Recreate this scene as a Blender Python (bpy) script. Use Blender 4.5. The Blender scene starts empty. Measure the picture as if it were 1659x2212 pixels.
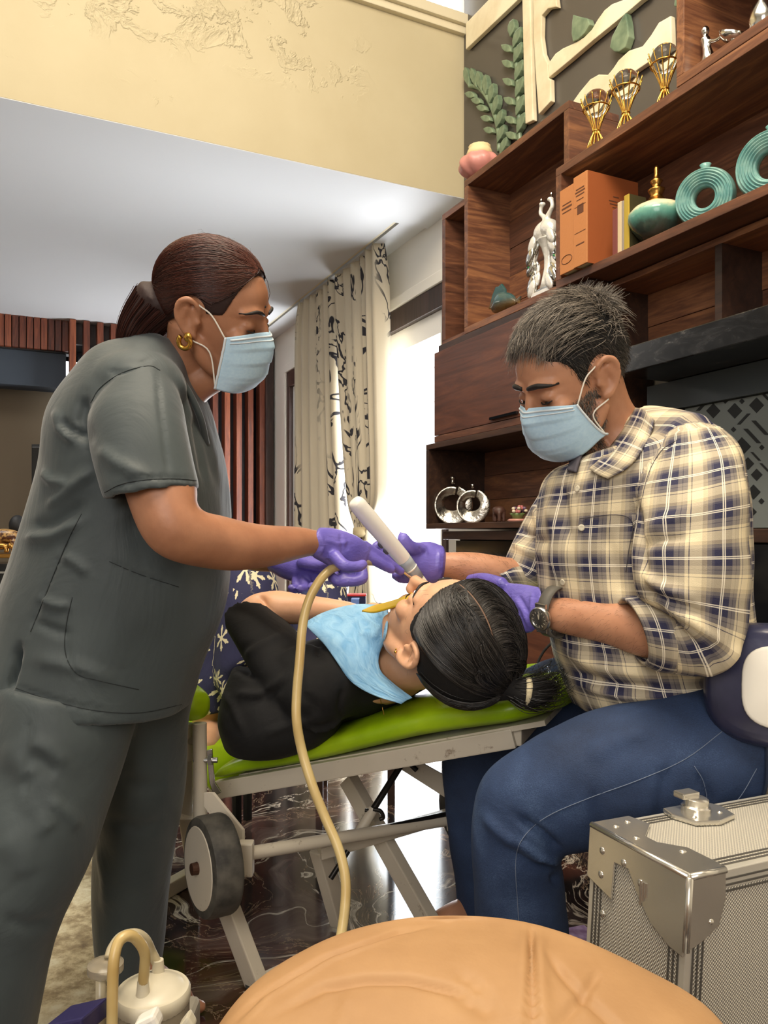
import bpy, bmesh, math, random
import numpy as np
from mathutils import Vector, Matrix
from mathutils.kdtree import KDTree
random.seed(7); np.random.seed(7)
scene = bpy.context.scene
col = scene.collection
F = 1680.0; CX = 829.5; HZ = 1155.0; CH = 0.90       # focal length in pixels, horizon row, eye height

# ------------------------------------------------------------------ camera, world, lights, exposure
cam = bpy.data.cameras.new('camera'); camo = bpy.data.objects.new('camera', cam); col.objects.link(camo)
camo.location = (0, 0, CH); camo.rotation_euler = (math.pi/2, 0, 0)
cam.sensor_fit = 'VERTICAL'; cam.sensor_height = 36.0; cam.lens = 36.0*F/2212.0
cam.shift_y = 49.0/2212.0; cam.clip_start = 0.05
scene.camera = camo
scene.view_settings.view_transform = 'Standard'; scene.view_settings.look = 'None'
scene.view_settings.gamma = 1.0; scene.view_settings.use_curve_mapping = False
scene.view_settings.exposure = 0.70
world = bpy.data.worlds.new('world'); scene.world = world; world.use_nodes = True
world.node_tree.nodes['Background'].inputs[0].default_value = (0.86, 0.94, 1.0, 1)
world.node_tree.nodes['Background'].inputs[1].default_value = 3.2

CS, SN = 0.901, 0.434       # the room is turned against the view
def WP(s, w, z): return Vector((-SN*s + CS*w, CS*s + SN*w, z))
def area(name, loc, target, sx, sy, power, color):
    l = bpy.data.lights.new(name, 'AREA'); l.shape = 'RECTANGLE'; l.size = sx; l.size_y = sy
    l.energy = power; l.color = color
    o = bpy.data.objects.new(name, l); col.objects.link(o); o.location = loc
    o.rotation_euler = (Vector(target)-Vector(loc)).to_track_quat('-Z', 'Y').to_euler()
    return o
area('ceiling_panel_light', WP(1.1, 0.0, 4.1), WP(1.5, 0.2, 0), 2.2, 2.2, 62, (1.0, 0.88, 0.70))
area('shelf_panel_light', WP(0.3, 0.3, 3.7), WP(1.6, 1.9, 1.8), 1.2, 0.8, 40, (1.0, 0.86, 0.66))
area('front_fill_light', WP(-1.6, -1.6, 2.2), WP(2.0, 0.6, 0.9), 1.8, 2.0, 40, (1.0, 0.95, 0.90))  # unseen fill lamp added to brighten surfaces that face the camera
area('balcony_daylight', WP(4.6, 2.9, 1.7), WP(4.3, 0.0, 0.8), 2.4, 2.2, 90, (0.90, 0.96, 1.0))
area('ceiling_fill_light', WP(4.6, 2.5, 0.35), WP(4.4, -0.4, 2.5), 2.2, 0.9, 120, (0.97, 0.98, 1.0))  # added lamp aimed upward to brighten the low ceiling
area('lounge_ceiling_light', WP(5.0, -0.6, 2.45), WP(5.0, -0.6, 0), 1.0, 1.0, 12, (1.0, 0.95, 0.88))

# ------------------------------------------------------------------ projection helpers: a picture point plus its own distance
def P(px, py, d): return Vector(((px-CX)/F*d, d, CH-(py-HZ)/F*d))
def kk(px): return (px-CX)/F
def wd(px, w): return w/(CS*kk(px)+SN)
def wallpt(px, py, w): return P(px, py, wd(px, w))
def ws(px, w): return wd(px, w)*(CS-SN*kk(px))
def zz(py, d): return CH-(py-HZ)/F*d
def floorpt(px, py, z=0.0): return P(px, py, (CH-z)*F/(py-HZ))
def pix(v): return (CX+F*v[0]/v[1], HZ+F*(CH-v[2])/v[1])

# ------------------------------------------------------------------ node helper
class NT:
    def __init__(s, m):
        s.t = m.node_tree; s.n = s.t.nodes; s.l = s.t.links
        s.b = s.n['Principled BSDF']
    def set(s, sock, v):
        if isinstance(v, bpy.types.NodeSocket): s.l.new(v, sock)
        elif isinstance(v, (tuple, list)) and len(v) == 3 and sock.type == 'RGBA': sock.default_value = (*v, 1)
        else: sock.default_value = v
    def m(s, op, a, b=0.0, c=None, clamp=False):
        n = s.n.new('ShaderNodeMath'); n.operation = op; n.use_clamp = clamp
        s.set(n.inputs[0], a); s.set(n.inputs[1], b)
        if c is not None: s.set(n.inputs[2], c)
        return n.outputs[0]
    def add(s, a, b): return s.m('ADD', a, b)
    def sub(s, a, b): return s.m('SUBTRACT', a, b)
    def mul(s, a, b): return s.m('MULTIPLY', a, b)
    def lt(s, a, b): return s.m('LESS_THAN', a, b)
    def gt(s, a, b): return s.m('GREATER_THAN', a, b)
    def co(s, which='Object'): 
        n = s.n.new('ShaderNodeTexCoord'); return n.outputs[which]
    def uv(s, name='UVMap'):
        n = s.n.new('ShaderNodeUVMap'); n.uv_map = name; return n.outputs[0]
    def attr(s, name):
        n = s.n.new('ShaderNodeAttribute'); n.attribute_name = name; return n
    def map(s, v, scale=(1,1,1), loc=(0,0,0), rot=(0,0,0)):
        n = s.n.new('ShaderNodeMapping'); s.l.new(v, n.inputs[0])
        n.inputs[1].default_value = loc; n.inputs[2].default_value = rot; n.inputs[3].default_value = scale
        return n.outputs[0]
    def sep(s, v):
        n = s.n.new('ShaderNodeSeparateXYZ'); s.l.new(v, n.inputs[0]); return n.outputs
    def comb(s, x, y, z=0.0):
        n = s.n.new('ShaderNodeCombineXYZ')
        for i, q in enumerate((x, y, z)): s.set(n.inputs[i], q)
        return n.outputs[0]
    def vm(s, op, a, b):
        n = s.n.new('ShaderNodeVectorMath'); n.operation = op; s.set(n.inputs[0], a); s.set(n.inputs[1], b); return n.outputs[0]
    def noise(s, v, scale=5, detail=3, rough=.5, dist=0.0):
        n = s.n.new('ShaderNodeTexNoise'); s.l.new(v, n.inputs['Vector'])
        n.inputs['Scale'].default_value = scale; n.inputs['Detail'].default_value = detail
        n.inputs['Roughness'].default_value = rough; n.inputs['Distortion'].default_value = dist
        return n.outputs[0]
    def vor(s, v, scale=5, feature='F1', rnd=1.0):
        n = s.n.new('ShaderNodeTexVoronoi'); n.feature = feature; s.l.new(v, n.inputs['Vector'])
        n.inputs['Scale'].default_value = scale; n.inputs['Randomness'].default_value = rnd
        return n
    def ramp(s, f, stops, interp='LINEAR'):
        n = s.n.new('ShaderNodeValToRGB'); s.l.new(f, n.inputs[0]); e = n.color_ramp; e.interpolation = interp
        while len(e.elements) < len(stops): e.elements.new(0.5)
        for el, (p, c) in zip(e.elements, stops):
            el.position = p; el.color = (*c, 1) if isinstance(c, (tuple, list)) else (c, c, c, 1)
        return n.outputs[0]
    def mix(s, f, a, b, blend='MIX'):
        n = s.n.new('ShaderNodeMix'); n.data_type = 'RGBA'; n.blend_type = blend
        s.set(n.inputs[0], f); s.set(n.inputs[6], a); s.set(n.inputs[7], b); return n.outputs[2]
    def bump(s, h, strength=.3, dist=.005, prev=None):
        n = s.n.new('ShaderNodeBump'); n.inputs['Strength'].default_value = strength
        n.inputs['Distance'].default_value = dist; s.l.new(h, n.inputs['Height'])
        if prev is not None: s.l.new(prev, n.inputs['Normal'])
        s.l.new(n.outputs[0], s.b.inputs['Normal']); return n.outputs[0]
    def color(s, v): s.set(s.b.inputs['Base Color'], v)
    def rough(s, v): s.set(s.b.inputs['Roughness'], v)

MATS = {}
def mat(name, color=(.5,.5,.5), rough=.5, metal=0.0, fn=None, **kw):
    if name in MATS: return MATS[name]
    m = bpy.data.materials.new(name); m.use_nodes = True
    nt = NT(m); nt.color(color); nt.rough(rough); nt.b.inputs['Metallic'].default_value = metal
    for k, v in kw.items(): nt.set(nt.b.inputs[k.replace('_', ' ')], v)
    if fn: fn(nt)
    MATS[name] = m; return m
def lin(r, g, b):
    f = lambda c: c/255/12.92 if c/255 <= .04045 else ((c/255+.055)/1.055)**2.4
    return (f(r), f(g), f(b))

# ------------------------------------------------------------------ mesh accumulation
class MB:
    def __init__(s): s.v = []; s.f = []; s.uv = None
    def add(s, v, f):
        o = len(s.v); s.v += [tuple(x) for x in v]; s.f += [tuple(i+o for i in q) for q in f]; return s
    def box(s, c, ex, ey, ez):            # centre and three half-edge vectors
        c, ex, ey, ez = Vector(c), Vector(ex), Vector(ey), Vector(ez)
        v = [c+a*ex+b*ey+g*ez for g in (-1, 1) for b in (-1, 1) for a in (-1, 1)]
        return s.add(v, [(0,2,3,1),(4,5,7,6),(0,1,5,4),(2,6,7,3),(0,4,6,2),(1,3,7,5)])
    def wbox(s, s0, s1, w0, w1, z0, z1):  # box along the room axes
        return s.box(WP((s0+s1)/2, (w0+w1)/2, (z0+z1)/2), WP((s1-s0)/2, 0, 0), WP(0, (w1-w0)/2, 0), (0, 0, (z1-z0)/2))
    def bar(s, a, b, wx, wy, up=(0,0,1)): # rectangular bar between two points
        a, b = Vector(a), Vector(b); d = b-a; dn = d.normalized(); u = Vector(up)
        x = dn.cross(u)
        if x.length < 1e-4: x = dn.cross(Vector((1,0,0)))
        x.normalize(); y = x.cross(dn)
        return s.box((a+b)/2, x*wx/2, d/2, y*wy/2)
    def prism(s, pts, n, thick):          # planar polygon pushed along n
        pts = [Vector(p) for p in pts]; n = Vector(n).normalized()*thick; k = len(pts)
        v = pts+[p+n for p in pts]
        return s.add(v, [tuple(range(k))[::-1], tuple(range(k, 2*k))]+[(i, (i+1)%k, k+(i+1)%k, k+i) for i in range(k)])
    def tube(s, pts, r, n=10, cap=True):
        pts = [Vector(p) for p in pts]; m = len(pts)
        if not hasattr(r, '__len__'): r = [r]*m
        ref = None; v = []
        for i, p in enumerate(pts):
            t = (pts[min(i+1, m-1)]-pts[max(i-1, 0)]).normalized()
            if ref is None:
                ref = t.cross(Vector((0,0,1)))
                if ref.length < .1: ref = t.cross(Vector((1,0,0)))
            ref = (ref-t*ref.dot(t)).normalized(); bn = t.cross(ref)
            v += [p+(ref*math.cos(a)+bn*math.sin(a))*r[i] for a in [2*math.pi*j/n for j in range(n)]]
        f = [(i*n+j, i*n+(j+1)%n, (i+1)*n+(j+1)%n, (i+1)*n+j) for i in range(m-1) for j in range(n)]
        if cap: f += [tuple(range(n))[::-1], tuple(range((m-1)*n, m*n))]
        return s.add(v, f)
    def lathe(s, c, axis, prof, n=24, ref=(1,0,0)):  # profile of (radius, height) along axis from c
        c = Vector(c); ax = Vector(axis).normalized(); x = Vector(ref); x = (x-ax*x.dot(ax))
        if x.length < 1e-3: x = ax.orthogonal()
        x.normalize(); y = ax.cross(x); v = []; m = len(prof)
        for r, h in prof: v += [c+ax*h+(x*math.cos(a)+y*math.sin(a))*r for a in [2*math.pi*j/n for j in range(n)]]
        f = [(i*n+j, i*n+(j+1)%n, (i+1)*n+(j+1)%n, (i+1)*n+j) for i in range(m-1) for j in range(n)]
        f += [tuple(range(n))[::-1], tuple(range((m-1)*n, m*n))]
        return s.add(v, f)
    def ball(s, c, rx, ry=None, rz=None, n=16, m=10, axes=None):
        ry = ry or rx; rz = rz or rx; c = Vector(c)
        ax = [Vector(a) for a in (axes or ((1,0,0),(0,1,0),(0,0,1)))]
        v = [c-ax[2]*rz]
        for i in range(1, m):
            t = math.pi*i/m
            v += [c+ax[0]*rx*math.sin(t)*math.cos(a)+ax[1]*ry*math.sin(t)*math.sin(a)-ax[2]*rz*math.cos(t) for a in [2*math.pi*j/n for j in range(n)]]
        v.append(c+ax[2]*rz)
        f = [(0, 1+(j+1)%n, 1+j) for j in range(n)]
        f += [(1+i*n+j, 1+i*n+(j+1)%n, 1+(i+1)*n+(j+1)%n, 1+(i+1)*n+j) for i in range(m-2) for j in range(n)]
        e = 1+(m-1)*n; b = 1+(m-2)*n
        f += [(b+j, b+(j+1)%n, e) for j in range(n)]
        return s.add(v, f)

def crom(pts, sub=6, closed=False):
    """Catmull-Rom through vectors or arrays."""
    a = [np.array(p, float) for p in pts]; n = len(a); out = []
    rng = range(n if closed else n-1)
    for i in rng:
        p0 = a[(i-1) % n] if closed or i > 0 else 2*a[0]-a[1]
        p1 = a[i]; p2 = a[(i+1) % n]
        p3 = a[(i+2) % n] if closed or i+2 < n else 2*a[-1]-a[-2]
        for k in range(sub):
            t = k/sub
            out.append(.5*((2*p1)+(-p0+p2)*t+(2*p0-5*p1+4*p2-p3)*t*t+(-p0+3*p1-3*p2+p3)*t**3))
    if not closed: out.append(a[-1])
    return out
def vcrom(pts, sub=6, closed=False): return [Vector(p) for p in crom(pts, sub, closed)]

def make_mesh(name, v, f, uv=None, smooth=False, auto=None):
    me = bpy.data.meshes.new(name); me.from_pydata([tuple(x) for x in v], [], [tuple(q) for q in f]); me.validate()
    if uv is not None and len(me.vertices) == len(uv):
        set_uv(me, np.array(uv, float))
    if smooth or auto:
        me.polygons.foreach_set('use_smooth', [True]*len(me.polygons))
    if auto: me.set_sharp_from_angle(angle=math.radians(auto))
    me.update(); return me
def set_uv(me, uv):
    lay = me.uv_layers.new(name='UVMap'); idx = np.empty(len(me.loops), int); me.loops.foreach_get('vertex_index', idx)
    lay.data.foreach_set('uv', uv[idx].ravel())
def fix_normals(me):
    bm = bmesh.new(); bm.from_mesh(me); bmesh.ops.recalc_face_normals(bm, faces=bm.faces); bm.to_mesh(me); bm.free()

def link(name, me, m=None, parent=None):
    """A mesh given in world coordinates becomes an object with its origin at its own base."""
    n = len(me.vertices); co = np.empty(n*3); me.vertices.foreach_get('co', co); co = co.reshape(-1, 3)
    lo, hi = co.min(0), co.max(0); org = np.array(((lo[0]+hi[0])/2, (lo[1]+hi[1])/2, lo[2]))
    co -= org; me.vertices.foreach_set('co', co.ravel()); me.update()
    o = bpy.data.objects.new(name, me); col.objects.link(o)
    if m is not None: me.materials.append(mat_of(m))
    if parent is not None:
        o.parent = parent; o.location = Vector(org)-wloc(parent)
    else: o.location = org
    return o
def wloc(o):
    v = Vector(o.location)
    while o.parent is not None: o = o.parent; v += Vector(o.location)
    return v
def mat_of(m): return MATS[m] if isinstance(m, str) else m
def build(name, mb, m, parent=None, smooth=False, auto=None, bevel=0.0, fixn=True, seg=2):
    me = make_mesh(name, mb.v, mb.f)
    if fixn or bevel:
        bm = bmesh.new(); bm.from_mesh(me)
        if fixn: bmesh.ops.recalc_face_normals(bm, faces=bm.faces)
        if bevel:
            ed = [e for e in bm.edges if len(e.link_faces) == 2 and e.calc_face_angle(0) > .5]
            bmesh.ops.bevel(bm, geom=ed, offset=bevel, segments=seg, profile=.6, affect='EDGES', clamp_overlap=True)
        bm.to_mesh(me); bm.free()
    if smooth or auto:
        me.polygons.foreach_set('use_smooth', [True]*len(me.polygons))
        if auto: me.set_sharp_from_angle(angle=math.radians(auto))
    return link(name, me, m, parent)
def tag(o, label, cat, group=None):
    o['label'] = label; o['category'] = cat
    if group: o['group'] = group
    return o
def struct(o): o['kind'] = 'structure'; return o
def empty(name, loc, label, cat, group=None):
    o = bpy.data.objects.new(name, None); col.objects.link(o); o.location = loc; o.empty_display_size = .05
    return tag(o, label, cat, group)
def copy_tree(o, delta=(0,0,0), parent=None):
    c = o.copy(); col.objects.link(c); c.parent = parent
    if parent is None: c.location = Vector(o.location)+Vector(delta)
    for ch in list(o.children): copy_tree(ch, parent=c)
    return c

# ------------------------------------------------------------------ lofted flesh and cloth
def sec(p1, p2, d, t, e=2.0, dd=0.0, off=0.0):
    """cross-section between two outline points of the picture at distance d, half as deep as t (metres)."""
    a = P(p1[0], p1[1], d-dd); b = P(p2[0], p2[1], d+dd)
    c = (a+b)/2; return (c+Vector((0, off, 0)), (b-a)/2, Vector((0, t, 0)), e)
def ring(c, A, B, e=2.0): return (Vector(c), Vector(A), Vector(B), e)
def loft(secs, n=36, sub=6, cap=True, dome=0.0):
    C = crom([s[0] for s in secs], sub); A = crom([s[1] for s in secs], sub); B = crom([s[2] for s in secs], sub)
    E = crom([[s[3]] for s in secs], sub)
    v = []; uv = []; acc = 0.0; th = [2*math.pi*j/n for j in range(n)]
    rad = float(np.mean([(np.linalg.norm(a)+np.linalg.norm(b))/2 for a, b in zip(A, B)]))
    for i, (c, a, b, e) in enumerate(zip(C, A, B, E)):
        if i: acc += float(np.linalg.norm(c-C[i-1]))
        q = 2.0/e[0]
        for t in th:
            ct, st = math.cos(t), math.sin(t)
            v.append(c+a*math.copysign(abs(ct)**q, ct)+b*math.copysign(abs(st)**q, st))
            uv.append(((t-math.pi/2) % (2*math.pi)*rad, acc))
    m = len(C)
    f = [(i*n+j, i*n+(j+1)%n, (i+1)*n+(j+1)%n, (i+1)*n+j) for i in range(m-1) for j in range(n)]
    if cap:
        for i0, sg in ((0, -1), (m-1, 1)):
            k = len(v); i1 = 1 if i0 == 0 else m-2
            dirn = C[i0]-C[i1]; dirn = dirn/(np.linalg.norm(dirn)+1e-9)
            v.append(C[i0]+dirn*dome*min(np.linalg.norm(A[i0]), np.linalg.norm(B[i0]))); uv.append((0, acc if i0 else 0))
            f += [((i0*n+j), (i0*n+(j+1)%n), k) if sg > 0 else ((i0*n+(j+1)%n), (i0*n+j), k) for j in range(n)]
    return [np.array(x) for x in v], f, np.array(uv)
def limb(pts, rad, flat=1.0, n=24, sub=6, dome=.8, ref=(0,0,1)):
    """tapered limb through joints."""
    pts = [Vector(p) for p in pts]; secs = []; x = None
    for i, p in enumerate(pts):
        t = (pts[min(i+1, len(pts)-1)]-pts[max(i-1, 0)]).normalized()
        r = Vector(ref) if x is None else x
        x = r-t*r.dot(t)
        if x.length < .05: x = t.orthogonal()
        x.normalize(); y = t.cross(x)
        secs.append((p, x*rad[i], y*rad[i]*flat, 2.0))
    return loft(secs, n, sub, True, dome)
def shellopen(secs, n=40, sub=6, thick=.004):
    """open tube of cloth with thickness (both ends open)."""
    v, f, uv = loft(secs, n, sub, False)
    v2 = []
    C = crom([s[0] for s in secs], sub); m = len(C)
    for i in range(m):
        for j in range(n):
            p = v[i*n+j]; d = C[i]-p; L = np.linalg.norm(d)+1e-9; v2.append(p+d/L*thick)
    o = len(v); f2 = [tuple(o+i for i in q[::-1]) for q in f]
    rim = [(j, o+j, o+(j+1)%n, (j+1)%n) for j in range(n)]
    b = (m-1)*n; rim += [(b+(j+1)%n, o+b+(j+1)%n, o+b+j, b+j) for j in range(n)]
    return v+v2, f+f2+rim, np.concatenate([uv, uv])
def ell(c, r, axes=None, n=20, m=14):
    b = MB().ball(c, r[0], r[1], r[2], n, m, axes); return [np.array(x) for x in b.v], b.f, np.zeros((len(b.v), 2))
def fuse(pieces, voxel=.005, smooth=4, factor=.5, uv=False, name='fused', deform=None):
    """one continuous surface out of overlapping closed pieces."""
    V = []; Fc = []; 
    for p in pieces:
        o = len(V); V += list(p[0]); Fc += [tuple(i+o for i in q) for q in p[1]]
    me = make_mesh(name, V, Fc); fix_normals(me)
    ob = bpy.data.objects.new('tmp', me); col.objects.link(ob)
    r = ob.modifiers.new('r', 'REMESH'); r.mode = 'VOXEL'; r.voxel_size = voxel; r.adaptivity = 0
    if smooth:
        sm = ob.modifiers.new('s', 'SMOOTH'); sm.factor = factor; sm.iterations = smooth
    dg = bpy.context.evaluated_depsgraph_get(); out = bpy.data.meshes.new_from_object(ob.evaluated_get(dg))
    bpy.data.objects.remove(ob); bpy.data.meshes.remove(me); out.name = name
    out.polygons.foreach_set('use_smooth', [True]*len(out.polygons))
    if uv:
        src = []; 
        for pi, p in enumerate(pieces): src += [(q, p[2][i], pi) for i, q in enumerate(p[0])]
        kd = KDTree(len(src))
        for i, (q, _, _) in enumerate(src): kd.insert(q, i)
        kd.balance(); n = len(out.vertices); U = np.zeros((n, 2))
        for i, vx in enumerate(out.vertices):
            near = kd.find_n(vx.co, 4); k0 = near[0][1]; u0 = src[k0][1]; pi = src[k0][2]
            sw = 0; su = np.zeros(2)
            for _, k, dist in near:
                if src[k][2] == pi and np.abs(src[k][1]-u0).max() < .06:
                    w_ = 1/(dist+1e-4); su += src[k][1]*w_; sw += w_
            U[i] = su/sw
        set_uv(out, U)
    if deform: deform_mesh(out, deform)
    return out
def tri_uv(me, pieces):
    """carry each piece's cloth coordinates over to a fused surface."""
    from mathutils.bvhtree import BVHTree
    bvs = []
    for p in pieces:
        f = [q for q in p[1]]; bvs.append((BVHTree.FromPolygons([tuple(x) for x in p[0]], f), p[0], f, p[2]))
    U = np.zeros((len(me.vertices), 2))
    for i, vx in enumerate(me.vertices):
        best = None
        for b in bvs:
            h = b[0].find_nearest(vx.co)
            if h[0] is not None and (best is None or h[3] < best[0]): best = (h[3], h, b)
        _, h, b = best; idx = b[2][h[2]]; uv = np.array([b[3][k] for k in idx]); um = uv[:, 0].max()
        if um-uv[:, 0].min() > .1: uv[:, 0] = np.where(uv[:, 0] < um*.5, uv[:, 0]+um, uv[:, 0])
        w = np.array([1/(np.linalg.norm(np.array(h[0])-np.array(b[1][k]))**2+1e-9) for k in idx]) if len(idx) != 4 else None
        if w is None:
            p0, p1, p3 = (np.array(b[1][idx[k]]) for k in (0, 1, 3)); e1 = p1-p0; e2 = p3-p0; d = np.array(h[0])-p0
            G = np.array([[e1@e1, e1@e2], [e1@e2, e2@e2]]); a = np.linalg.solve(G+np.eye(2)*1e-12, np.array([d@e1, d@e2])); a = np.clip(a, 0, 1)
            U[i] = uv[0]*(1-a[0])*(1-a[1])+uv[1]*a[0]*(1-a[1])+uv[2]*a[0]*a[1]+uv[3]*(1-a[0])*a[1]
        else: U[i] = (uv*w[:, None]).sum(0)/w.sum()
    set_uv(me, U)
def get_co(me):
    n = len(me.vertices); co = np.empty(n*3); me.vertices.foreach_get('co', co); no = np.empty(n*3); me.vertices.foreach_get('normal', no)
    return co.reshape(-1, 3), no.reshape(-1, 3)
def deform_mesh(me, fn):
    co, no = get_co(me); co2 = fn(co, no); me.vertices.foreach_set('co', np.ascontiguousarray(co2).ravel()); me.update()
def seg_dist(q, pl):
    """distance of 2-D points q to a polyline and the fraction along it."""
    best = np.full(len(q), 1e9); fr = np.zeros(len(q)); pl = np.array(pl, float); L = len(pl)-1
    for i in range(L):
        a, b = pl[i], pl[i+1]; ab = b-a; t = np.clip(((q-a)@ab)/(ab@ab+1e-9), 0, 1)
        d = np.linalg.norm(q-(a+t[:, None]*ab), axis=1); k = d < best; best[k] = d[k]; fr[k] = (i+t[k])/L
    return best, fr
def folds(lst, back=False):
    """cloth folds: (polyline seen on the cloth, width, height) ridges (+) and creases (-) on the side that faces the viewer."""
    def fn(co, no):
        q = np.stack([CX+F*co[:, 0]/co[:, 1], HZ+F*(CH-co[:, 2])/co[:, 1]], 1)
        view = co-np.array((0, 0, CH)); view /= np.linalg.norm(view, axis=1)[:, None]
        face = np.clip(-(no*view).sum(1)*2.0, 0, 1)
        for pl, w_, h_ in lst:
            d, fr = seg_dist(q, pl)
            amt = h_*np.exp(-(d/w_)**2)*np.clip(np.sin(np.pi*np.clip(fr, .04, .96))*1.6, 0, 1)*face
            co = co+no*amt[:, None]
        return co
    return fn
def wavy(amp, scale, seed=0, stretch=(1,1,1)):
    from mathutils import noise as mn
    def fn(co, no):
        out = co.copy(); st = np.array(stretch)
        for i in range(len(co)):
            q = co[i]*scale*st+seed
            out[i] += no[i]*amp*mn.noise(Vector(q))
        return out
    return fn
def chain(*fns):
    def fn(co, no):
        for g in fns: co = g(co, no)
        return co
    return fn
def sheet(grid, thick=.003, sub=4, face=None):
    """cloth sheet through a grid of points, given real thickness."""
    g = [[np.array(p, float) for p in r] for r in grid]
    rows = [crom(r, sub) for r in g]; cols = [crom(c, sub) for c in zip(*rows)]
    R = len(cols[0]); C = len(cols); v = [cols[c][r] for r in range(R) for c in range(C)]
    A = np.array(v).reshape(R, C, 3); du = np.gradient(A, axis=1); dv = np.gradient(A, axis=0)
    n = np.cross(du, dv); n /= np.linalg.norm(n, axis=2)[:, :, None]+1e-9
    v2 = list((A+n*thick).reshape(-1, 3)); k = R*C
    f = [(r*C+c, r*C+c+1, (r+1)*C+c+1, (r+1)*C+c) for r in range(R-1) for c in range(C-1)]
    f2 = [tuple(i+k for i in q[::-1]) for q in f]
    rim = [(i, i+C, k+i+C, k+i) for i in range(0, (R-1)*C, C)]+[(i+C, i, k+i, k+i+C) for i in range(C-1, R*C-1, C)]
    rim += [(i+1, i, k+i, k+i+1) for i in range(C-1)]+[(i, i+1, k+i+1, k+i) for i in range((R-1)*C, R*C-1)]
    uv = [(c/(C-1), r/(R-1)) for r in range(R) for c in range(C)]*2
    return v+v2, f+f2+rim, np.array(uv)
def link_piece(name, p, m, parent=None, smooth=True, fixn=True, auto=None):
    me = make_mesh(name, p[0], p[1], p[2] if len(p) > 2 else None, smooth)
    if fixn: fix_normals(me)
    if auto: me.set_sharp_from_angle(angle=math.radians(auto))
    return link(name, me, m, parent)
# ------------------------------------------------------------------ setting materials
def _dotw(nt, o): x = nt.sep(o); return nt.add(nt.mul(x[0], CS), nt.mul(x[1], SN)), nt.add(nt.mul(x[0], -SN), nt.mul(x[1], CS)), x[2]
def _yellow(nt):
    g = nt.n.new('ShaderNodeNewGeometry').outputs['Position']; w_, s_, z_ = _dotw(nt, g)
    big = nt.noise(g, 2.2, 4, .6); c = nt.ramp(big, [(.3, lin(190,178,146)), (.7, lin(198,187,156))]); nt.color(c)
    a = nt.noise(g, 8.0, 5, .60, .35); e = nt.noise(g, 2.0, 2, .5)
    region = nt.m('MULTIPLY', nt.m('MULTIPLY', nt.m('SMOOTH_MIN', nt.mul(nt.sub(z_, 2.82), 5.0), 1.0, .1), nt.mul(nt.sub(e, .36), 8.0), clamp=True),
                  nt.m('MULTIPLY', nt.gt(w_, -.5), nt.m('MULTIPLY', nt.sub(1.55, w_), 2.5, clamp=True)), clamp=True)
    edge = nt.ramp(a, [(.52, 0.0), (.56, 1.0), (.60, .7), (.66, .1), (.70, 0.0)])
    fine = nt.noise(g, 60, 3); ed = nt.sep(edge)[0]
    nt.bump(nt.add(nt.mul(nt.mul(ed, region), 1.0), nt.mul(fine, .03)), .55, .014)
mat('yellow_plaster', rough=.75, fn=_yellow)
mat('ceiling_white', lin(222,224,226), .8, fn=lambda nt: nt.bump(nt.noise(nt.co(), 3, 2), .06, .02))
mat('wall_cream', lin(226,222,212), .8, fn=lambda nt: nt.bump(nt.noise(nt.co(), 90, 2), .05, .002))
mat('trim_cream', lin(224,214,186), .6, fn=lambda nt: nt.bump(nt.noise(nt.co(), 60, 2), .05, .002))
mat('olive_wall', lin(122,108,88), .85, fn=lambda nt: nt.bump(nt.noise(nt.co(), 70, 2), .05, .002))
mat('slate_paint', lin(58,66,76), .8, fn=lambda nt: nt.bump(nt.noise(nt.co(), 70, 2), .05, .002))
def _wood(c0, c1, c2, ax='s', sc=1.0):
    def fn(nt):
        g = nt.n.new('ShaderNodeNewGeometry').outputs['Position']; w_, s_, z_ = _dotw(nt, g)
        r = nt.n.new('ShaderNodeObjectInfo').outputs['Random']
        if ax == 's': v = nt.comb(nt.mul(s_, .9), nt.mul(w_, 9), nt.add(nt.mul(z_, 9), nt.mul(r, 7)))
        elif ax == 'w': v = nt.comb(nt.mul(s_, 9), nt.mul(w_, .9), nt.add(nt.mul(z_, 9), nt.mul(r, 7)))
        else: v = nt.comb(nt.mul(s_, 9), nt.mul(w_, 9), nt.add(nt.mul(z_, .8), nt.mul(r, 7)))
        n1 = nt.noise(v, 2.2*sc, 6, .65, 1.6); n2 = nt.noise(v, 14*sc, 3, .6)
        f = nt.add(nt.mul(n1, .8), nt.mul(n2, .2)); f = nt.add(f, nt.mul(nt.sub(r, .5), .22))
        nt.color(nt.ramp(f, [(.28, c0), (.5, c1), (.72, c2)])); nt.rough(nt.add(.3, nt.mul(n2, .25)))
        nt.bump(n2, .08, .003)
    return fn
mat('walnut', fn=_wood(lin(66,42,32), lin(106,68,50), lin(160,110,74)))
mat('walnut_side', fn=_wood(lin(66,42,32), lin(106,68,50), lin(160,110,74), ax='w'))
mat('walnut_panel', fn=_wood(lin(66,38,28), lin(98,58,42), lin(128,80,54), sc=.8))
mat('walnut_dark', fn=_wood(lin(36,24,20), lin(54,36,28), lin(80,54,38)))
mat('slat_wood', fn=_wood(lin(70,34,22), lin(116,58,36), lin(160,88,54), ax='z'))
mat('frame_wood', fn=_wood(lin(38,27,25), lin(58,42,38), lin(82,60,52), ax='z'))
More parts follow.
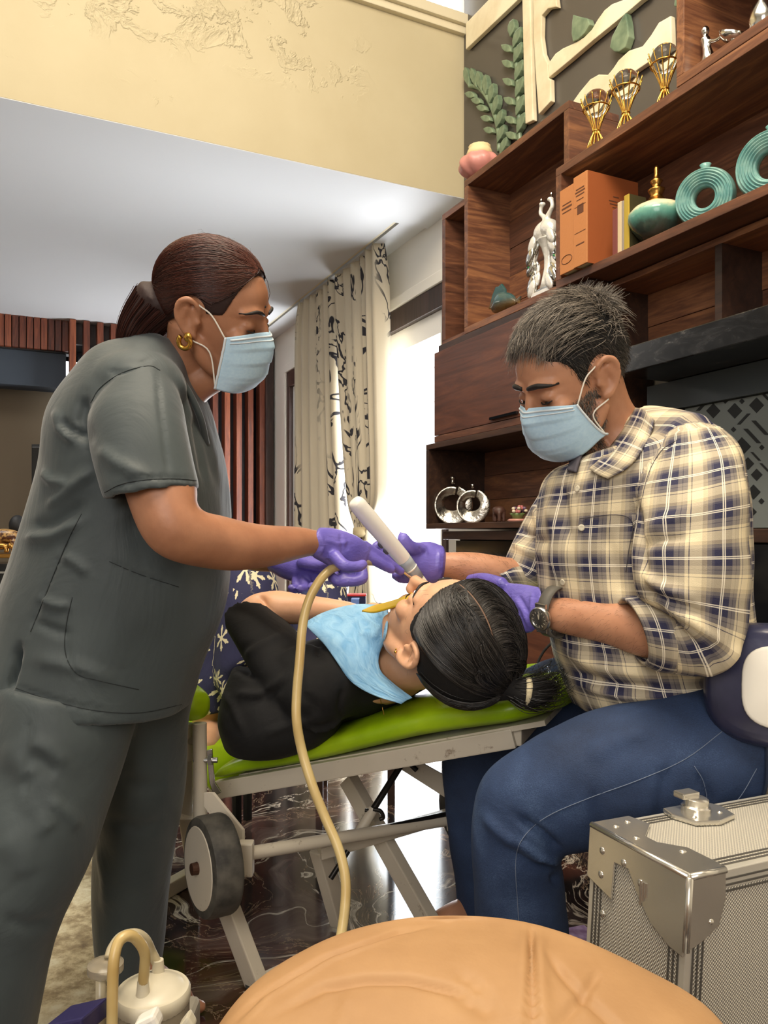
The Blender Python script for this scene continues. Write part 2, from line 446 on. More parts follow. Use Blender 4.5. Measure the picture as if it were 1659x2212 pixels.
def _marble(nt):
    g = nt.n.new('ShaderNodeNewGeometry').outputs['Position']
    wv = nt.vm('ADD', g, nt.vm('MULTIPLY', nt.vm('SUBTRACT', nt.n_color(g, 1.7), (.5,.5,.5)), (1.1,1.1,0)))
    base = nt.noise(wv, 2.6, 6, .62, .8)
    c = nt.ramp(base, [(.30, lin(15,14,17)), (.46, lin(34,30,31)), (.56, lin(70,52,48)), (.65, lin(118,104,98)), (.74, lin(44,38,38))])
    warm = nt.noise(g, 1.3, 3, .6, .6)
    c = nt.mix(nt.ramp(warm, [(.52, 0.0), (.66, .7)]), c, lin(104,56,42), 'MIX')
    v1 = nt.noise(wv, 2.2, 8, .62, .7); vein = nt.ramp(nt.m('ABSOLUTE', nt.sub(v1, .5)), [(0.0, .9), (.004, .5), (.011, 0.0)])
    v2 = nt.noise(wv, 4.6, 6, .66, .9); vein2 = nt.ramp(nt.m('ABSOLUTE', nt.sub(v2, .47)), [(0.0, .55), (.004, .2), (.010, 0.0)])
    c = nt.mix(vein, c, lin(222,212,196)); c = nt.mix(vein2, c, lin(196,170,140))
    nt.color(c); nt.rough(nt.add(.07, nt.mul(base, .05)))
NT.n_color = lambda s, v, sc: _nc(s, v, sc)
def _nc(s, v, sc):
    n = s.n.new('ShaderNodeTexNoise'); s.l.new(v, n.inputs['Vector']); n.inputs['Scale'].default_value = sc; n.inputs['Detail'].default_value = 3
    return n.outputs['Color']
mat('marble_floor', fn=_marble)
def _rug(nt):
    g = nt.n.new('ShaderNodeNewGeometry').outputs['Position']
    a = nt.noise(nt.map(g, (1, 1, 1)), 9, 6, .7, .3); b = nt.noise(g, 32, 4, .7)
    f = nt.add(nt.mul(a, .6), nt.mul(b, .4))
    nt.color(nt.ramp(f, [(.36, lin(120,104,84)), (.47, lin(176,158,126)), (.54, lin(214,200,166)), (.62, lin(232,224,198))]))
    nt.bump(nt.noise(g, 220, 2), .5, .004)
mat('rug_pile', rough=.95, fn=_rug)
mat('black_gloss', lin(14,15,18), .12, fn=lambda nt: nt.rough(nt.add(.08, nt.mul(nt.noise(nt.co(), 8), .08))))
mat('dark_matte', lin(20,20,22), .6, fn=lambda nt: nt.bump(nt.noise(nt.co(), 60), .05, .002))
def _stone(nt):
    g = nt.n.new('ShaderNodeNewGeometry').outputs['Position']
    a = nt.noise(nt.map(g, (1, 1, 2.5), rot=(0, .6, .4)), 6, 7, .68, 2.0)
    nt.color(nt.ramp(a, [(.45, lin(16,17,19)), (.6, lin(44,44,46)), (.72, lin(126,122,116))])); nt.rough(.25)
mat('black_stone', fn=_stone)

# ------------------------------------------------------------------ shell
WW = 2.0; ZC = 2.53; SB = 3.22; ZB = 3.34; SE = 6.3
def sbox(name, s0, s1, w0, w1, z0, z1, m, **kw): return struct(build(name, MB().wbox(s0, s1, w0, w1, z0, z1), m, **kw))
sbox('floor', -2.4, 9.0, -4.2, 2.2, -.1, 0, 'marble_floor')
sbox('wall_left', -2.4, 9.0, -4.3, -4.2, 0, 4.4, 'wall_cream')
sbox('wall_front', -2.5, -2.4, -4.3, 2.2, 0, 4.4, 'wall_cream')
sbox('wall_end', 9.0, 9.1, -4.3, 2.2, 0, 2.6, 'olive_wall')
wr = sbox('wall_right', -2.4, 3.42, WW, WW+.2, 0, 4.4, 'wall_cream')
build('lintel', MB().wbox(3.42, 9.0, WW, WW+.2, 2.19, 4.4), 'wall_cream', wr)
build('wall_pier', MB().wbox(5.92, 9.0, WW, WW+.2, 0, 2.19), 'wall_cream', wr)
build('lintel_moulding', MB().wbox(3.42, 5.98, WW-.025, WW, 2.19, 2.25), 'wall_cream', wr, bevel=.004)
build('pier_moulding', MB().wbox(5.92, 5.98, WW-.025, WW, 0, 2.19), 'wall_cream', wr, bevel=.004)
sbox('ceiling_high', -2.4, 3.5, -4.2, 2.0, 4.4, 4.5, 'ceiling_white')
wb = sbox('wall_upper', SB, SB+.25, -4.2, 1.995, ZC-.003, ZB, 'yellow_plaster')
build('ledge', MB().wbox(SB-.045, SB+.2, -4.2, 1.99, ZB, ZB+.05), 'trim_cream', wb, bevel=.006)
build('ledge_lip', MB().wbox(SB-.025, SB+.1, -4.2, 1.99, ZB-.035, ZB), 'trim_cream', wb, bevel=.004)
mat('blind_fabric', lin(208,190,150), .9, fn=lambda nt: nt.bump(nt.noise(nt.map(nt.co(), (30, 30, 400)), 1, 1), .3, .003))
sbox('wall_clerestory', SB+.05, SB+.20, -4.2, 1.80, ZB+.05, 4.4, 'blind_fabric')
wn = sbox('window_3', SB+.20, SB+.22, 1.78, 1.99, ZB+.05, 4.4, mat('lit_glass', (1,1,1), .3, Emission_Color=(.95,.98,1,1), Emission_Strength=2.0))
# low ceiling with the curtain slot along the window wall
cl = sbox('ceiling', SB+.001, 9.0, -4.2, 1.80, ZC-.006, ZC+.08, 'ceiling_white')
build('ceiling_corner', MB().wbox(SB+.001, 3.62, 1.80, WW, ZC-.006, ZC+.08), 'ceiling_white', cl)
build('slot_edge', MB().wbox(3.62, 9.0, 1.80, 1.815, ZC-.004, ZC+.04), 'trim_cream', cl)
build('ceiling_strip', MB().wbox(3.62, 9.0, 1.845, WW, ZC+.006, ZC+.08), 'ceiling_white', cl)
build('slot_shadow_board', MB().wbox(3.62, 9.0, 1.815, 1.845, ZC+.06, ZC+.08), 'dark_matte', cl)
# far left: panelled bulkhead, slate band, dim wall of the next room
def bp(px, s): k = kk(px); return s/(CS-SN*k)*(CS*k+SN)     # w of a picture column on the plane s
blk = sbox('wall_back', SE+.1, SE+.2, -4.2, bp(152, SE), 2.28, ZC, 'dark_matte')
w0 = bp(-40, SE); w1 = bp(150, SE); n = 12
for i in range(n):
    a = w0+(w1-w0)*i/n; b = w0+(w1-w0)*(i+1)/n
    build('plank', MB().wbox(SE+.06, SE+.1, a+.003, b-.003, 2.29, ZC), 'slat_wood', blk, bevel=.003)
sbox('wall_bulkhead', SE+.12, SE+.35, -4.2, bp(145, SE), 2.02, 2.285, 'slate_paint')
sbox('wall_recess', SE+.6, SE+.7, -4.2, bp(165, SE)+.4, 0, 2.3, 'olive_wall')
# slatted screen
scr = empty('slatted_screen', WP(SE, bp(500, SE), 0), 'tall screen of upright wooden slats beside the window wall', 'screen')
wl = bp(150, SE); k = 0
x = wl
while x < 1.92:
    hid = bp(300, SE) < x < bp(425, SE)
    if not hid:
        build('slat', MB().wbox(SE-.02, SE+.09, x, x+.045, 0, ZC-.01), 'slat_wood', scr, bevel=.003)
    x += .098
build('screen_header', MB().wbox(SE+.09, SE+.13, wl, 1.96, 2.36, ZC-.01), 'frame_wood', scr)
build('end_post', MB().wbox(SE-.06, SE+.1, 1.92, 1.985, 0, ZC-.02), 'frame_wood', scr, bevel=.004)
bk = sbox('wall_screen', SE+.30, SE+.34, bp(175, SE), 1.98, 0, 2.34, mat('screen_backing', lin(52,56,66), .3, fn=lambda nt: nt.bump(nt.noise(nt.co(), 20), .05, .003)))
sbox('window_4', SE+.28, SE+.30, bp(140, SE), bp(178, SE), 1.7, 2.26, 'lit_glass')
# windows in the wall with curtains
def window(n, s0, s1, sash):
    o = sbox('window_%d' % n, s0, s1, WW+.02, WW+.10, 0, .06, 'frame_wood')
    for nm, a in (('window_header', (s0, s1, WW-.012, WW+.10, 2.07, 2.19)), ('window_jamb', (s0, s0+.05, WW-.012, WW+.10, .06, 2.07)), ('window_jamb', (s1-.07, s1, WW-.012, WW+.10, .06, 2.07))):
        build(nm, MB().wbox(*a), 'frame_wood', o, bevel=.004)
    a, b = s0+.05, s1-.07
    for q in ((a, a+.07, .06, 2.07), (b-.09, b, .06, 2.07), (a+.07, b-.09, 1.95, 2.07), (a+.07, b-.09, .06, .16)):
        build('sash_rail', MB().wbox(q[0], q[1], WW+.02, WW+.07, q[2], q[3]), mat('sash_white', lin(236,234,230), .5, fn=lambda nt: nt.bump(nt.noise(nt.co(), 50), .05, .002)), o, bevel=.003)
    pm = bpy.data.materials.get('window_pane')
    if pm is None:
        pm = bpy.data.materials.new('window_pane'); pm.use_nodes = True; t = pm.node_tree; t.nodes.clear()
        out = t.nodes.new('ShaderNodeOutputMaterial'); mx = t.nodes.new('ShaderNodeMixShader'); tr = t.nodes.new('ShaderNodeBsdfTransparent'); df = t.nodes.new('ShaderNodeBsdfTranslucent')
        mx.inputs[0].default_value = .08; t.links.new(tr.outputs[0], mx.inputs[1]); t.links.new(df.outputs[0], mx.inputs[2]); t.links.new(mx.outputs[0], out.inputs[0])
    build('pane', MB().wbox(a+.07, b-.09, WW+.04, WW+.046, .16, 1.95), pm, o)
    if sash:
        r = random.Random(3); gm = mat('grille_paint', lin(235,238,240), .5, fn=lambda nt: nt.bump(nt.noise(nt.co(), 40), .05, .002))
        gs = [(a+.07+(b-a-.16)*i/6) for i in range(1, 6)]
        for g in gs:
            z0 = r.uniform(.2, .9); build('grille_bar', MB().wbox(g-.006, g+.006, WW+.12, WW+.13, z0, 1.95), gm, o)
        for j in range(9):
            z = .3+j*.19; i0 = r.randrange(0, 4); i1 = i0+r.randrange(1, 3)
            build('grille_bar', MB().wbox(gs[i0], gs[min(i1, 4)], WW+.12, WW+.13, z, z+.012), gm, o)
    return o
window(1, 3.40, 4.98, True); window(2, 5.0, 5.92, False)
# curtains
def _curt(nt):
    uv = nt.uv(); n1 = nt.noise(nt.map(uv, (5.6, 3.0, 1)), 1.0, 3, .5, 1.2)
    band = nt.noise(nt.map(uv, (2.6, .35, 1)), 1.0, 1, .5)
    line = nt.ramp(nt.m('ABSOLUTE', nt.sub(n1, .5)), [(0, 1.0), (.016, 1.0), (.024, 0.0)])
    blob = nt.ramp(n1, [(.62, 0.0), (.63, 1.0)]); ink = nt.m('MAXIMUM', nt.sep(line)[0], nt.sep(blob)[0])
    ink = nt.mul(ink, nt.sep(nt.ramp(band, [(.47, 0.0), (.50, 1.0)]))[0])
    nt.color(nt.mix(ink, lin(206,194,170), lin(46,44,50))); nt.bump(nt.noise(nt.map(uv, (300, 900, 1)), 1, 1), .15, .001)
cm = mat('curtain_print', rough=.85, fn=_curt)
def curtain(rows, nf, label, seed, amp=.048):
    r = random.Random(seed); N = nf*10; v = []; uv = []; ph = [r.uniform(-.5, .5) for _ in range(nf+2)]
    R = crom([np.array(q, float) for q in rows], 8)
    for py, pl, pr, am in R:
        w = 1.885; 
        sl, sr = ws(pl, w), ws(pr, w)
        for j in range(N+1):
            t = j/N; s_ = sl+(sr-sl)*t; g = t*nf; k = int(min(g, nf-.001))
            a = amp*am*(math.sin(2*math.pi*g+ph[k]*.8)+.35*math.sin(4.3*math.pi*g+seed+ph[k]*3))
            dz = wd(pl+(pr-pl)*t, w); z = 2.56-(py-600)/1680*0  # replaced below
            v.append((s_, w+a, py)); uv.append((t*1.55+seed*3.1, 0))
    vv = [WP(s_, w_, z_) for s_, w_, z_ in v]; C = N+1; n_ = len(R)
    uv = [(u, vv[i][2]) for i, (u, _) in enumerate(uv)]
    f = [(i*C+j, i*C+j+1, (i+1)*C+j+1, (i+1)*C+j) for i in range(n_-1) for j in range(N)]
    me = make_mesh('curtain', vv, f, uv, True)
    bm = bmesh.new(); bm.from_mesh(me); bmesh.ops.solidify(bm, geom=bm.faces[:], thickness=.004); bm.to_mesh(me); bm.free()
    return tag(link('curtain', me, cm), label, 'curtain')
ct1 = curtain([(2.575, 650, 722, .6), (2.3, 648, 732, 1), (1.6, 646, 738, 1), (1.0, 644, 748, 1), (.4, 644, 752, 1), (.03, 644, 752, 1)], 6,
              'cream curtain with dark floral outlines hanging straight beside the slatted screen', 1)
ct2 = curtain([(2.575, 727, 824, .6), (2.3, 735, 833, 1), (1.7, 746, 836, 1), (1.3, 757, 839, 1), (1.08, 762, 832, .8), (.93, 770, 800, .3), (.8, 768, 806, .5), (.4, 764, 822, .9), (.03, 764, 828, 1)], 6,
              'cream curtain with dark floral outlines gathered by a tie-back at the window', 2)
tb = wallpt(786, 1150, 1.88)
build('tie_back', MB().lathe(tb-Vector((0,0,.03)), (0,0,1), [(.062, 0), (.066, .02), (.066, .04), (.062, .06)], 20), mat('tie_fabric', lin(196,178,140), .9, fn=lambda nt: nt.bump(nt.noise(nt.co(), 80), .2, .002)), ct2, smooth=True)
# ceiling spots
for px, py, lb_ in ((211, 703, 'white square spotlight on the low ceiling above the slatted screen'), (4, 684, 'white square spotlight on the low ceiling above the planked bulkhead')):
    c = P(px, py, 1.63*F/(HZ-py)*1.015)
    o = tag(build('ceiling_spotlight', MB().wbox(*( (lambda s_, w_: (s_-.045, s_+.045, w_-.045, w_+.045))(c.x*-SN+c.y*CS, c.x*CS+c.y*SN)), ZC-.10, ZC), 'sash_white', bevel=.006),
        lb_, 'spotlight', 'white surface spotlights')
    s_, w_ = c.x*-SN+c.y*CS, c.x*CS+c.y*SN
    build('lens', MB().wbox(s_-.03, s_+.03, w_-.03, w_+.03, ZC-.104, ZC-.099), mat('lamp_lens', (.8,.8,.75), .2, fn=lambda nt: nt.bump(nt.noise(nt.co(), 50), .05, .002)), o)
# rug
rg = MB(); q = [floorpt(306, 2330), floorpt(340, 1760), floorpt(150, 1700), floorpt(-500, 1760), floorpt(-900, 2330)]
rg.prism(q, (0,0,1), .012)
tag(build('rug', rg, 'rug_pile', bevel=.004), 'beige distressed-pattern rug lying on the dark marble floor', 'rug')
# ------------------------------------------------------------------ wall cabinets
WC = 1.69; WBK = 1.985
def unit(name, label, s0, s1, w0, z0, z1, t=.028, planks=5, wb=WBK, mwood='walnut', open_left=True):
    o = empty(name, WP((s0+s1)/2, (w0+wb)/2, z0), label, 'shelf')
    build('top_board', MB().wbox(s0, s1, w0, wb, z1-t, z1), mwood, o, bevel=.002)
    build('bottom_board', MB().wbox(s0, s1, w0, wb, z0, z0+t), mwood, o, bevel=.002)
    build('side_board', MB().wbox(s0, s0+t, w0, wb, z0+t, z1-t), 'walnut_side' if mwood == 'walnut' else mwood, o, bevel=.002)
    build('side_board', MB().wbox(s1-t, s1, w0, wb, z0+t, z1-t), 'walnut_side' if mwood == 'walnut' else mwood, o, bevel=.002)
    h = (z1-z0-2*t)/planks
    for i in range(planks):
        L = s1-s0-2*t; cut = s0+t+L*random.Random(i*7+len(label)).uniform(.35, .65)
        zz0 = z0+t+h*i
        if L > .5:
            build('back_plank', MB().wbox(s0+t, cut-.001, wb-.02, wb, zz0+.001, zz0+h-.001), 'walnut', o)
            build('back_plank', MB().wbox(cut+.001, s1-t, wb-.02-.002*(i%2), wb, zz0+.001, zz0+h-.001), 'walnut', o)
        else:
            build('back_plank', MB().wbox(s0+t, s1-t, wb-.02-.002*(i%2), wb, zz0+.001, zz0+h-.001), 'walnut', o)
    return o
sB0, sB1 = ws(1229, 1.75), ws(1003, 1.75)
uB = unit('wall_shelf', 'tall open walnut wall box holding the silver peacock figurine', sB0, sB1, 1.75, 1.755, 2.41)
uA = unit('wall_shelf', 'narrow empty walnut wall box next to the window', sB1+.004, ws(955, 1.78), 1.78, 1.755, 2.36, planks=4)
uC = unit('wall_shelf', 'long open walnut wall box with orange books, teal jar and ring vases', .55, sB0-.004, WC, 1.742, 2.155, planks=3)
uD = unit('wall_shelf', 'small walnut wall box holding polished silver figures', .55, ws(1461, WC), WC, 2.157, 2.50, planks=2)
uE = unit('wall_shelf', 'empty walnut wall niche above the black stone mantel', .55, sB0+.02, 1.80, 1.475, 1.738, t=.02, planks=2)
build('divider', MB().wbox(ws(1552, 1.80)-.012, ws(1552, 1.80)+.012, 1.80, 1.965, 1.495, 1.718), 'walnut_dark', uE)
# cabinet with a lift-up front
sF1 = ws(938, WC); sF0 = 2.0
uF = empty('wall_cabinet', WP((sF0+sF1)/2, 1.85, 1.305), 'closed walnut wall cabinet with a plain lift-up front', 'cabinet')
build('body', MB().wbox(sF0, sF1, WC+.022, WBK, 1.305, 1.735), 'walnut_dark', uF)
dr = build('door', MB().wbox(sF0, sF1, WC, WC+.02, 1.335, 1.70), 'walnut_panel', uF, bevel=.002)
build('handle', MB().wbox(ws(1120, WC), ws(1062, WC), WC-.012, WC, 1.345, 1.355), 'black_gloss', dr)
build('bottom_rail', MB().wbox(sF0, sF1, WC, WC+.02, 1.305, 1.333), 'walnut', uF, bevel=.002)
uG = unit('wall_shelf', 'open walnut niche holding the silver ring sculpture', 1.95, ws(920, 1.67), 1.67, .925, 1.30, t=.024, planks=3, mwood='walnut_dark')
# low black glass cabinet
lb = empty('media_cabinet', WP(2.2, 1.86, 0), 'low black glass-fronted cabinet below the walnut niche', 'cabinet')
sL = ws(985, 1.72)
build('top_board', MB().wbox(1.2, sL+.06, 1.69, WBK, .88, .915), 'walnut_dark', lb, bevel=.002)
build('body', MB().wbox(1.2, sL, 1.74, WBK, .56, .88), 'dark_matte', lb)
build('glass_front', MB().wbox(1.2, sL, 1.72, 1.738, .58, .875), 'black_gloss', lb)
build('lower_drawer', MB().wbox(1.2, sL, 1.72, WBK, .36, .555), 'walnut_panel', lb, bevel=.003)
build('plinth', MB().wbox(1.25, sL-.03, 1.78, WBK, 0, .358), 'dark_matte', lb)
# black stone mantel and the niche below with a lattice reflection built as a panel
sT = ws(1352, WC)+.05
tag(build('stone_mantel', MB().wbox(.5, sT, WC, WBK, 1.392, 1.47), 'black_stone', bevel=.003), 'black veined stone mantel slab below the walnut niche', 'mantel')
nb = empty('tv_niche', WP(1.2, 1.95, .62), 'dark recessed back panel below the black stone mantel', 'panel')
build('back_panel', MB().wbox(.5, 1.945, 1.962, WBK, .92, 1.39), 'black_gloss', nb)
build('top_band', MB().wbox(.5, 1.945, 1.905, 1.96, 1.30, 1.39), mat('band_grey', lin(66,72,76), .35, fn=lambda nt: nt.bump(nt.noise(nt.co(), 70), .04, .002)), nb)  # plain grey band across the top of the niche
lt = empty('lattice_reflection', wallpt(1575, 1270, 1.94), 'white lattice panel with diagonal cut-outs set in the dark niche', 'panel')  # a reflection in the TV glass, built here as a solid grey panel
lm = mat('reflected_lattice_grey', lin(120,126,124), .35, fn=lambda nt: nt.bump(nt.noise(nt.co(), 30), .04, .002))
build('sheet', MB().wbox(.6, ws(1487, 1.94), 1.925, 1.96, .92, 1.298), lm, lt)
hm = mat('lattice_hole', lin(30,33,34), .5, fn=lambda nt: nt.bump(nt.noise(nt.co(), 40), .04, .002))
DI = [(857,685,46),(720,720,46),(585,720,44),(765,945,56),(803,1052,38),(858,1122,36),(838,1230,44),(815,1355,42),(660,640,34),(890,520,18),(765,660,16),(555,820,14),(712,838,16),(890,950,16),(888,1288,18),(900,1490,18),(784,1160,20)]
BA = [(525,680,52,1),(712,548,46,1),(828,590,48,1),(518,773,24,-1),(582,862,44,1),(650,910,44,1),(776,772,46,1),(880,826,60,-1),(830,878,60,-1),(852,1006,36,-1),(690,1004,30,-1),(908,1075,34,-1),(905,620,46,-1),(600,585,40,-1)]
for cx, cy, r in DI:
    c = (1340+cx/2.91, 640+cy/2.91); r /= 2.91
    q = [wallpt(c[0]+a*r, c[1]+b*r, 1.925) for a, b in ((-1,0),(0,-1.05),(1,0),(0,1.05))]
    build('cut_out', MB().prism([p+WP(0,-.0015,0) for p in q], WP(0,1,0), .012), hm, lt)
for cx, cy, r, sg in BA:
    c = (1340+cx/2.91, 640+cy/2.91); r /= 2.91; h = r*.22
    q = [wallpt(c[0]+a, c[1]+b, 1.925) for a, b in ((-r*.7-h, sg*r*.75), (-r*.7+h, sg*r*.75+0), (r*.7+h, -sg*r*.75), (r*.7-h, -sg*r*.75))]
    build('cut_out', MB().prism([p+WP(0,-.0015,0) for p in q], WP(0,1,0), .012), hm, lt)

# ------------------------------------------------------------------ mural above the shelves
mu = empty('wall_mural', wallpt(1180, 250, 1.97), 'dark relief mural of a pale tree with carved green leaves above the shelves', 'mural')
mb_ = build('backing', MB().wbox(.4, SB-.01, 1.975, 1.995, 2.2, 4.3), mat('mural_ground', lin(82,78,74), .22, fn=lambda nt: nt.rough(nt.add(.18, nt.mul(nt.noise(nt.co(), 6), .12)))), mu)
tm = mat('mural_cream', lin(232,222,192), .5, fn=lambda nt: (nt.color(nt.ramp(nt.noise(nt.co(), 4, 5, .6), [(.35, lin(214,200,168)), (.6, lin(236,228,200))])), nt.bump(nt.noise(nt.co(), 30), .1, .003)))
lf = mat('mural_leaf', lin(106,130,106), .35, fn=lambda nt: (nt.color(nt.ramp(nt.noise(nt.co(), 12, 4, .6), [(.3, lin(82,106,86)), (.7, lin(142,160,130))])), nt.bump(nt.noise(nt.co(), 40), .15, .003)))
z2 = lambda p: (980+p[0]/2.443, p[1]/2.443)
def relief(name, pts, m, th=.022, zoom=True, bev=.004):
    q = [wallpt(*(z2(p) if zoom else p), 1.972) for p in pts]
    return build(name, MB().prism(q, WP(0,-1,0), th), m, mu, bevel=bev)
relief('frame_band', [(84,130),(84,268),(390,-20),(230,-20)], tm)
relief('trunk', [(383,-20),(424,-20),(430,180),(434,400),(442,640),(400,660),(392,400)], tm)
relief('trunk', [(440,-20),(560,-20),(568,45),(520,52),(487,90),(484,200),(496,290),(520,345),(523,420),(534,425),(536,540),(470,610),(458,450),(444,200)], tm)
relief('branch', [(520,345),(560,290),(600,262),(650,240),(712,205),(752,165),(785,110),(820,62),(860,30),(920,8),(1060,-20),(1010,15),(900,108),(760,220),(640,322),(525,416)], tm)
relief('branch', [(640,560),(690,490),(745,425),(790,400),(838,402),(866,368),(895,325),(950,275),(1022,252),(1066,195),(1108,128),(1172,92),(1176,255),(1000,372),(850,480),(700,600)], tm)
relief('leaf', [(662,88),(700,100),(738,108),(751,140),(722,188),(690,218),(660,232),(653,190),(656,130)], lf, .03)
relief('leaf', [(940,78),(952,140),(957,205),(938,262),(905,284),(880,284),(856,262),(868,205),(905,135)], lf, .03)
relief('leaf', [(1205,-20),(1280,-20),(1262,30),(1225,52),(1196,46)], lf, .03)
def leaf(c, ang, L, Wd):
    a = math.radians(ang); pts = []
    for t, h in ((-1, 0), (-.6, .75), (-.1, 1), (.4, .8), (1, 0), (.4, -.55), (-.1, -.7), (-.6, -.5)):
        x, y = t*L, h*Wd; pts.append((c[0]+x*math.cos(a)-y*math.sin(a), c[1]+x*math.sin(a)+y*math.cos(a)))
    relief('leaf', pts, lf, .026)
def stem(pl):
    q = [wallpt(*z2(p), 1.962) for p in crom(pl, 5)]; build('stem', MB().tube(q, .011, 8), lf, mu, smooth=True)
stem([(350,760),(345,600),(340,440),(330,300),(324,205)]); stem([(84,452),(130,462),(175,510),(215,600),(238,700),(240,800)])
for c in ((298,262),(302,345),(306,440),(312,540),(317,640),(322,722)): leaf(c, 215, 32, 24)
leaf((330,155), 100, 50, 22)
for c in ((357,205),(362,285),(367,378),(370,466),(373,562),(378,655)): leaf(c, 110, 62, 20)
for c, a in (((92,412),80),((128,415),75),((158,432),80),((190,452),90),((222,497),100),((245,557),102),((264,632),108),((271,712),110),((286,775),112)): leaf(c, a, 54, 18)
for c in ((105,508),(138,540),(166,578),(189,633),(204,695)): leaf(c, 200, 28, 22)
# ------------------------------------------------------------------ ornaments
def plain(name, c, r=.4, m=0.0, bs=40, ba=.06, **kw):
    return mat(name, c, r, m, fn=lambda nt: nt.bump(nt.noise(nt.co(), bs, 3), ba, .003), **kw)
plain('gold', lin(214,168,82), .22, 1.0); plain('brass', lin(172,128,66), .3, 1.0)
plain('silver', lin(214,212,206), .16, 1.0); plain('silver_hammered', lin(205,200,190), .25, 1.0, 90, .7)
plain('steel', lin(190,190,188), .25, 1.0); plain('pearl', lin(232,230,224), .25, .25, 120, .5)
gl = mat('clear_glass', (.96,.98,.98), .02, fn=lambda nt: nt.rough(.02), Transmission_Weight=1.0, IOR=1.22)
ZS_C = 1.771; ZS_B = 1.784; ZT_C = 2.156
# glass globes in gold wire holders
def globe(px, w, R, H, label):
    c = wallpt(px, 300, w); c.z = ZT_C
    o = empty('globe_ornament', c, label, 'ornament', 'glass globes in gold wire stands')
    for i in range(12):
        a = 2*math.pi*i/12
        pr = [(R*.72, 0), (R*.42, H*.22), (R*.22, H*.36), (R*.55, H*.62), (R*.98, H*.86), (R*1.18, H)]
        q = [c+Vector((r*math.cos(a), r*math.sin(a), h)) for r, h in pr]
        build('wire', MB().tube(vcrom(q, 3), .0022, 6), 'gold', o, smooth=True)
    for r, h in ((R*.27, H*.36), (R*.97, H*.80)):
        build('ring_band', MB().tube([c+Vector((r*math.cos(a), r*math.sin(a), h)) for a in [2*math.pi*i/24 for i in range(25)]], .0026, 6), 'gold', o, smooth=True)
    build('glass_ball', MB().ball(c+Vector((0,0,H*.92)), R*.98, n=28, m=18), gl, o, smooth=True)
    build('base_disc', MB().lathe(c, (0,0,1), [(R*.74,0),(R*.74,.004)], 24), 'gold', o)
globe(1288, 1.725, .043, .165, 'clear glass globe in a gold wire stand next to the tall peacock shelf')
globe(1352, 1.735, .043, .165, 'clear glass globe in a gold wire stand between two others')
globe(1436, 1.745, .041, .165, 'clear glass globe in a gold wire stand against the small silver-figure shelf')
# silver figures in the small box
def figure(px, py, w, zb, H, label):
    c = wallpt(px, py, w); c.z = zb; R = WP(-1, 0, 0)
    o = empty('silver_figure', c, label, 'figurine', 'polished silver figures')
    build('base', MB().lathe(c, (0,0,1), [(.03,0),(.03,.006),(.026,.008)], 20), 'silver', o, smooth=True)
    body = [limb([c+Vector((0,0,.005)), c+Vector((0,0,H*.3))+R*.01, c+Vector((0,0,H*.55))+R*.005, c+Vector((0,0,H*.75))], [.018,.016,.012,.014]),
            limb([c+Vector((0,0,H*.75)), c+Vector((0,0,H*.85))], [.006,.005]), ell(c+Vector((0,0,H*.92)), (.012,.012,.015)),
            limb([c+Vector((0,0,H*.7)), c+Vector((0,0,H*.55))+R*.04, c+Vector((0,0,H*.6))+R*.075], [.006,.0055,.005])]
    link('body', fuse(body, .003, 3), 'silver', o)
    return o, c, R
o, c, R = figure(1523, 140, 1.745, ZT_C+.03, .125, 'polished silver slender figure beside a silver shell in the small shelf')
o = empty('silver_shell', c+R*.05+Vector((0,0,0)), 'polished silver shell-shaped dish next to the slender silver figure', 'ornament')
build('bowl', MB().lathe(c+R*.085+Vector((0,0,.03)), (R*.5+Vector((0,0,1))), [(.004,0),(.02,.004),(.034,.014),(.04,.026),(.037,.026),(.018,.008)], 20), 'silver', o, smooth=True)
build('foot', MB().lathe(c+R*.085+Vector((0,0,0)), (0,0,1), [(.022,0),(.02,.004),(.006,.014),(.005,.032)], 16), 'silver', o, smooth=True)
c2 = wallpt(1648, 70, 1.74); c2.z = ZT_C+.03
tag(build('silver_bud_vase', MB().lathe(c2, (0,0,1), [(.02,0),(.028,.01),(.034,.035),(.026,.065),(.012,.085),(.010,.095)], 20), 'silver', smooth=True), 'polished silver bud-shaped vase alone at the open end of the small shelf', 'vase')
# orange books and small books on the long shelf
plain('orange_cloth', lin(188,124,74), .7, 0, 90, .3); plain('orange_cover', lin(160,88,48), .5, 0, 60, .1)
ink = plain('book_ink', lin(96,56,34), .7); pg = plain('page_edges', lin(220,204,170), .9, 0, 200, .4)
def book(name, label, s0, s1, w0, w1, z1, m, marks=()):
    o = empty(name, WP((s0+s1)/2, w0, ZS_C), label, 'book')
    z0 = ZS_C+.001
    build('cover', MB().wbox(s0, s0+.003, w0+.004, w1, z0, z1), m[1], o)
    build('cover', MB().wbox(s1-.003, s1, w0+.004, w1, z0, z1), m[1], o)
    build('spine', MB().wbox(s0, s1, w0, w0+.006, z0, z1), m[0], o, bevel=.002)
    build('page_block', MB().wbox(s0+.003, s1-.003, w0+.006, w1-.004, z0+.004, z1-.004), pg, o)
    for (a, b, z_, h) in marks:
        build('lettering', MB().wbox(s0+(s1-s0)*a, s0+(s1-s0)*b, w0-.0006, w0+.001, z_, z_+h), ink, o)
    return o
wb0 = 1.665; sa, sb, sc = ws(1268, wb0), ws(1238, wb0), ws(1207, wb0)
mk = [(.2,.8,2.02,.004),(.15,.85,2.01,.005),(.2,.8,2.0,.004),(.25,.75,1.985,.003)]
b1 = book('book', 'thick orange volume with a stamped side cover on the long shelf', sa, sb-.001, wb0, wb0+.215, 2.068, ('orange_cloth','orange_cover'), mk+[(.25,.7,1.94,.03),(.1,.9,1.965,.002),(.1,.9,1.88,.002),(.2,.8,1.84,.004)])
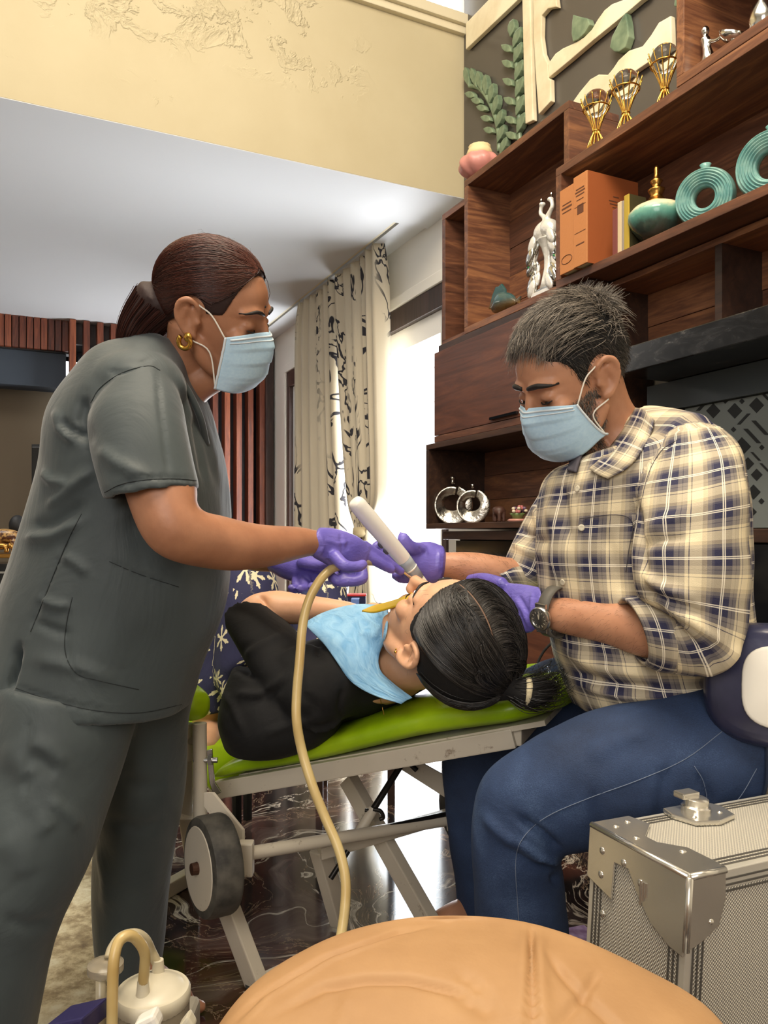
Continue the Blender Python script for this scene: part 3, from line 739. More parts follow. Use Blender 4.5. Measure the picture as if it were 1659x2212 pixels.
b2 = book('book', 'thick orange volume standing between the silver peacock and its twin', sb, sc, wb0+.004, wb0+.215, 2.055, ('orange_cloth','orange_cover'), [(.2,.8,1.998,.004),(.15,.85,1.985,.006),(.2,.8,1.972,.004)])
ov = [WP(sb+(sc-sb)*(.5+.36*math.cos(a)), wb0+.0035, 1.815+.014*math.sin(a)) for a in [2*math.pi*i/20 for i in range(21)]]
build('stamp_oval', MB().tube(ov, .0012, 5), ink, b2)
for z_, hw in ((2.0,.012),(1.985,.03),(1.975,.026),(1.965,.015),(1.82,.008)):
    build('lettering', MB().wbox(sa-.0006, sa+.001, wb0+.12-hw, wb0+.12+hw, z_, z_+.0035), ink, b1)
cols_ = [('maroon_cloth', lin(120,62,58), 'thin maroon book between the orange volume and a cream book', 1322, 1333, 1.915), ('cream_cloth', lin(206,186,150), 'thin cream book beside the maroon one', 1333, 1342, 1.93), ('grey_cloth', lin(150,140,130), 'very thin grey book next to the yellow spine', 1342, 1347, 1.928), ('yellow_cloth', lin(176,150,52), 'thin book with a yellow-green spine beside the teal jar', 1347, 1358, 1.94)]
for nm, c_, lb_, p0, p1, z1 in cols_:
    plain(nm, c_, .6, 0, 80, .15); plain('olive_cover', lin(62,58,36), .5); w_ = 1.70
    book('book', lb_, ws(p1, w_), ws(p0, w_)-.0015, w_, w_+.07, z1, (nm, 'olive_cover' if nm == 'yellow_cloth' else nm))
# teal jar with brass lid
jc = wallpt(1418, 500, 1.757); jc.z = ZS_C
def _jar(nt):
    g = nt.co(); z_ = nt.sep(g)[2]; n_ = nt.noise(g, 22, 4, .6)
    f = nt.add(nt.mul(z_, 7.6), nt.mul(nt.sub(n_, .5), .28))
    nt.color(nt.ramp(f, [(.10, lin(44,50,44)), (.30, lin(66,84,76)), (.46, lin(92,150,138)), (.60, lin(120,172,154)), (.68, lin(226,214,178))])); nt.rough(.15)
mat('jar_glaze', fn=_jar)
o = empty('lidded_jar', jc, 'squat teal and cream glazed jar with a tall brass finial lid', 'jar')
build('foot', MB().lathe(jc, (0,0,1), [(.040,0),(.042,.006),(.037,.015)], 28), 'brass', o, smooth=True)
build('body', MB().lathe(jc, (0,0,1), [(.034,.012),(.048,.024),(.070,.050),(.083,.078),(.082,.096),(.068,.112),(.046,.123),(.034,.127)], 36), 'jar_glaze', o, smooth=True)
ld = build('lid', MB().lathe(jc, (0,0,1), [(.038,.124),(.034,.130),(.025,.138),(.017,.150),(.023,.163),(.025,.168),(.012,.175),(.013,.185),(.019,.193),(.010,.201),(.0065,.215),(.007,.232),(.004,.240)], 24), 'brass', o, smooth=True)
# ridged ring vases
def _ring(nt):
    g = nt.co(); nt.color(nt.mix(nt.ramp(nt.noise(g, 24, 3), [(.4, 0.0), (.65, 1.0)]), lin(104,158,154), lin(150,192,182))); nt.rough(.18)
mat('ring_glaze', fn=_ring)
def ringvase(px, py, w, R, rin, th, label):
    c = wallpt(px, py, w); ax = (Vector((0,0,c.z-.25))-c).normalized(); ax = (ax+Vector((-.28,.0,-.10))).normalized()
    pf = []; n_ = 7
    for i in range(n_*4+1):
        t = i/(n_*4); r = rin+(R-rin)*t; pf.append((r, th*.5*math.sqrt(max(0, 1-(2*t-1)**4))*.8+th*.12+.0035*math.sin(2*math.pi*n_*t)))
    prof = [(r, h) for r, h in pf]+[(r, -h) for r, h in pf[::-1]]+[pf[0]]
    m = MB(); x = ax.orthogonal().normalized(); y = ax.cross(x); N = 48; v = []
    for r, h in prof: v += [c+ax*h+(x*math.cos(a)+y*math.sin(a))*r for a in [2*math.pi*j/N for j in range(N)]]
    K = len(prof); m.add(v, [(i*N+j, i*N+(j+1)%N, (i+1)*N+(j+1)%N, (i+1)*N+j) for i in range(K-1) for j in range(N)])
    low = min(p[2] for p in v); 
    for i, p in enumerate(m.v): m.v[i] = (p[0], p[1], p[2]+ZS_C-low)
    o = empty('ring_vase', Vector((c.x, c.y, ZS_C)), label, 'vase', 'teal ridged ring vases')
    build('ring_body', m, 'ring_glaze', o, smooth=True)
    dz = ZS_C-low
    build('neck', MB().lathe(c+Vector((0,0,dz+R-.002)), (0,0,1), [(.014,0),(.012,.008),(.016,.016),(.013,.016),(.009,.004)], 18), 'ring_glaze', o, smooth=True)
ringvase(1524, 432, 1.775, .081, .028, .058, 'smaller teal ridged ring vase next to the brass-lidded jar')
ringvase(1668, 345, 1.785, .088, .034, .058, 'larger teal ridged ring vase beyond the smaller one')
# silver peacock figurine
pc = wallpt(1186, 600, 1.80); pc.z = ZS_B
o = empty('peacock_figurine', pc, 'silver and white figurine of two peacocks perched on a trumpet vase', 'figurine')
R = WP(-1, 0, 0); Wv = WP(0, -1, 0)
build('plinth', MB().box(pc+Vector((0,0,.008)), R*.058, Wv*.04, (0,0,.008)), 'pearl', o, bevel=.002)
build('plinth_trim', MB().box(pc+Vector((0,0,.02)), R*.05, Wv*.034, (0,0,.005)), 'silver', o, bevel=.001)
build('trumpet_vase', MB().lathe(pc+Vector((0,0,.024)), (0,0,1), [(.036,0),(.028,.03),(.018,.08),(.018,.12),(.028,.155),(.042,.18),(.046,.184),(.038,.18),(.02,.15)], 24), 'pearl', o, smooth=True)
for sd in (-1, 1):
    b = pc+R*(.020*sd)+Wv*.012+Vector((0,0,.240))
    bird = [ell(b, (.046,.034,.034), ((R*sd*.8+Vector((0,0,-.6))).normalized(), Wv.normalized(), (R*sd*.6+Vector((0,0,.8))).normalized())), limb([b+Vector((0,0,.015))+R*(-.016*sd), b+R*(-.012*sd)+Vector((0,0,.048)), b+R*(.014*sd)+Vector((0,0,.075)), b+R*(.010*sd)+Vector((0,0,.100))], [.020,.011,.008,.008]), ell(b+R*(.004*sd)+Vector((0,0,.106)), (.013,.009,.009))]
    for q in (-.008, .010): bird.append(limb([b+R*q-Vector((0,0,.02)), b+R*q-Vector((0,0,.04))], [.004,.004]))
    link('bird', fuse(bird, .003, 2), 'pearl', o)
    build('crest', MB().lathe(b+R*(.010*sd)+Vector((0,0,.112)), (0,0,1), [(.001,0),(.005,.010),(.003,.016)], 8), 'silver', o)
    for i in range(16):
        t = i/15; r_ = random.Random(i+sd*40)
        e = pc+R*(.068*sd*(.8+.25*math.sin(t*3))+r_.uniform(-.010,.014)*sd)+Wv*(.02+r_.uniform(-.01,.02))+Vector((0,0,.20-.165*t))
        ax = ((R*sd*.35+Vector((0,0,-1))).normalized(), Wv.normalized(), (R*sd).normalized())
        fe = build('tail_feather', MB().ball(e, .036, .010, .020, 10, 6, ax), 'silver' if i % 3 else 'pearl', o, smooth=True)
        if i % 5 == 2: build('green_eye', MB().ball(e+Wv*.009, .006, .003, .004, 8, 5, ax), plain('enamel_green', lin(40,140,70), .2), fe, smooth=True)
# teal glass fish
fc = wallpt(1083, 690, 1.772); fc.z = ZS_B
gt = mat('teal_glass', lin(96,150,150), .08, fn=lambda nt: nt.color(nt.ramp(nt.sep(nt.co())[2], [(0.01, lin(150,112,60)), (.04, lin(92,128,130)), (.09, lin(70,120,118))])), Transmission_Weight=.55, IOR=1.3, Coat_Weight=.5)
o = empty('glass_fish', fc, 'teal blown-glass fish ornament at the foot of the tall walnut box', 'ornament')
R = WP(1.15, 0, 0); ZU = Vector((0,0,1.12))
link('body', fuse([limb([fc-R*.085+Vector((0,0,.018)), fc-R*.05+Vector((0,0,.034)), fc+Vector((0,0,.044)), fc+R*.045+Vector((0,0,.034))], [.012,.030,.040,.022], .8)], .004, 3), gt, o)
q = [fc+R*a+Vector((0,0,b)) for a, b in ((-.03,.06),(-.026,.09),(-.005,.118),(.012,.112),(.03,.116),(.05,.09),(.062,.062),(.075,.04),(.04,.03))]
build('fin', MB().prism([p+WP(0,.006,0) for p in q], WP(0,-1,0), .012), gt, o, bevel=.004)
build('tail', MB().prism([fc-R*.08+Vector((0,0,.022))+WP(0,.005,0), fc-R*.115+Vector((0,0,.034))+WP(0,.005,0), fc-R*.108+Vector((0,0,.016))+WP(0,.005,0), fc-R*.118+Vector((0,0,.0))+WP(0,.005,0)], WP(0,-1,0), .01), gt, o, bevel=.003)
# interlocking hammered rings
def band(c, R, n, w0, name, parent, gap=.06, wid=.03, ph=1.9, mt='silver_hammered'):
    ax = Vector(n).normalized(); x = ax.cross(Vector((0,0,1))).normalized(); y = x.cross(ax); secs = []; N = 30
    for i in range(N+1):
        t = ph+(2*math.pi-gap)*i/N; u = i/N; rr = R*(1-.10*u)
        rad = x*math.cos(t)+y*math.sin(t); wd_ = wid*(1.15-.5*abs(2*u-1))
        tw = 1.2+.35*math.sin(2*math.pi*u)
        secs.append((c+rad*rr+ax*.012*math.sin(2*math.pi*u), (ax*math.cos(tw)+rad*math.sin(tw))*wd_, (rad*math.cos(tw)-ax*math.sin(tw))*.0065, 2.6))
    link_piece(name, loft(secs, 16, 2), mt, parent)
rc = wallpt(978, 1090, 1.77); rc.z = .949+.088
vw = (Vector((0,0,rc.z))-rc).normalized()
o = empty('ring_sculpture', Vector((rc.x, rc.y, .949)), 'large hammered silver open-ring sculpture with a short stem in the walnut niche', 'sculpture', 'hammered silver ring sculptures')
band(rc, .064, vw, .03, 'ring_band', o, wid=.030)
build('stem', MB().lathe(rc+Vector((0,0,.088)), (0,0,1), [(.010,0),(.006,.012),(.007,.022),(.013,.030),(.010,.030)], 12), 'silver', o, smooth=True)
rc2 = wallpt(1021, 1094, 1.72); rc2.z = .949+.073
o = empty('ring_sculpture', Vector((rc2.x, rc2.y, .949)), 'smaller hammered silver open-ring sculpture leaning in front of the large one', 'sculpture', 'hammered silver ring sculptures')
band(rc2, .052, vw, .026, 'ring_band', o, wid=.025)
build('stem', MB().lathe(rc2+Vector((0,0,.07)), (0,0,1), [(.006,0),(.004,.008),(.008,.015),(.005,.015)], 12), 'silver', o, smooth=True)
# small elephant and floral ornament
ec = wallpt(1079, 1120, 1.72); ec.z = .949; R = WP(-1, 0, 0); Wv = WP(0, -1, 0)
el = [ell(ec+Vector((0,0,.042)), (.024,.020,.020)), ell(ec-R*.024+Vector((0,0,.046)), (.014,.013,.016)), limb([ec-R*.034+Vector((0,0,.044)), ec-R*.042+Vector((0,0,.022)), ec-R*.040+Vector((0,0,.006))], [.007,.005,.004])]
for a in (-.015, .014):
    for b in (-.010, .010): el.append(limb([ec+R*a+Wv*b+Vector((0,0,.036)), ec+R*a+Wv*b+Vector((0,0,.003))], [.008,.0075]))
plain('dark_wood_carving', lin(74,46,36), .5)
o = tag(link('elephant_figurine', fuse(el, .0028, 2), 'dark_wood_carving'), 'small dark carved wooden elephant beside the silver rings', 'figurine')
build('ear', MB().ball(ec-R*.018+Wv*.014+Vector((0,0,.046)), .009, .003, .012, 10, 6, (R.normalized(), Wv.normalized(), (0,0,1))), 'dark_wood_carving', o, smooth=True)
fl = wallpt(1118, 1118, 1.71); fl.z = .949; rr = random.Random(5)
o = empty('floral_ornament', fl, 'tiny porcelain basket of colourful flowers near the wooden elephant', 'ornament')
build('base', MB().lathe(fl, (0,0,1), [(.036,0),(.038,.006),(.03,.010)], 18), plain('porcelain_pink', lin(196,138,124), .3), o, smooth=True)
build('basket', MB().lathe(fl+Vector((0,0,.009)), (0,0,1), [(.018,0),(.022,.012),(.030,.022)], 16), plain('porcelain_green', lin(120,140,84), .3), o, smooth=True)
fc_ = [plain('petal_cream', lin(222,206,180), .4), plain('petal_mauve', lin(120,92,120), .4), plain('petal_rose', lin(190,110,110), .4)]
for i in range(26):
    a = rr.uniform(0, 6.28); r = rr.uniform(0, .034)
    build('flower', MB().ball(fl+Vector((r*math.cos(a), r*math.sin(a), .036+rr.uniform(0, .030)*(1-r/.05))), .0075, .0075, .006, 8, 5), fc_[i % 3], o, smooth=True)
# pink wrapped vase and gilded tray on top of the shelves
pk = wallpt(1036, 372, 1.80); pk.z = 2.411
plain('pink_silk', lin(206,140,132), .35, 0, 30, .5); plain('cream_crepe', lin(226,206,160), .7, 0, 60, .5)
o = empty('wrapped_pot', pk, 'pot wrapped in gathered pink silk with a cream top beside the mural fern', 'pot')
N = 48; v = []; pr = [(.035,0),(.060,.012),(.082,.035),(.088,.06),(.074,.085),(.05,.098)]
for i, (r, h) in enumerate(crom(pr, 4)):
    v += [pk+Vector((math.cos(a)*r*(1+.05*math.sin(9*a+h*30)), math.sin(a)*r*(1+.05*math.sin(9*a+h*30)), h)) for a in [2*math.pi*j/N for j in range(N)]]
K = len(v)//N; m = MB().add(v, [(i*N+j, i*N+(j+1)%N, (i+1)*N+(j+1)%N, (i+1)*N+j) for i in range(K-1) for j in range(N)]+[tuple(range(N))[::-1], tuple(range((K-1)*N, K*N))])
build('silk_wrap', m, 'pink_silk', o, smooth=True)
build('cream_top', MB().lathe(pk+Vector((0,0,.092)), (0,0,1), [(.052,0),(.056,.014),(.050,.030),(.044,.034),(.048,.044),(.02,.05)], 14), 'cream_crepe', o, smooth=True)
s0, s1 = ws(1222, 1.79), ws(1132, 1.79)
o = empty('gilded_tray', WP((s0+s1)/2, 1.82, 2.411), 'low gilded tray of small blush ornaments on top of the tall box', 'tray')
build('tray_rim', MB().wbox(s0, s1, 1.775, 1.785, 2.411, 2.432), 'gold', o, bevel=.003)
build('tray_rim', MB().wbox(s0, s1, 1.93, 1.94, 2.411, 2.432), 'gold', o, bevel=.003)
build('tray_floor', MB().wbox(s0, s1, 1.785, 1.93, 2.411, 2.416), 'gold', o)
for i, (t, lb_) in enumerate(((.1, 'small blush ornament at the globe end of the gilded tray'), (.25, 'small blush ornament second from the globe end of the gilded tray'), (.82, 'small blush ornament at the pink pot end of the gilded tray'))):
    q = WP(s0+(s1-s0)*t, 1.83, 2.416)
    tag(build('blush_ornament', MB().lathe(q, (0,0,1), [(.02,0),(.024,.012),(.014,.032-.004*i),(.003,.04)], 10), plain('blush_ceramic', lin(214,164,140), .4), smooth=True), lb_, 'ornament', 'blush ornaments in the gilded tray')
# far left console with brass animals, dark screen and bust
cd = 4.6
o = empty('console_table', P(10, 1330, cd), 'dark console table with a gold top edge in the far room', 'table'); o.location.z = 0
zt = zz(1196, cd); cx0, cx1 = P(-160, 0, cd).x, P(62, 0, cd).x
build('top', MB().box(((cx0+cx1)/2, cd+.16, zt-.012), ((cx1-cx0)/2,0,0), (0,.22,0), (0,0,.012)), 'brass', o, bevel=.003)
build('body', MB().box(((cx0+cx1)/2, cd+.18, zt/2-.03), ((cx1-cx0)/2-.02,0,0), (0,.18,0), (0,0,zt/2-.03)), 'black_gloss', o)
build('metal_rail', MB().box(((cx0+cx1)/2, cd-.02, zt-.11), ((cx1-cx0)/2,0,0), (0,.006,0), (0,0,.006)), 'steel', o)
def beast(px, py0, py1, d, m, label, name):
    h = (py1-py0)/F*d; c = Vector((P(px, 0, d).x, d, zt)); X = Vector((1,0,0))
    b = [ell(c+Vector((0,0,h*.68)), (h*.72, h*.34, h*.30)), ell(c+X*h*.8+Vector((0,0,h*.72)), (h*.24,h*.2,h*.24)), limb([c+X*h*.9+Vector((0,0,h*.7)), c+X*h*1.05+Vector((0,0,h*.4)), c+X*h*1.02+Vector((0,0,h*.12))], [h*.1,h*.08,h*.06])]
    for a in (-.5, .5):
        for q in (-.2, .2): b.append(limb([c+X*h*a+Vector((0,h*q,h*.5)), c+X*h*a+Vector((0,h*q,.01))], [h*.13,h*.11]))
    return tag(link(name, fuse(b, max(.004, h*.03), 2), m), label, 'figurine')
mat('gilt_brown', fn=lambda nt: (nt.color(nt.ramp(nt.noise(nt.co(), 40, 4), [(.45, lin(78,44,30)), (.58, lin(190,150,90))])), nt.rough(.3)))
beast(8, 1142, 1196, cd+.1, 'gilt_brown', 'brown and gilt elephant figurine on the gold-edged console', 'elephant_figurine')
beast(2, 1172, 1196, cd-.03, 'brass', 'little brass deer figurine in front of the gilt elephant', 'deer_figurine')
bc = P(38, 1196, cd+.25); bc.z = zt
tag(link('dark_bust', fuse([ell(bc+Vector((0,0,.17)), (.05,.055,.065)), limb([bc+Vector((0,0,.12)), bc+Vector((0,0,.07)), bc+Vector((0,0,.05))], [.03,.045,.05])], .006, 3), 'dark_matte'), 'black rounded bust behind the gilt elephant', 'bust')
o = empty('cabinet_tower', P(84, 1300, 5.3), 'tall narrow black cabinet against the dim olive wall', 'cabinet'); o.location.z = 0
x0, x1 = P(64, 0, 5.3).x, P(130, 0, 5.3).x
build('body', MB().box(((x0+x1)/2, 5.5, .76), ((x1-x0)/2,0,0), (0,.17,0), (0,0,.76)), 'dark_matte', o)
build('door', MB().box(((x0+x1)/2, 5.32, .76), ((x1-x0)/2-.01,0,0), (0,.01,0), (0,0,.74)), 'black_gloss', o, bevel=.003)
# ------------------------------------------------------------------ folding dental chair
def _vinyl(nt):
    g = nt.co(); nt.color(nt.ramp(nt.noise(g, 9, 3), [(.35, lin(150,190,14)), (.7, lin(178,214,28))])); nt.rough(nt.add(.24, nt.mul(nt.noise(g, 30), .16)))
    nt.bump(nt.add(nt.mul(nt.noise(g, 14, 3, .5, .6), .8), nt.mul(nt.noise(g, 300, 1), .04)), .18, .010)
mat('green_vinyl', fn=_vinyl)
def _ivory(nt):
    g = nt.co(); a = nt.noise(g, 26, 5, .7); nt.color(nt.mix(nt.ramp(a, [(.62, 0.0), (.72, .8)]), lin(206,196,178), lin(110,84,60))); nt.rough(.42); nt.bump(a, .05, .003)
mat('ivory_paint', fn=_ivory)
plain('dark_steel', lin(52,50,48), .4, .8); plain('rust_bolt', lin(74,46,32), .6, .4); plain('rubber_black', lin(44,44,44), .7, 0, 60, .25)
mat('worn_rubber', fn=lambda nt: (nt.color(nt.ramp(nt.noise(nt.co(), 25, 4), [(.35, lin(44,43,41)), (.7, lin(96,92,84))])), nt.rough(.7)))
ch = empty('dental_chair', P(760, 2060, 1.62), 'folding portable dental chair with lime green vinyl pads and ivory frame', 'dental chair'); ch.location.z = 0
D0, D1 = 1.70, 1.42
def dpad(px): return D0+(D1-D0)*(px-470)/740.0
eP = (P(1210, 1545, D1)-P(470, 1672, D0)); eP.z = 0; eP.normalize(); wP = Vector((-eP.y, eP.x, 0))
if wP.y < 0: wP = -wP
prof = [(462,1676,18),(474,1670,40),(520,1655,52),(600,1640,62),(700,1617,70),(800,1590,78),(900,1565,84),(1000,1550,84),(1100,1538,80),(1160,1528,74),(1195,1528,58),(1212,1534,34)]
secs = []
for i, (px, py, th) in enumerate(prof):
    d = dpad(px); W_ = .245 if i < 9 else (.22, .19, .14)[i-9]
    n_ = P(px, py, d); secs.append((n_+wP*.245, Vector((0,0,1))*th/2/F*d, wP*W_, 3.2))
V = loft(secs, 44, 6, True, .2); me = make_mesh('backrest_pad', V[0], V[1], None, True); fix_normals(me)
deform_mesh(me, folds([([(900,1535),(915,1560),(905,1590)], 10, -.006), ([(880,1600),(920,1598),(960,1600)], 8, -.006), ([(1000,1500),(1010,1540)], 14, -.004), ([(700,1600),(760,1595)], 14, .004), ([(1120,1505),(1125,1555)], 9, -.004)]))
bpd = link('backrest_pad', me, 'green_vinyl', ch)
# piping under the pad edge, seat pad, armrest
build('backing_board', MB().bar(P(500,1690,dpad(500))+wP*.24, P(1180,1568,dpad(1180))+wP*.22, .40, .010), 'ivory_paint', ch)
s0_ = P(470, 1672, D0); secs = []
for t, z_, th in ((.02,-.035,.03),(.05,-.02,.06),(.15,-.02,.075),(.32,-.01,.075),(.46,-.01,.07),(.52,-.012,.03)):
    secs.append((s0_-eP*t+wP*.25+Vector((0,0,z_)), Vector((0,0,th/2)), wP*.245, 3.2))
link_piece('seat_pad', loft(secs, 40, 6, True, .2), 'green_vinyl', ch)
ar = P(404, 1528, 1.60); aD = (-eP*.9+wP*.25).normalized(); aX = Vector((-aD.y, aD.x, 0))
link_piece('armrest', loft([(ar+Vector((.028,0,0))-aD*0+Vector((0,0,z_)), aX*w_, Vector((0,0,h_)), 2.6) for z_, w_, h_ in ((0,.02,.015),)]+[(ar+aD*t+Vector((.024,0,z_)), aX*w_, Vector((0,0,h_)), 2.6) for t, z_, w_, h_ in ((.01,.002,.036,.030),(.06,.012,.040,.036),(.16,.016,.040,.036),(.26,.01,.036,.03),(.29,.01,.02,.015))], 28, 5), 'green_vinyl', ch)
pd_ = 1.60
def tubep(name, a, b, r, m='ivory_paint', par=ch, n=14): return build(name, MB().tube([a, b], r, n), m, par, auto=40)
tubep('post', P(431,1562,pd_), P(433,1795,pd_), .0145); tubep('post_sleeve', P(404,1563,pd_+.02), P(404,1642,pd_+.02), .0125)
tubep('cross_tube', P(404,1600,pd_+.02), P(431,1600,pd_), .008)
build('side_plate', MB().bar(P(402,1640,pd_+.03), P(402,1760,pd_+.03), .012, .028), 'ivory_paint', ch)
tubep('hinge_bolt', P(418,1642,pd_-.005), P(470,1642,pd_-.005), .0055, 'steel'); build('hinge_nut', MB().lathe(P(450,1642,pd_-.005), (1,0,0), [(.011,0),(.011,.008)], 6), 'steel', ch)
build('hinge_plate', MB().prism([P(446,1622,pd_-.002), P(458,1618,pd_-.002), P(464,1690,pd_-.002), P(478,1712,pd_-.002), P(462,1720,pd_-.002), P(452,1690,pd_-.002)], (0,1,0), .005), 'steel', ch, bevel=.001)
a, b = P(458,1707,dpad(458)+.03), P(1112,1592,dpad(1112)+.03)
build('backrest_rail', MB().bar(a, b, .028, .038), 'ivory_paint', ch, bevel=.003)
build('backrest_rail', MB().bar(a+wP*.40, b+wP*.36, .028, .038), 'ivory_paint', ch, bevel=.003)
build('end_rail', MB().bar(b, b+wP*.36, .026, .034), 'ivory_paint', ch, bevel=.003)
build('flat_link', MB().prism([P(*q, 1.56) for q in ((440,1712),(458,1712),(523,1792),(523,1838),(509,1838),(440,1742))], (.88,.47,0), .006), 'ivory_paint', ch, bevel=.001)
build('flat_link', MB().prism([P(*q, 1.84) for q in ((870,1646),(897,1641),(1006,1702),(1006,1740),(988,1740),(868,1664))], (.88,.47,0), .006), 'ivory_paint', ch, bevel=.001)
build('pivot_block', MB().bar(P(862,1642,1.83), P(902,1636,1.83), .03, .02), 'ivory_paint', ch); tubep('pivot_bolt', P(888,1652,1.815), P(900,1664,1.815), .006, 'dark_steel')
w1c, w2c = P(452,1870,1.50), P(1012,1748,1.85); axd = (w2c-w1c).normalized()
tubep('axle', P(512,1848,1.525), P(985,1768,1.835), .0135); tubep('axle_core', w1c, w2c, .006, 'dark_steel')
build('axle_bracket', MB().bar(P(531,1818,1.525), P(531,1890,1.525), .026, .03), 'ivory_paint', ch, bevel=.003)
build('axle_bracket', MB().bar(P(988,1722,1.82), P(988,1790,1.82), .034, .05), 'ivory_paint', ch, bevel=.003)
build('square_tube', MB().bar(P(690,1842,1.70), P(1000,1752,1.87), .026, .026), 'ivory_paint', ch, bevel=.003)
for c, sg in ((w1c, 1), (w2c, -1)):
    R = .094
    wh = build('wheel', MB().lathe(c-axd*.022, axd, [(R*.86,0),(R*.97,.003),(R,.010),(R,.050),(R*.97,.056),(R*.86,.06)], 40), 'worn_rubber', ch, auto=50)
    f0 = c-axd*.0235 if sg > 0 else c+axd*.038
    build('hub_disc', MB().lathe(f0, axd, [(R*.80,0),(R*.82,.002),(R*.80,.005)], 36), 'ivory_paint', wh)
    build('hub_bolt', MB().lathe(f0-axd*.012*sg, axd, [(.011,0),(.012,.012),(.018,.013),(.018,.017)], 14), 'rust_bolt', wh)
tubep('gas_strut_rod', P(868,1650,1.80), P(802,1755,1.74), .0075, 'dark_steel'); tubep('gas_strut_body', P(806,1748,1.742), P(772,1805,1.715), .012)
tubep('strut_lever', P(788,1750,1.735), P(812,1752,1.735), .004, 'dark_steel'); build('lever_hook', MB().tube(vcrom([P(806,1748,1.73), P(822,1752,1.73), P(828,1766,1.73), P(820,1770,1.73)], 4), .0045, 8), 'dark_steel', ch, smooth=True)
tubep('strut_tail', P(752,1838,1.70), P(714,1898,1.68), .006, 'dark_steel')
def leg(a, b, wx=.030, wy=.040): build('leg', MB().bar(a, b, wx, wy), 'ivory_paint', ch, bevel=.003)
fl1 = floorpt(556, 2128, .012); fl2 = floorpt(958, 2046, .012)
leg(P(452,1850,1.62), fl1); leg(P(752,1682,1.86), fl2)
build('floor_bar', MB().bar(fl1, floorpt(640, 2088, .012), .03, .024), 'ivory_paint', ch, bevel=.003)
fl3 = floorpt(352, 1925, .02); fl4 = floorpt(470, 1858, .02)
build('floor_bar', MB().bar(fl3, fl4, .03, .036), 'ivory_paint', ch, bevel=.003)
leg(P(402,1750,1.63), floorpt(420, 1886, .02)); leg(P(690,1830,1.72), floorpt(735, 1992, .012))
build('foot_pad', MB().lathe(Vector((fl1.x, fl1.y, 0)), (0,0,1), [(.024,0),(.024,.014)], 14), 'rubber_black', ch)
build('foot_pad', MB().lathe(Vector((fl2.x, fl2.y, 0)), (0,0,1), [(.024,0),(.024,.014)], 14), 'rubber_black', ch)

# ------------------------------------------------------------------ aluminium case
T1, T2 = P(1280,1783,1.0), P(1490,1898,.847); T2.z = T1.z
eb = (T1-T2); TH = eb.length; eb.normalize(); ea = Vector((eb.y, -eb.x, 0)); ec = Vector((-.055, 0, -1)).normalized(); HG = .51; LN = .52
def cp(a, b, c): return T2+ea*a+eb*b+ec*c
def _alu(nt): 
    g = nt.co(); nt.rough(nt.add(.3, nt.mul(nt.noise(g, 20), .12)))
mat('aluminium', lin(224,220,208), .34, .55, fn=_alu); plain('aluminium_dark', lin(120,118,114), .45, .8)
def _dimple(nt):
    u = nt.uv(); x = nt.sep(u); k = 2*math.pi/.0044
    h = nt.mul(nt.m('SINE', nt.mul(x[0], k)), nt.m('SINE', nt.mul(x[1], k)))
    nt.color(nt.mix(nt.gt(h, .15), lin(222,216,200), lin(168,164,156))); nt.bump(h, .6, .002)
mat('dimpled_panel', rough=.4, metal=.3, fn=_dimple); plain('chrome_plate', lin(214,210,200), .22, .85, 14, .08)
cs = empty('aluminium_case', cp(LN/2, TH/2, HG), 'silver aluminium equipment case with riveted steel corners and diamond-textured panels', 'case'); cs.location.z = 0.0
def cquad(name, pts, m, th, par=cs):
    v = [cp(*p) for p in pts]; n = (v[1]-v[0]).cross(v[3]-v[0]).normalized()*th
    uu = (v[1]-v[0]).normalized(); vv_ = (v[3]-v[0]); vv_ = (vv_-uu*vv_.dot(uu)).normalized()
    q = v+[p-n for p in v]; uv = [((p-v[0]).dot(uu), (p-v[0]).dot(vv_)) for p in q]
    return link_piece(name, (q, [(0,1,2,3),(7,6,5,4),(0,4,5,1),(1,5,6,2),(2,6,7,3),(3,7,4,0)], np.array(uv)), m, par, smooth=False)
PW = .034
cquad('front_panel', [(.012,.004,.02),(LN-.012,.004,.02),(LN-.012,.004,HG-.02),(.012,.004,HG-.02)], 'dimpled_panel', .004)
cquad('back_panel', [(LN-.012,TH-.004,.02),(.012,TH-.004,.02),(.012,TH-.004,HG-.02),(LN-.012,TH-.004,HG-.02)], 'dimpled_panel', .004)
cquad('end_panel', [(.004,TH-.01,.02),(.004,.01,.02),(.004,.01,HG-.02),(.004,TH-.01,HG-.02)], 'dimpled_panel', .004)
cquad('end_panel', [(LN-.004,.01,.02),(LN-.004,TH-.01,.02),(LN-.004,TH-.01,HG-.02),(LN-.004,.01,HG-.02)], 'dimpled_panel', .004)
cquad('top_panel', [(.012,TH-.01,.004),(LN-.012,TH-.01,.004),(LN-.012,.01,.004),(.012,.01,.004)], 'dimpled_panel', .004)
cquad('base_panel', [(.012,.01,HG-.004),(LN-.012,.01,HG-.004),(LN-.012,TH-.01,HG-.004),(.012,TH-.01,HG-.004)], 'dimpled_panel', .004)
def profile(a, b, dirs):      # edge extrusion: rounded angle with raised ribs on its two faces
    u, v_ = dirs
    mid = (Vector(a)+Vector(b))/2; L = (Vector(b)-Vector(a))/2
    a_ = Vector(a); o = build('edge_profile', MB().prism([a_+u*i+v_*j for i, j in ((0,0),(PW,0),(PW,.012),(.012,.012),(.012,PW),(0,PW))], L, L.length*2), 'aluminium', cs, bevel=.0012)
    for k in (.3, .5, .7):
        build('rib', MB().box(mid+v_*PW*k-u*.0004, L*.999, u*.0008, v_*.0011).box(mid+u*PW*k-v_*.0004, L*.999, v_*.0008, u*.0011), 'aluminium_dark', o)
ce = lambda a, b, c: cp(a, b, c)
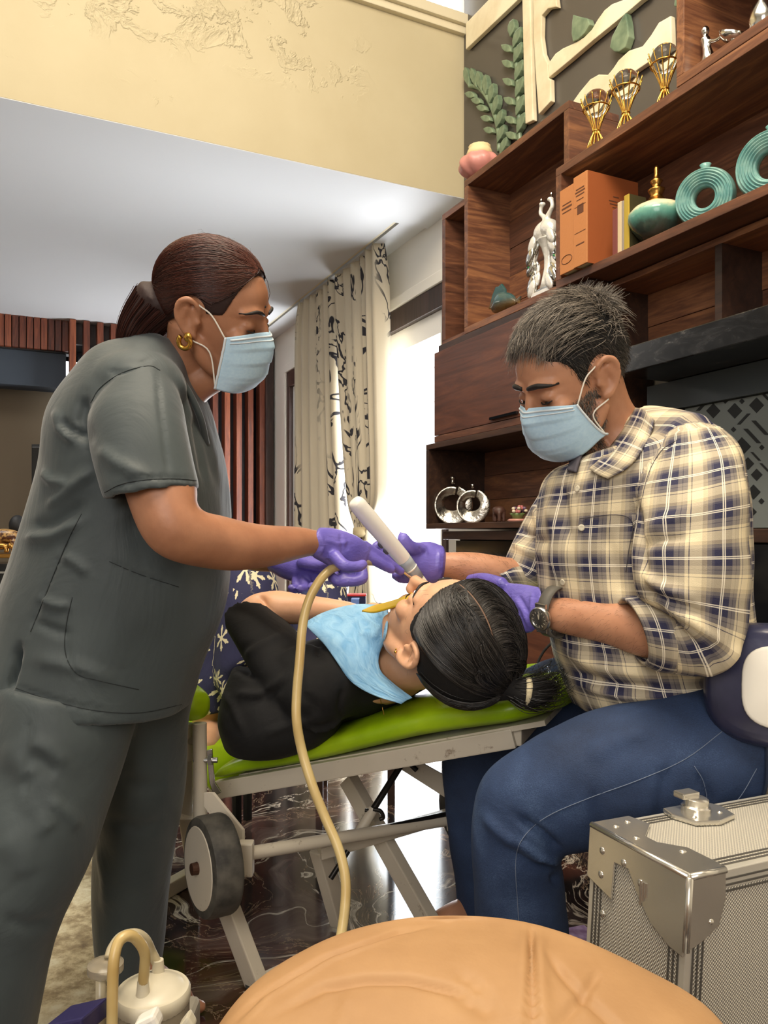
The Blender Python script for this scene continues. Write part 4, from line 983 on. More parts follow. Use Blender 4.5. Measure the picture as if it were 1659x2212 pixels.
profile(ce(0,0,0), ce(LN,0,0), (eb, ec)); profile(ce(0,TH,0), ce(LN,TH,0), (-eb, ec)); profile(ce(0,0,HG), ce(LN,0,HG), (eb, -ec)); profile(ce(0,TH,HG), ce(LN,TH,HG), (-eb, -ec))
profile(ce(0,0,0), ce(0,0,HG), (eb, ea)); profile(ce(0,TH,0), ce(0,TH,HG), (-eb, ea)); profile(ce(LN,0,0), ce(LN,0,HG), (eb, -ea))
profile(ce(0,0,0), ce(0,TH,0), (ea, ec))
def plate(pts, th=.0025, name='corner_plate', m='chrome_plate'):
    v = [cp(*p) for p in pts]; n = (v[1]-v[0]).cross(v[2]-v[0]).normalized()
    out = sum(v, Vector())/len(v)-cp(LN/2, TH/2, HG/2)
    if n.dot(out) < 0: n = -n
    return build(name, MB().prism(v, n, th), m, cs, bevel=.0008)
plate([(-.001,0,-.002),(-.001,TH,-.002),(.058,TH,-.002),(.064,TH*.80,-.002),(.030,TH*.62,-.002),(.030,TH*.50,-.002),(.052,TH*.34,-.002),(.052,TH*.05,-.002),(.046,0,-.002)])
plate([(-.002,0,0),(-.002,TH,0),(-.002,TH,.064),(-.002,TH*.715,.074),(-.002,TH*.70,.028),(-.002,TH*.55,.026),(-.002,TH*.46,.046),(-.002,TH*.30,.072),(-.002,TH*.12,.084),(-.002,0,.086)])
plate([(0,-.002,0),(.048,-.002,0),(.050,-.002,.03),(.042,-.002,.058),(.022,-.002,.070),(0,-.002,.078)])
build('corner_edge', MB().tube([cp(-.001,TH,-.001), cp(-.001,0,-.001), ], .0042, 10), 'chrome_plate', cs, smooth=True)
build('corner_edge', MB().tube([cp(-.001,-.001,-.001), cp(-.001,-.001,.08)], .0042, 10), 'chrome_plate', cs, smooth=True)
build('corner_edge', MB().tube([cp(-.001,-.001,-.001), cp(.05,-.001,-.001)], .0042, 10), 'chrome_plate', cs, smooth=True)
def rivet(p, n, r=.0048): build('rivet', MB().lathe(p-Vector(n)*.001, n, [(r,0),(r*.9,.0016),(r*.5,.0028),(.0005,.0032)], 12), 'chrome_plate', cs, smooth=True)
for a, b in ((.042,TH*.90),(.018,TH*.86),(.016,TH*.62),(.038,TH*.30)): rivet(cp(a,b,-.0045), -ec)
for b, c in ((TH*.84,.022),(TH*.84,.052),(TH*.60,.022),(TH*.42,.034),(TH*.80,.098)): rivet(cp(-.0045,b,c), -ea, .0052)
rivet(cp(.030,-.0045,.052), -eb, .004)
for t in range(3):
    q = cp(-.005, TH*.36+t*.004, .03); 
    build('clip_tab', MB().tube([q, q+ec*(.016+.006*t)], .0018, 6), 'chrome_plate', cs)
# latch
lk = build('latch_plate', MB().prism([cp(.115,TH*1.0,-.001), cp(.185,TH*1.0,-.001), cp(.195,TH*.86,-.001), cp(.185,TH*.66,-.001), cp(.150,TH*.60,-.001), cp(.118,TH*.66,-.001), cp(.108,TH*.86,-.001)], -ec, .006), 'chrome_plate', cs, bevel=.002)
build('latch_knob', MB().lathe(cp(.150,TH*.86,-.006), -ec, [(.019,0),(.019,.006),(.016,.008),(.016,.016),(.013,.018)], 24), 'chrome_plate', lk, auto=40)
build('latch_hook', MB().box(cp(.142,TH*.92,-.026), ea*.014, eb*.010, ec*.004), 'chrome_plate', lk, bevel=.002)
for a, b in ((.128,TH*.74),(.172,TH*.74)): build('latch_rivet', MB().lathe(cp(a,b,-.0068), -ec, [(.004,0),(.002,.002)], 10), 'chrome_plate', lk)
# carrying handle on the front
hp = cp(.165,-.0,.27)
hd = build('handle_mount', MB().lathe(hp, -eb, [(.016,0),(.016,.006),(.010,.012),(.009,.024)], 18), 'chrome_plate', cs, auto=40)
build('handle_grip', MB().tube(vcrom([hp-eb*.02, hp-eb*.03+ea*.03, hp-eb*.03+ea*.12, hp-eb*.02+ea*.15], 4), .010, 12), 'rubber_black', hd, smooth=True)

# ------------------------------------------------------------------ tan leather tub seat in front
def _tan(nt):
    g = nt.co(); nt.color(nt.ramp(nt.noise(g, 7, 4, .6), [(.3, lin(158,118,76)), (.7, lin(180,140,96))])); nt.rough(.62)
    nt.bump(nt.add(nt.noise(g, 180, 2), nt.mul(nt.noise(g, 12, 2), .5)), .12, .002)
mat('tan_leather', fn=_tan)
secs = []
d = .66
for y, l, r, t in ((3560,390,1620,.13),(2700,390,1620,.13),(2420,400,1630,.13),(2300,430,1610,.12),(2212,480,1560,.10),(2150,540,1462,.085),(2090,628,1352,.066),(2050,705,1268,.050),(2022,790,1185,.036),(2005,862,1100,.022),(1997,920,1020,.010)):
    secs.append(sec((l,y), (r,y), .72-.95*t, t, 2.3))
V = loft(secs, 150, 14, True, .1); me = make_mesh('seat_shell', V[0], V[1], None, True); fix_normals(me)
deform_mesh(me, folds([([(1147,1995),(1149,2100),(1152,2260)], 5, -.007), ([(1165,2000),(1170,2120),(1178,2260)], 14, .004), ([(1130,1990),(1128,2120),(1122,2260)], 12, .003),
    ([(480,2232),(560,2150),(700,2068),(860,2012),(940,2000)], 5, -.004), ([(500,2236),(580,2152),(720,2070),(880,2014)], 4, .002),
    ([(590,2195),(700,2133),(790,2116),(880,2116),(980,2140),(1040,2180),(1080,2240)], 9, -.006), ([(985,2090),(1040,2140),(1080,2210)], 8, -.004),
    ([(1180,2060),(1230,2120),(1300,2190),(1360,2250)], 9, -.005), ([(760,2140),(745,2180),(720,2250)], 12, .002), ([(1200,2225),(1260,2150),(1300,2090)], 12, -.004)]))
so = empty('tub_armchair', P(1010, 2212, .66), 'tan leather tub armchair back with a centre seam and gathered pleats', 'armchair'); so.location.z = 0
link('seat_shell', me, 'tan_leather', so)
build('foot', MB().lathe(Vector((.04,.66,0)), (0,0,1), [(.16,0),(.16,.02)], 24), 'dark_matte', so)

# ------------------------------------------------------------------ suction machine
sc_ = 1.0
plain('milky_plastic', lin(208,200,178), .35); plain('grey_plastic', lin(150,144,132), .4); plain('navy_plastic', lin(44,40,84), .35)
mat('yellow_tube', lin(206,178,118), .3, fn=lambda nt: nt.color(nt.ramp(nt.noise(nt.co(), 9, 3), [(.35, lin(190,158,96)), (.65, lin(216,194,138))])), Transmission_Weight=.12)
mat('milky_tube', lin(206,196,164), .3, fn=lambda nt: nt.color(nt.ramp(nt.noise(nt.co(), 9, 3), [(.35, lin(186,172,138)), (.65, lin(214,204,176))])), Transmission_Weight=.2)
smt = mat('jar_plastic', lin(190,180,160), .2, fn=lambda nt: nt.rough(.2), Transmission_Weight=.6)
zt_ = zz(2178, 1.0)
sx = empty('suction_machine', P(300, 2212, 1.02), 'portable dental suction unit with a lidded jar and looped tubes', 'suction unit'); sx.location.z = 0
x0, x1 = P(185,0,1.0).x, P(372,0,1.0).x
build('housing', MB().box(((x0+x1)/2, 1.06, (zt_-.075)/2), ((x1-x0)/2,0,0), (0,.10,0), (0,0,(zt_-.075)/2)), 'grey_plastic', sx, bevel=.012, seg=3)
lc = P(330, 2128, 1.02); zl = lc.z
jb = build('jar', MB().lathe(Vector((lc.x, lc.y, zt_-.078)), (0,0,1), [(.044,0),(.047,.01),(.047,zl-zt_+.062)], 36), smt, sx, auto=50)
ld = build('jar_lid', MB().lathe(Vector((lc.x, lc.y, zl-.018)), (0,0,1), [(.0465,-.006),(.0485,0),(.0485,.010),(.046,.014),(.040,.0145),(.038,.017),(.024,.021),(.010,.023),(.002,.0235)], 40), 'milky_plastic', sx, auto=50)
p1 = Vector((lc.x-.006, lc.y-.022, zl+.006)); p2 = Vector((lc.x-.001, lc.y+.028, zl+.004))
for q in (p1, p2): build('port', MB().lathe(q-Vector((0,0,.008)), (0,0,1), [(.010,0),(.0085,.006),(.007,.022)], 14), 'milky_plastic', ld, auto=40)
t1 = vcrom([p1+Vector((0,0,.008)), P(313,2062,.99), P(296,2030,.98), P(276,2021,.97), P(256,2036,.96), P(246,2075,.95), P(243,2140,.945), P(242,2235,.94)], 6)
build('drain_tube', MB().tube(t1, .0068, 12), 'yellow_tube', sx, smooth=True)
fc2 = P(228, 2083, 1.0)
t2 = vcrom([p2+Vector((0,0,.006)), P(327,2056,1.05), P(314,2030,1.04), P(292,2017,1.03), P(262,2024,1.02), P(243,2048,1.01), P(236,2070,1.0)], 6)
build('vacuum_tube', MB().tube(t2, .0066, 12), 'milky_tube', sx, smooth=True)
ft = build('filter_disc', MB().lathe(fc2-Vector((0,0,.012)), (0,0,1), [(.012,-.004),(.020,.002),(.0225,.004),(.0225,.013),(.019,.015),(.008,.018)], 28), smt, sx, auto=40)
build('filter_stem', MB().tube([fc2-Vector((.006,0,.012)), Vector((fc2.x-.006, fc2.y, zt_-.076))], .0065, 12), 'milky_tube', ft, smooth=True)
tag(build('navy_box', MB().box(P(165, 2206, .94), (.026,-.008,.010), (.008,.022,0), (0,0,.012)), 'navy_plastic', bevel=.003), 'small navy plastic box lying beside the suction unit', 'box').location.z += 0
o = tag(build('white_connector', MB().box(P(322, 2206, .93), (.012,0,.006), (0,.012,0), (-.004,0,.008)), mat('white_plastic', lin(236,232,222), .35, fn=lambda nt: nt.bump(nt.noise(nt.co(), 50), .04, .002)), bevel=.005), 'white moulded plastic plug leaning on the suction jar', 'plug')
tag(build('cream_wedge', MB().prism([P(382,2224,.95), P(404,2196,.95), P(420,2224,.95)], (0,1,0), .02), 'milky_plastic', bevel=.004), 'pointed cream plastic guard by the suction jar', 'guard')

# ------------------------------------------------------------------ dentist's stool
def _navy(nt):
    g = nt.co(); nt.color(nt.ramp(nt.noise(g, 12, 3), [(.35, lin(40,42,66)), (.7, lin(62,64,92))])); nt.rough(.25); nt.bump(nt.noise(g, 20, 3, .5, .5), .2, .006)
mat('navy_vinyl', fn=_navy)
st = empty('operator_stool', P(1560, 2000, 1.28), 'navy vinyl operator stool with a padded backrest and white shell', 'stool'); st.location.z = 0
bc_ = P(1672, 1480, 1.16); bn = Vector((-.55,-.83,.1)).normalized(); bx = Vector((0,0,1)).cross(bn).normalized(); by = bn.cross(bx)
secs = [(bc_+bn*t, bx*.098*k, by*.092*k, 2.9) for t, k in ((-.05,.70),(-.046,.86),(-.03,.97),(0,1.0),(.02,.97),(.034,.88),(.04,.74))]
link_piece('backrest', loft(secs, 44, 5, True, .02), 'navy_vinyl', st)
secs = [(bc_+bn*t+bx*.028, bx*.066*k, by*.060*k, 3.2) for t, k in ((.036,.96),(.042,1.0),(.047,.98),(.049,.92))]
link_piece('back_shell', loft(secs, 40, 4, True, .0), 'white_plastic', st)
build('back_stay', MB().tube(vcrom([bc_-by*.07, bc_-by*.16+bn*.01, P(1600,1790,1.22)], 5), .012, 10), 'steel', st, smooth=True)
sq = P(1540, 1735, 1.42)
build('seat', MB().lathe(Vector((sq.x, sq.y, .36)), (0,0,1), [(.15,0),(.175,.012),(.18,.035),(.165,.055),(.12,.062)], 40), 'navy_vinyl', st, smooth=True)
build('column', MB().lathe(Vector((sq.x, sq.y, .08)), (0,0,1), [(.03,0),(.03,.12),(.022,.13),(.022,.285)], 20), 'steel', st, auto=40)
for i in range(5):
    a = 2*math.pi*i/5; e = Vector((math.cos(a), math.sin(a), 0))
    build('base_arm', MB().bar(Vector((sq.x, sq.y, .10)), Vector((sq.x, sq.y, .065))+e*.2, .03, .02), 'steel', st, bevel=.003)
    build('caster', MB().lathe(Vector((sq.x, sq.y, .026))+e*.2-Vector((-e.y, e.x, 0))*.012, Vector((-e.y, e.x, 0)), [(.024,0),(.026,.004),(.026,.02),(.024,.024)], 18), 'rubber_black', st, auto=40)

# ------------------------------------------------------------------ loose things on the floor behind
q = [floorpt(*p, .004) for p in ((1120,2072),(1148,2034),(1200,2016),(1262,2004),(1300,2040),(1240,2080))]
mat('lilac_cloth', fn=lambda nt: (nt.color(nt.ramp(nt.noise(nt.map(nt.co(), (60, 60, 1)), 1, 1), [(.4, lin(176,140,196)), (.6, lin(200,168,216))])), nt.rough(.7), nt.bump(nt.m('SINE', nt.mul(nt.sep(nt.co())[1], 160)), .4, .004)))
tag(build('lilac_sheet', MB().prism(q, (0,0,1), .008), 'lilac_cloth', bevel=.003), 'lilac quilted sheet spread on the marble floor', 'sheet')
pc2 = P(428, 1400, 2.35)
mat('blue_plush', fn=lambda nt: (nt.color(nt.ramp(nt.noise(nt.co(), 16, 4), [(.3, lin(74,104,124)), (.7, lin(130,166,182))])), nt.rough(.9), nt.bump(nt.noise(nt.co(), 120), .6, .006)))
fst = empty('footstool', Vector((pc2.x, pc2.y+.02, 0)), 'dark low footstool under the pale blue bolster', 'stool')
build('top', MB().box((pc2.x, pc2.y+.02, .44), (.16,0,0), (0,.12,0), (0,0,.02)), 'dark_matte', fst, bevel=.006)
for a in (-.13, .13):
    for b in (-.09, .09): build('leg', MB().tube([(pc2.x+a, pc2.y+.02+b, 0), (pc2.x+a, pc2.y+.02+b, .42)], .014, 8), 'dark_matte', fst)
me = fuse([limb([(pc2.x-.02, pc2.y+.02, .515), (pc2.x-.01, pc2.y+.03, .56), (pc2.x, pc2.y+.03, .63)], [.05,.075,.05])], .008, 3, deform=wavy(.01, 14))
tag(link('plush_bolster', me, 'blue_plush'), 'pale blue plush bolster on the dark footstool', 'cushion')
q = wallpt(1190, 1400, 1.62)
cb = [q+WP(a, b, c) for a, b, c in ((-.02,0,.03),(.02,-.02,-.02),(.04,-.03,-.09),(.05,-.03,-.3),(.03,-.05,-q.z+.01),(-.1,-.09,-q.z+.008),(-.3,-.06,-q.z+.008))]
tag(build('power_cable', MB().tube(vcrom(cb, 6), .0045, 8), 'rubber_black', smooth=True), 'thin dark power cable trailing beside the low cabinet', 'cable')
td = 2.7
so_ = empty('side_table', Vector((P(770,0,td).x, td, 0)), 'small dark side table behind the reclining patient', 'table')
tz = zz(1322, td)
build('top', MB().box((P(770,0,td).x, td, tz-.012), (.14,0,0), (0,.12,0), (0,0,.012)), 'walnut_dark', so_, bevel=.003)
for a in (-.12, .12):
    for b in (-.1, .1): build('leg', MB().box((P(770,0,td).x+a, td+b, (tz-.024)/2), (.012,0,0), (0,.012,0), (0,0,(tz-.024)/2)), 'walnut_dark', so_)
def carton(px0, px1, py, d, m, label, lid=None):
    a, b = P(px0,0,d).x, P(px1,0,d).x; h = zz(py, d)-tz
    o = tag(build('carton', MB().box(((a+b)/2, d+.03, tz+h/2), ((b-a)/2,0,0), (0,.03,0), (0,0,h/2)), m, bevel=.002), label, 'box')
    if lid: build('lid', MB().box(((a+b)/2, d+.03, tz+h+.003), ((b-a)/2+.002,0,0), (0,.032,0), (0,0,.003)), lid, o)
plain('navy_card', lin(32,34,74), .5); plain('red_card', lin(200,50,52), .5); plain('sky_card', lin(110,140,210), .5)
carton(750, 790, 1288, td, 'navy_card', 'navy carton with a red lid on the side table', 'red_card'); carton(758, 776, 1294, td-.07, 'sky_card', 'small light blue carton in front of the navy one')
# ------------------------------------------------------------------ people: shared builders
def _skin(c0, c1, ros=.45):
    def fn(nt):
        g = nt.co(); nt.color(nt.ramp(nt.noise(g, 16, 4, .6), [(.3, c0), (.7, c1)])); nt.rough(nt.add(ros-.05, nt.mul(nt.noise(g, 60), .12)))
        nt.b.inputs['Subsurface Weight'].default_value = .12; nt.b.inputs['Subsurface Radius'].default_value = (.01, .004, .002)
        nt.b.inputs['Subsurface Scale'].default_value = .4
        nt.bump(nt.noise(g, 350, 2), .12, .001)
    return fn
mat('skin_brown', fn=_skin(lin(158,108,80), lin(182,129,97))); mat('skin_tan', fn=_skin(lin(176,124,94), lin(200,146,114))); mat('skin_fair', fn=_skin(lin(212,160,124), lin(230,180,144)))
def _nitrile(nt):
    g = nt.co(); nt.color(nt.ramp(nt.noise(g, 20, 3), [(.3, lin(98,88,178)), (.7, lin(126,114,204))])); nt.rough(nt.add(.32, nt.mul(nt.noise(g, 40), .15)))
    nt.bump(nt.add(nt.noise(nt.map(g, (60, 60, 140)), 1, 3, .5, .8), nt.mul(nt.noise(g, 240, 1), .15)), .28, .004)
mat('nitrile_glove', fn=_nitrile)
def _hair(c0, c1, rough=.38):
    def fn(nt):
        u = nt.sep(nt.uv())[0]; nt.color(nt.mix(u, c0, c1)); nt.rough(rough); nt.b.inputs['Specular IOR Level'].default_value = .6
    return fn
mat('hair_auburn', fn=_hair(lin(40,22,20), lin(112,54,36))); mat('hair_salt', fn=_hair(lin(18,17,17), lin(172,160,146))); mat('hair_black', fn=_hair(lin(8,8,10), lin(96,90,86), .3))
mat('hair_cap_dark', lin(16,14,14), .85, fn=lambda nt: nt.bump(nt.noise(nt.map(nt.co(), (90, 90, 90)), 1, 3), .4, .003)); mat('hair_cap_auburn', lin(44,25,22), .7, fn=lambda nt: nt.bump(nt.noise(nt.co(), 90, 3), .3, .003))
mat('brow_hair', lin(24,18,16), .6, fn=lambda nt: nt.rough(.6)); mat('elastic', lin(232,226,214), .6, fn=lambda nt: nt.bump(nt.noise(nt.co(), 300), .1, .001))
mat('eye_white', lin(214,206,198), .15, fn=lambda nt: nt.rough(.15)); mat('eye_dark', lin(26,16,12), .1, fn=lambda nt: nt.rough(.1))
def _mask(nt):
    uv = nt.uv(); n_ = nt.noise(nt.map(uv, (220, 220, 1)), 1, 2); nt.color(nt.mix(n_, lin(166,202,228), lin(200,226,242))); nt.rough(.8); nt.bump(n_, .12, .001)
    nt.b.inputs['Subsurface Weight'].default_value = .05
mat('mask_fabric', fn=_mask); mat('mask_trim', lin(214,224,230), .8, fn=lambda nt: nt.bump(nt.noise(nt.co(), 300), .1, .001))

class Frame:
    """a head's own axes: x to its right, y out of the face, z to the crown."""
    def __init__(s, pos, right, fwd, scale=1.0):
        s.p = np.array(pos, float); f = np.array(fwd, float); f /= np.linalg.norm(f)
        r = np.array(right, float); r -= f*(r@f); r /= np.linalg.norm(r); u = np.cross(r, f)
        s.M = np.stack([r, f, u], 1); s.k = scale
    def __call__(s, x, y, z): return Vector(s.p+s.M@(np.array((x, y, z))*s.k))
    def many(s, a): return (np.array(a)*s.k)@s.M.T+s.p
    def local(s, co): return ((co-s.p)@s.M)/s.k
    def axes(s): return [Vector(s.M[:, i]) for i in range(3)]
def head_pieces(H, male=False, nose=1.0):
    k = H.k; ax = H.axes(); out = []
    E = lambda c, r: out.append(ell(H(*c), [q*k for q in r], ax, 28, 18))
    Lm = lambda pts, rad, flat=1.0: out.append(limb([H(*p) for p in pts], [r*k for r in rad], flat))
    E((0,-.010,.036), (.075,.098,.082))
    secs = []
    for z_, hw, fr, bk in ((.075,.050,.080,-.05),(.050,.063,.091,-.06),(.022,.066,.0925,-.06),(-.005,.0655,.088,-.06),(-.03,.063,.086,-.055),(-.055,.057,.0865,-.045),(-.078,.049 if not male else .052,.0865,-.02),(-.097,.034 if not male else .040,.084,.0),(-.108,.018 if not male else .024,.076,.035)):
        c = H(0,(fr+bk)/2,z_); secs.append((c, ax[0]*hw*k, ax[1]*(fr-bk)/2*k, 2.25))
    out.append(loft(secs, 36, 5, True, .5))
    Lm([(0,.088,.010),(0,.091+.008*nose,-.012),(0,.091+.020*nose,-.034)], [.0075,.0095,.0085+.004*nose])
    for sx in (-1, 1):
        E((.0105*sx,.090+.010*nose,-.037), (.0085,.010,.0075)); E((.041*sx,.064,-.022), (.022,.020,.018))
        Lm([(.050*sx,.070,.018),(.030*sx,.084,.021),(.008*sx,.089,.016)], [.008,.010,.009])
        Lm([(.058*sx,-.004,-.042),(.048*sx,.022,-.078),(.022*sx,.062,-.102)], [.018,.018,.016])
        E((.032*sx,.0765,-.001), (.0165,.0125,.0115))
        # ear: bowl, rim, lobe
        E((.073*sx,-.010,-.004), (.010,.015,.026))
        rim = [(.072,.004,.006),(.081,.004,.022),(.087,-.010,.032),(.090,-.025,.024),(.089,-.029,.004),(.085,-.020,-.016),(.079,-.008,-.028),(.074,.000,-.030)]
        out.append(limb([H(a*sx,b,c) for a, b, c in rim], [.0045*k,.005*k,.0055*k,.0055*k,.005*k,.0055*k,.0075*k,.006*k], n=12))
        out.append(limb([H(.082*sx,-.013,.018), H(.085*sx,-.019,.0), H(.080*sx,-.012,-.014)], [.0042*k]*3, n=10))
        E((.079*sx,-.019,.0), (.004,.012,.024))
        E((.076*sx,.005,-.006), (.005,.005,.007))
    Lm([(-.024,.083,-.068),(-.010,.0905,-.0655),(.010,.0905,-.0655),(.024,.083,-.068)], [.004,.0055,.0055,.004])
    Lm([(-.020,.083,-.076),(0,.090,-.0785),(.020,.083,-.076)], [.0045,.0068,.0045])
    E((0,.076,-.098), (.020,.014,.013))
    return out
def head_deform(H):
    def fn(co, no):
        q = H.local(co); d = np.zeros(len(co))
        for sx in (-1, 1):
            g = np.exp(-(((q[:,0]-sx*.033)/.021)**2+((q[:,2]-.0105)/.0065)**2))*(q[:,1] > .04); d -= .0042*g       # crease above the lid
            g = np.exp(-(((q[:,0]-sx*.034)/.020)**2+((q[:,2]+.0145)/.0055)**2))*(q[:,1] > .04); d -= .003*g
            g = np.exp(-(((q[:,0]-sx*.079)/.012)**2+((q[:,1]+.010)/.008)**2+((q[:,2]+.002)/.012)**2)); d -= .005*g  # ear bowl
        g = np.exp(-(((q[:,0])/.03)**2+((q[:,2]+.0715)/.0022)**2))*(q[:,1] > .06); d -= .0035*g
        return co+no*(d*H.k)[:, None]
    return fn
def strands(name, paths, rad, m, parent, sides=3, vals=None):
    """many hair strands (each a thin tapering tube) in one mesh."""
    V = []; Fc = []; U = []
    for si, p in enumerate(paths):
        p = np.array(p, float); n = len(p); o = len(V)
        t = np.gradient(p, axis=0); t /= np.linalg.norm(t, axis=1)[:, None]+1e-9
        ref = np.cross(t, (.31, .52, .79)); ref /= np.linalg.norm(ref, axis=1)[:, None]+1e-9; bn = np.cross(t, ref)
        val = vals[si] if vals is not None else random.random()
        for i in range(n):
            r = rad*(1-.75*i/(n-1)) if not isinstance(rad, tuple) else rad[0]+(rad[1]-rad[0])*i/(n-1)
            for j in range(sides):
                a = 2*math.pi*j/sides; V.append(p[i]+(ref[i]*math.cos(a)+bn[i]*math.sin(a))*r); U.append((val, i/(n-1)))
        Fc += [(o+i*sides+j, o+i*sides+(j+1)%sides, o+(i+1)*sides+(j+1)%sides, o+(i+1)*sides+j) for i in range(n-1) for j in range(sides)]
    me = make_mesh(name, V, Fc, U, True); o = link(name, me, m, parent); o['kind'] = 'stuff'; return o
def ellpath(H, pts, rad, cen, n=14, jit=0.0, lift=None):
    """path over an ellipsoid of hair through directions."""
    P_ = [np.array(p, float)/np.linalg.norm(p) for p in pts]; out = []
    for i in range(n):
        t = i/(n-1)
        if len(P_) == 2: d = (1-t)*P_[0]+t*P_[1]
        else: d = (1-t)**2*P_[0]+2*t*(1-t)*P_[1]+t*t*P_[2]
        d /= np.linalg.norm(d); k = 1+(lift(t) if lift else 0)
        out.append(np.array(cen)+d*np.array(rad)*k)
    return H.many(out)
def clear_ear(H, paths, vals):
    """drop strands that would run through an ear."""
    P_, V_ = [], []
    for p, v in zip(paths, vals):
        q = H.local(np.array(p)); ax_ = np.abs(q[:,0])
        k = (ax_ > .05) & (q[:,1] > -.040) & (q[:,1] < .018) & (q[:,2] > -.036) & (q[:,2] < .036)
        if k.any():
            if k[0] or k[-1] or q[k, 2].min() < -.012: continue
            w = np.exp(-((q[:,1]+.011)/.030)**2); need = np.maximum(0, .038-q[k, 2]).max(); q[:,2] += w*need; q[:,0] *= 1-.03*w; p = H.many(q)
        P_.append(p); V_.append(v)
    return P_, V_
def fur(name, me, sel, dirf, L, rad, count, m, parent, seed=0, vals=None, bend=0.3):
    co, no = get_co(me); ok = np.nonzero(sel(co, no))[0]
    if len(ok) == 0: return None
    r = np.random.default_rng(seed); paths = []; vv = []
    for _ in range(count):
        i = ok[r.integers(len(ok))]; p = co[i]+r.normal(size=3)*.0018; n_ = no[i]; d = dirf(p, n_)+r.normal(size=3)*.25
        d -= n_*(d@n_)*.6; d /= np.linalg.norm(d)+1e-9; l = L*r.uniform(.6, 1.3)
        paths.append([p-n_*.001, p+(n_*bend+d*(1-bend))*l*.5, p+(n_*bend*.8+d)*l*.9]); vv.append(r.uniform() if vals is None else vals(r))
    return strands(name, paths, rad, m, parent, 3, vv)
def face_mask(H, parent, down=0.0, tuck=1.0, back=28):
    """pleated surgical mask shaped over the lower face."""
    NU, NV = 45, 34; V = []; U = []
    for j in range(NV):
        v_ = j/(NV-1)
        for i in range(NU):
            u = -1+2*i/(NU-1); au = abs(u)
            ph = math.radians(70+back*v_)*u
            side = au**2.2
            top = -.007-.010*side-down; bot = -.116-.006*(1-side)+.034*side*tuck
            z_ = top+(bot-top)*v_
            nose = .013*math.exp(-(u/.22)**2)*math.exp(-((v_-.22)/.30)**2)
            bulge = .009*math.sin(math.pi*min(1, v_*1.05))*(1-side*.8)
            pleat = .0028*((v_*4.0) % 1.0)*(1-side*.6)
            yf = .092+nose+bulge+pleat-.016*max(0, v_-.8)/.2*(1-side)
            x = (.0735+.002*math.sin(math.pi*v_))*math.sin(ph)/math.sin(math.radians(72))
            cph = math.cos(ph); y = .012+(yf+.0035-.012)*math.copysign(abs(cph)**.62, cph)
            V.append((x, y, z_)); U.append((u*.08+.08, v_*.1))
    V = list(H.many(V)); f = [(j*NU+i, j*NU+i+1, (j+1)*NU+i+1, (j+1)*NU+i) for j in range(NV-1) for i in range(NU-1)]
    me = make_mesh('face_mask', V, f, U, True)
    bm = bmesh.new(); bm.from_mesh(me); bmesh.ops.recalc_face_normals(bm, faces=bm.faces); bmesh.ops.solidify(bm, geom=bm.faces[:], thickness=.0014); bm.to_mesh(me); bm.free()
    o = link('face_mask', me, 'mask_fabric', parent)
    build('nose_wire_band', MB().tube([V[2*NU+i]+(V[2*NU+i]-H.p)*.004 for i in range(2, NU-2)], .0018, 6), 'mask_trim', o, smooth=True)
    build('nose_wire_band', MB().tube([V[4*NU+i]+(V[4*NU+i]-H.p)*.004 for i in range(2, NU-2)], .0010, 6), 'mask_trim', o, smooth=True)
    for i in (0, NU-1): build('mask_edge', MB().tube([V[j*NU+i] for j in range(NV)], .0022, 8), 'mask_trim', o, smooth=True)
    for sx, i in ((-1, 0), (1, NU-1)):
        e1, e2 = V[1*NU+i], V[(NV-2)*NU+i]
        build('ear_loop', MB().tube(vcrom([e1, H(.0765*sx,.030,.010), H(.079*sx,.010,.022), H(.084*sx,-.012,.034)], 5), .0014, 8), 'elastic', o, smooth=True)
        build('ear_loop', MB().tube(vcrom([e2, H(.0725*sx,.028,-.052), H(.080*sx,-.004,-.036)], 5), .0014, 8), 'elastic', o, smooth=True)
    return o, V, NU, NV
def brows(H, me, parent, thick=.0042, n=420, seed=1, L=.007, arch=.004):
    def sel(co, no):
        q = H.local(co); ax_ = np.abs(q[:,0]); zc = .0235+arch*np.sin(np.clip((ax_-.010)/.042, 0, 1)*math.pi*.7)-.05*np.clip(ax_-.045, 0, 1)
        return (ax_ > .012) & (ax_ < .056) & (np.abs(q[:,2]-zc) < thick*(1.25-np.clip((ax_-.02)/.05, 0, 1))) & (q[:,1] > .03)
    def dirf(p, n_):
        q = H.local(p[None])[0]; return H.M@np.array((math.copysign(1, q[0]), -.2, .35))
    return fur('eyebrow', me, sel, dirf, L, .00055, n, 'brow_hair', parent, seed)
def brow_strip(H, me, parent, r=.0022, arch=.006, l0=.011, l1=.054):
    from mathutils.bvhtree import BVHTree
    bv = BVHTree.FromPolygons([v.co[:] for v in me.vertices], [p.vertices[:] for p in me.polygons])
    for sx in (-1, 1):
        pts = []; rr = []
        for t in np.linspace(0, 1, 14):
            x = sx*(l0+(l1-l0)*t); z_ = .0175+arch*math.sin(min(1, t*1.25)*math.pi*.62)-.010*max(0, t-.55)
            o = H(x, .2, z_); d = Vector(-H.M[:, 1]); hit = bv.ray_cast(o, d)
            if hit[0] is not None: pts.append(hit[0]+Vector(H.M[:, 1])*.0004); rr.append(r*(.55+.9*math.sin(math.pi*min(1, .18+t*.82))))
        if len(pts) > 3:
            m = MB().tube(pts, rr, 8); build('eyebrow', m, 'brow_hair', parent, smooth=True)
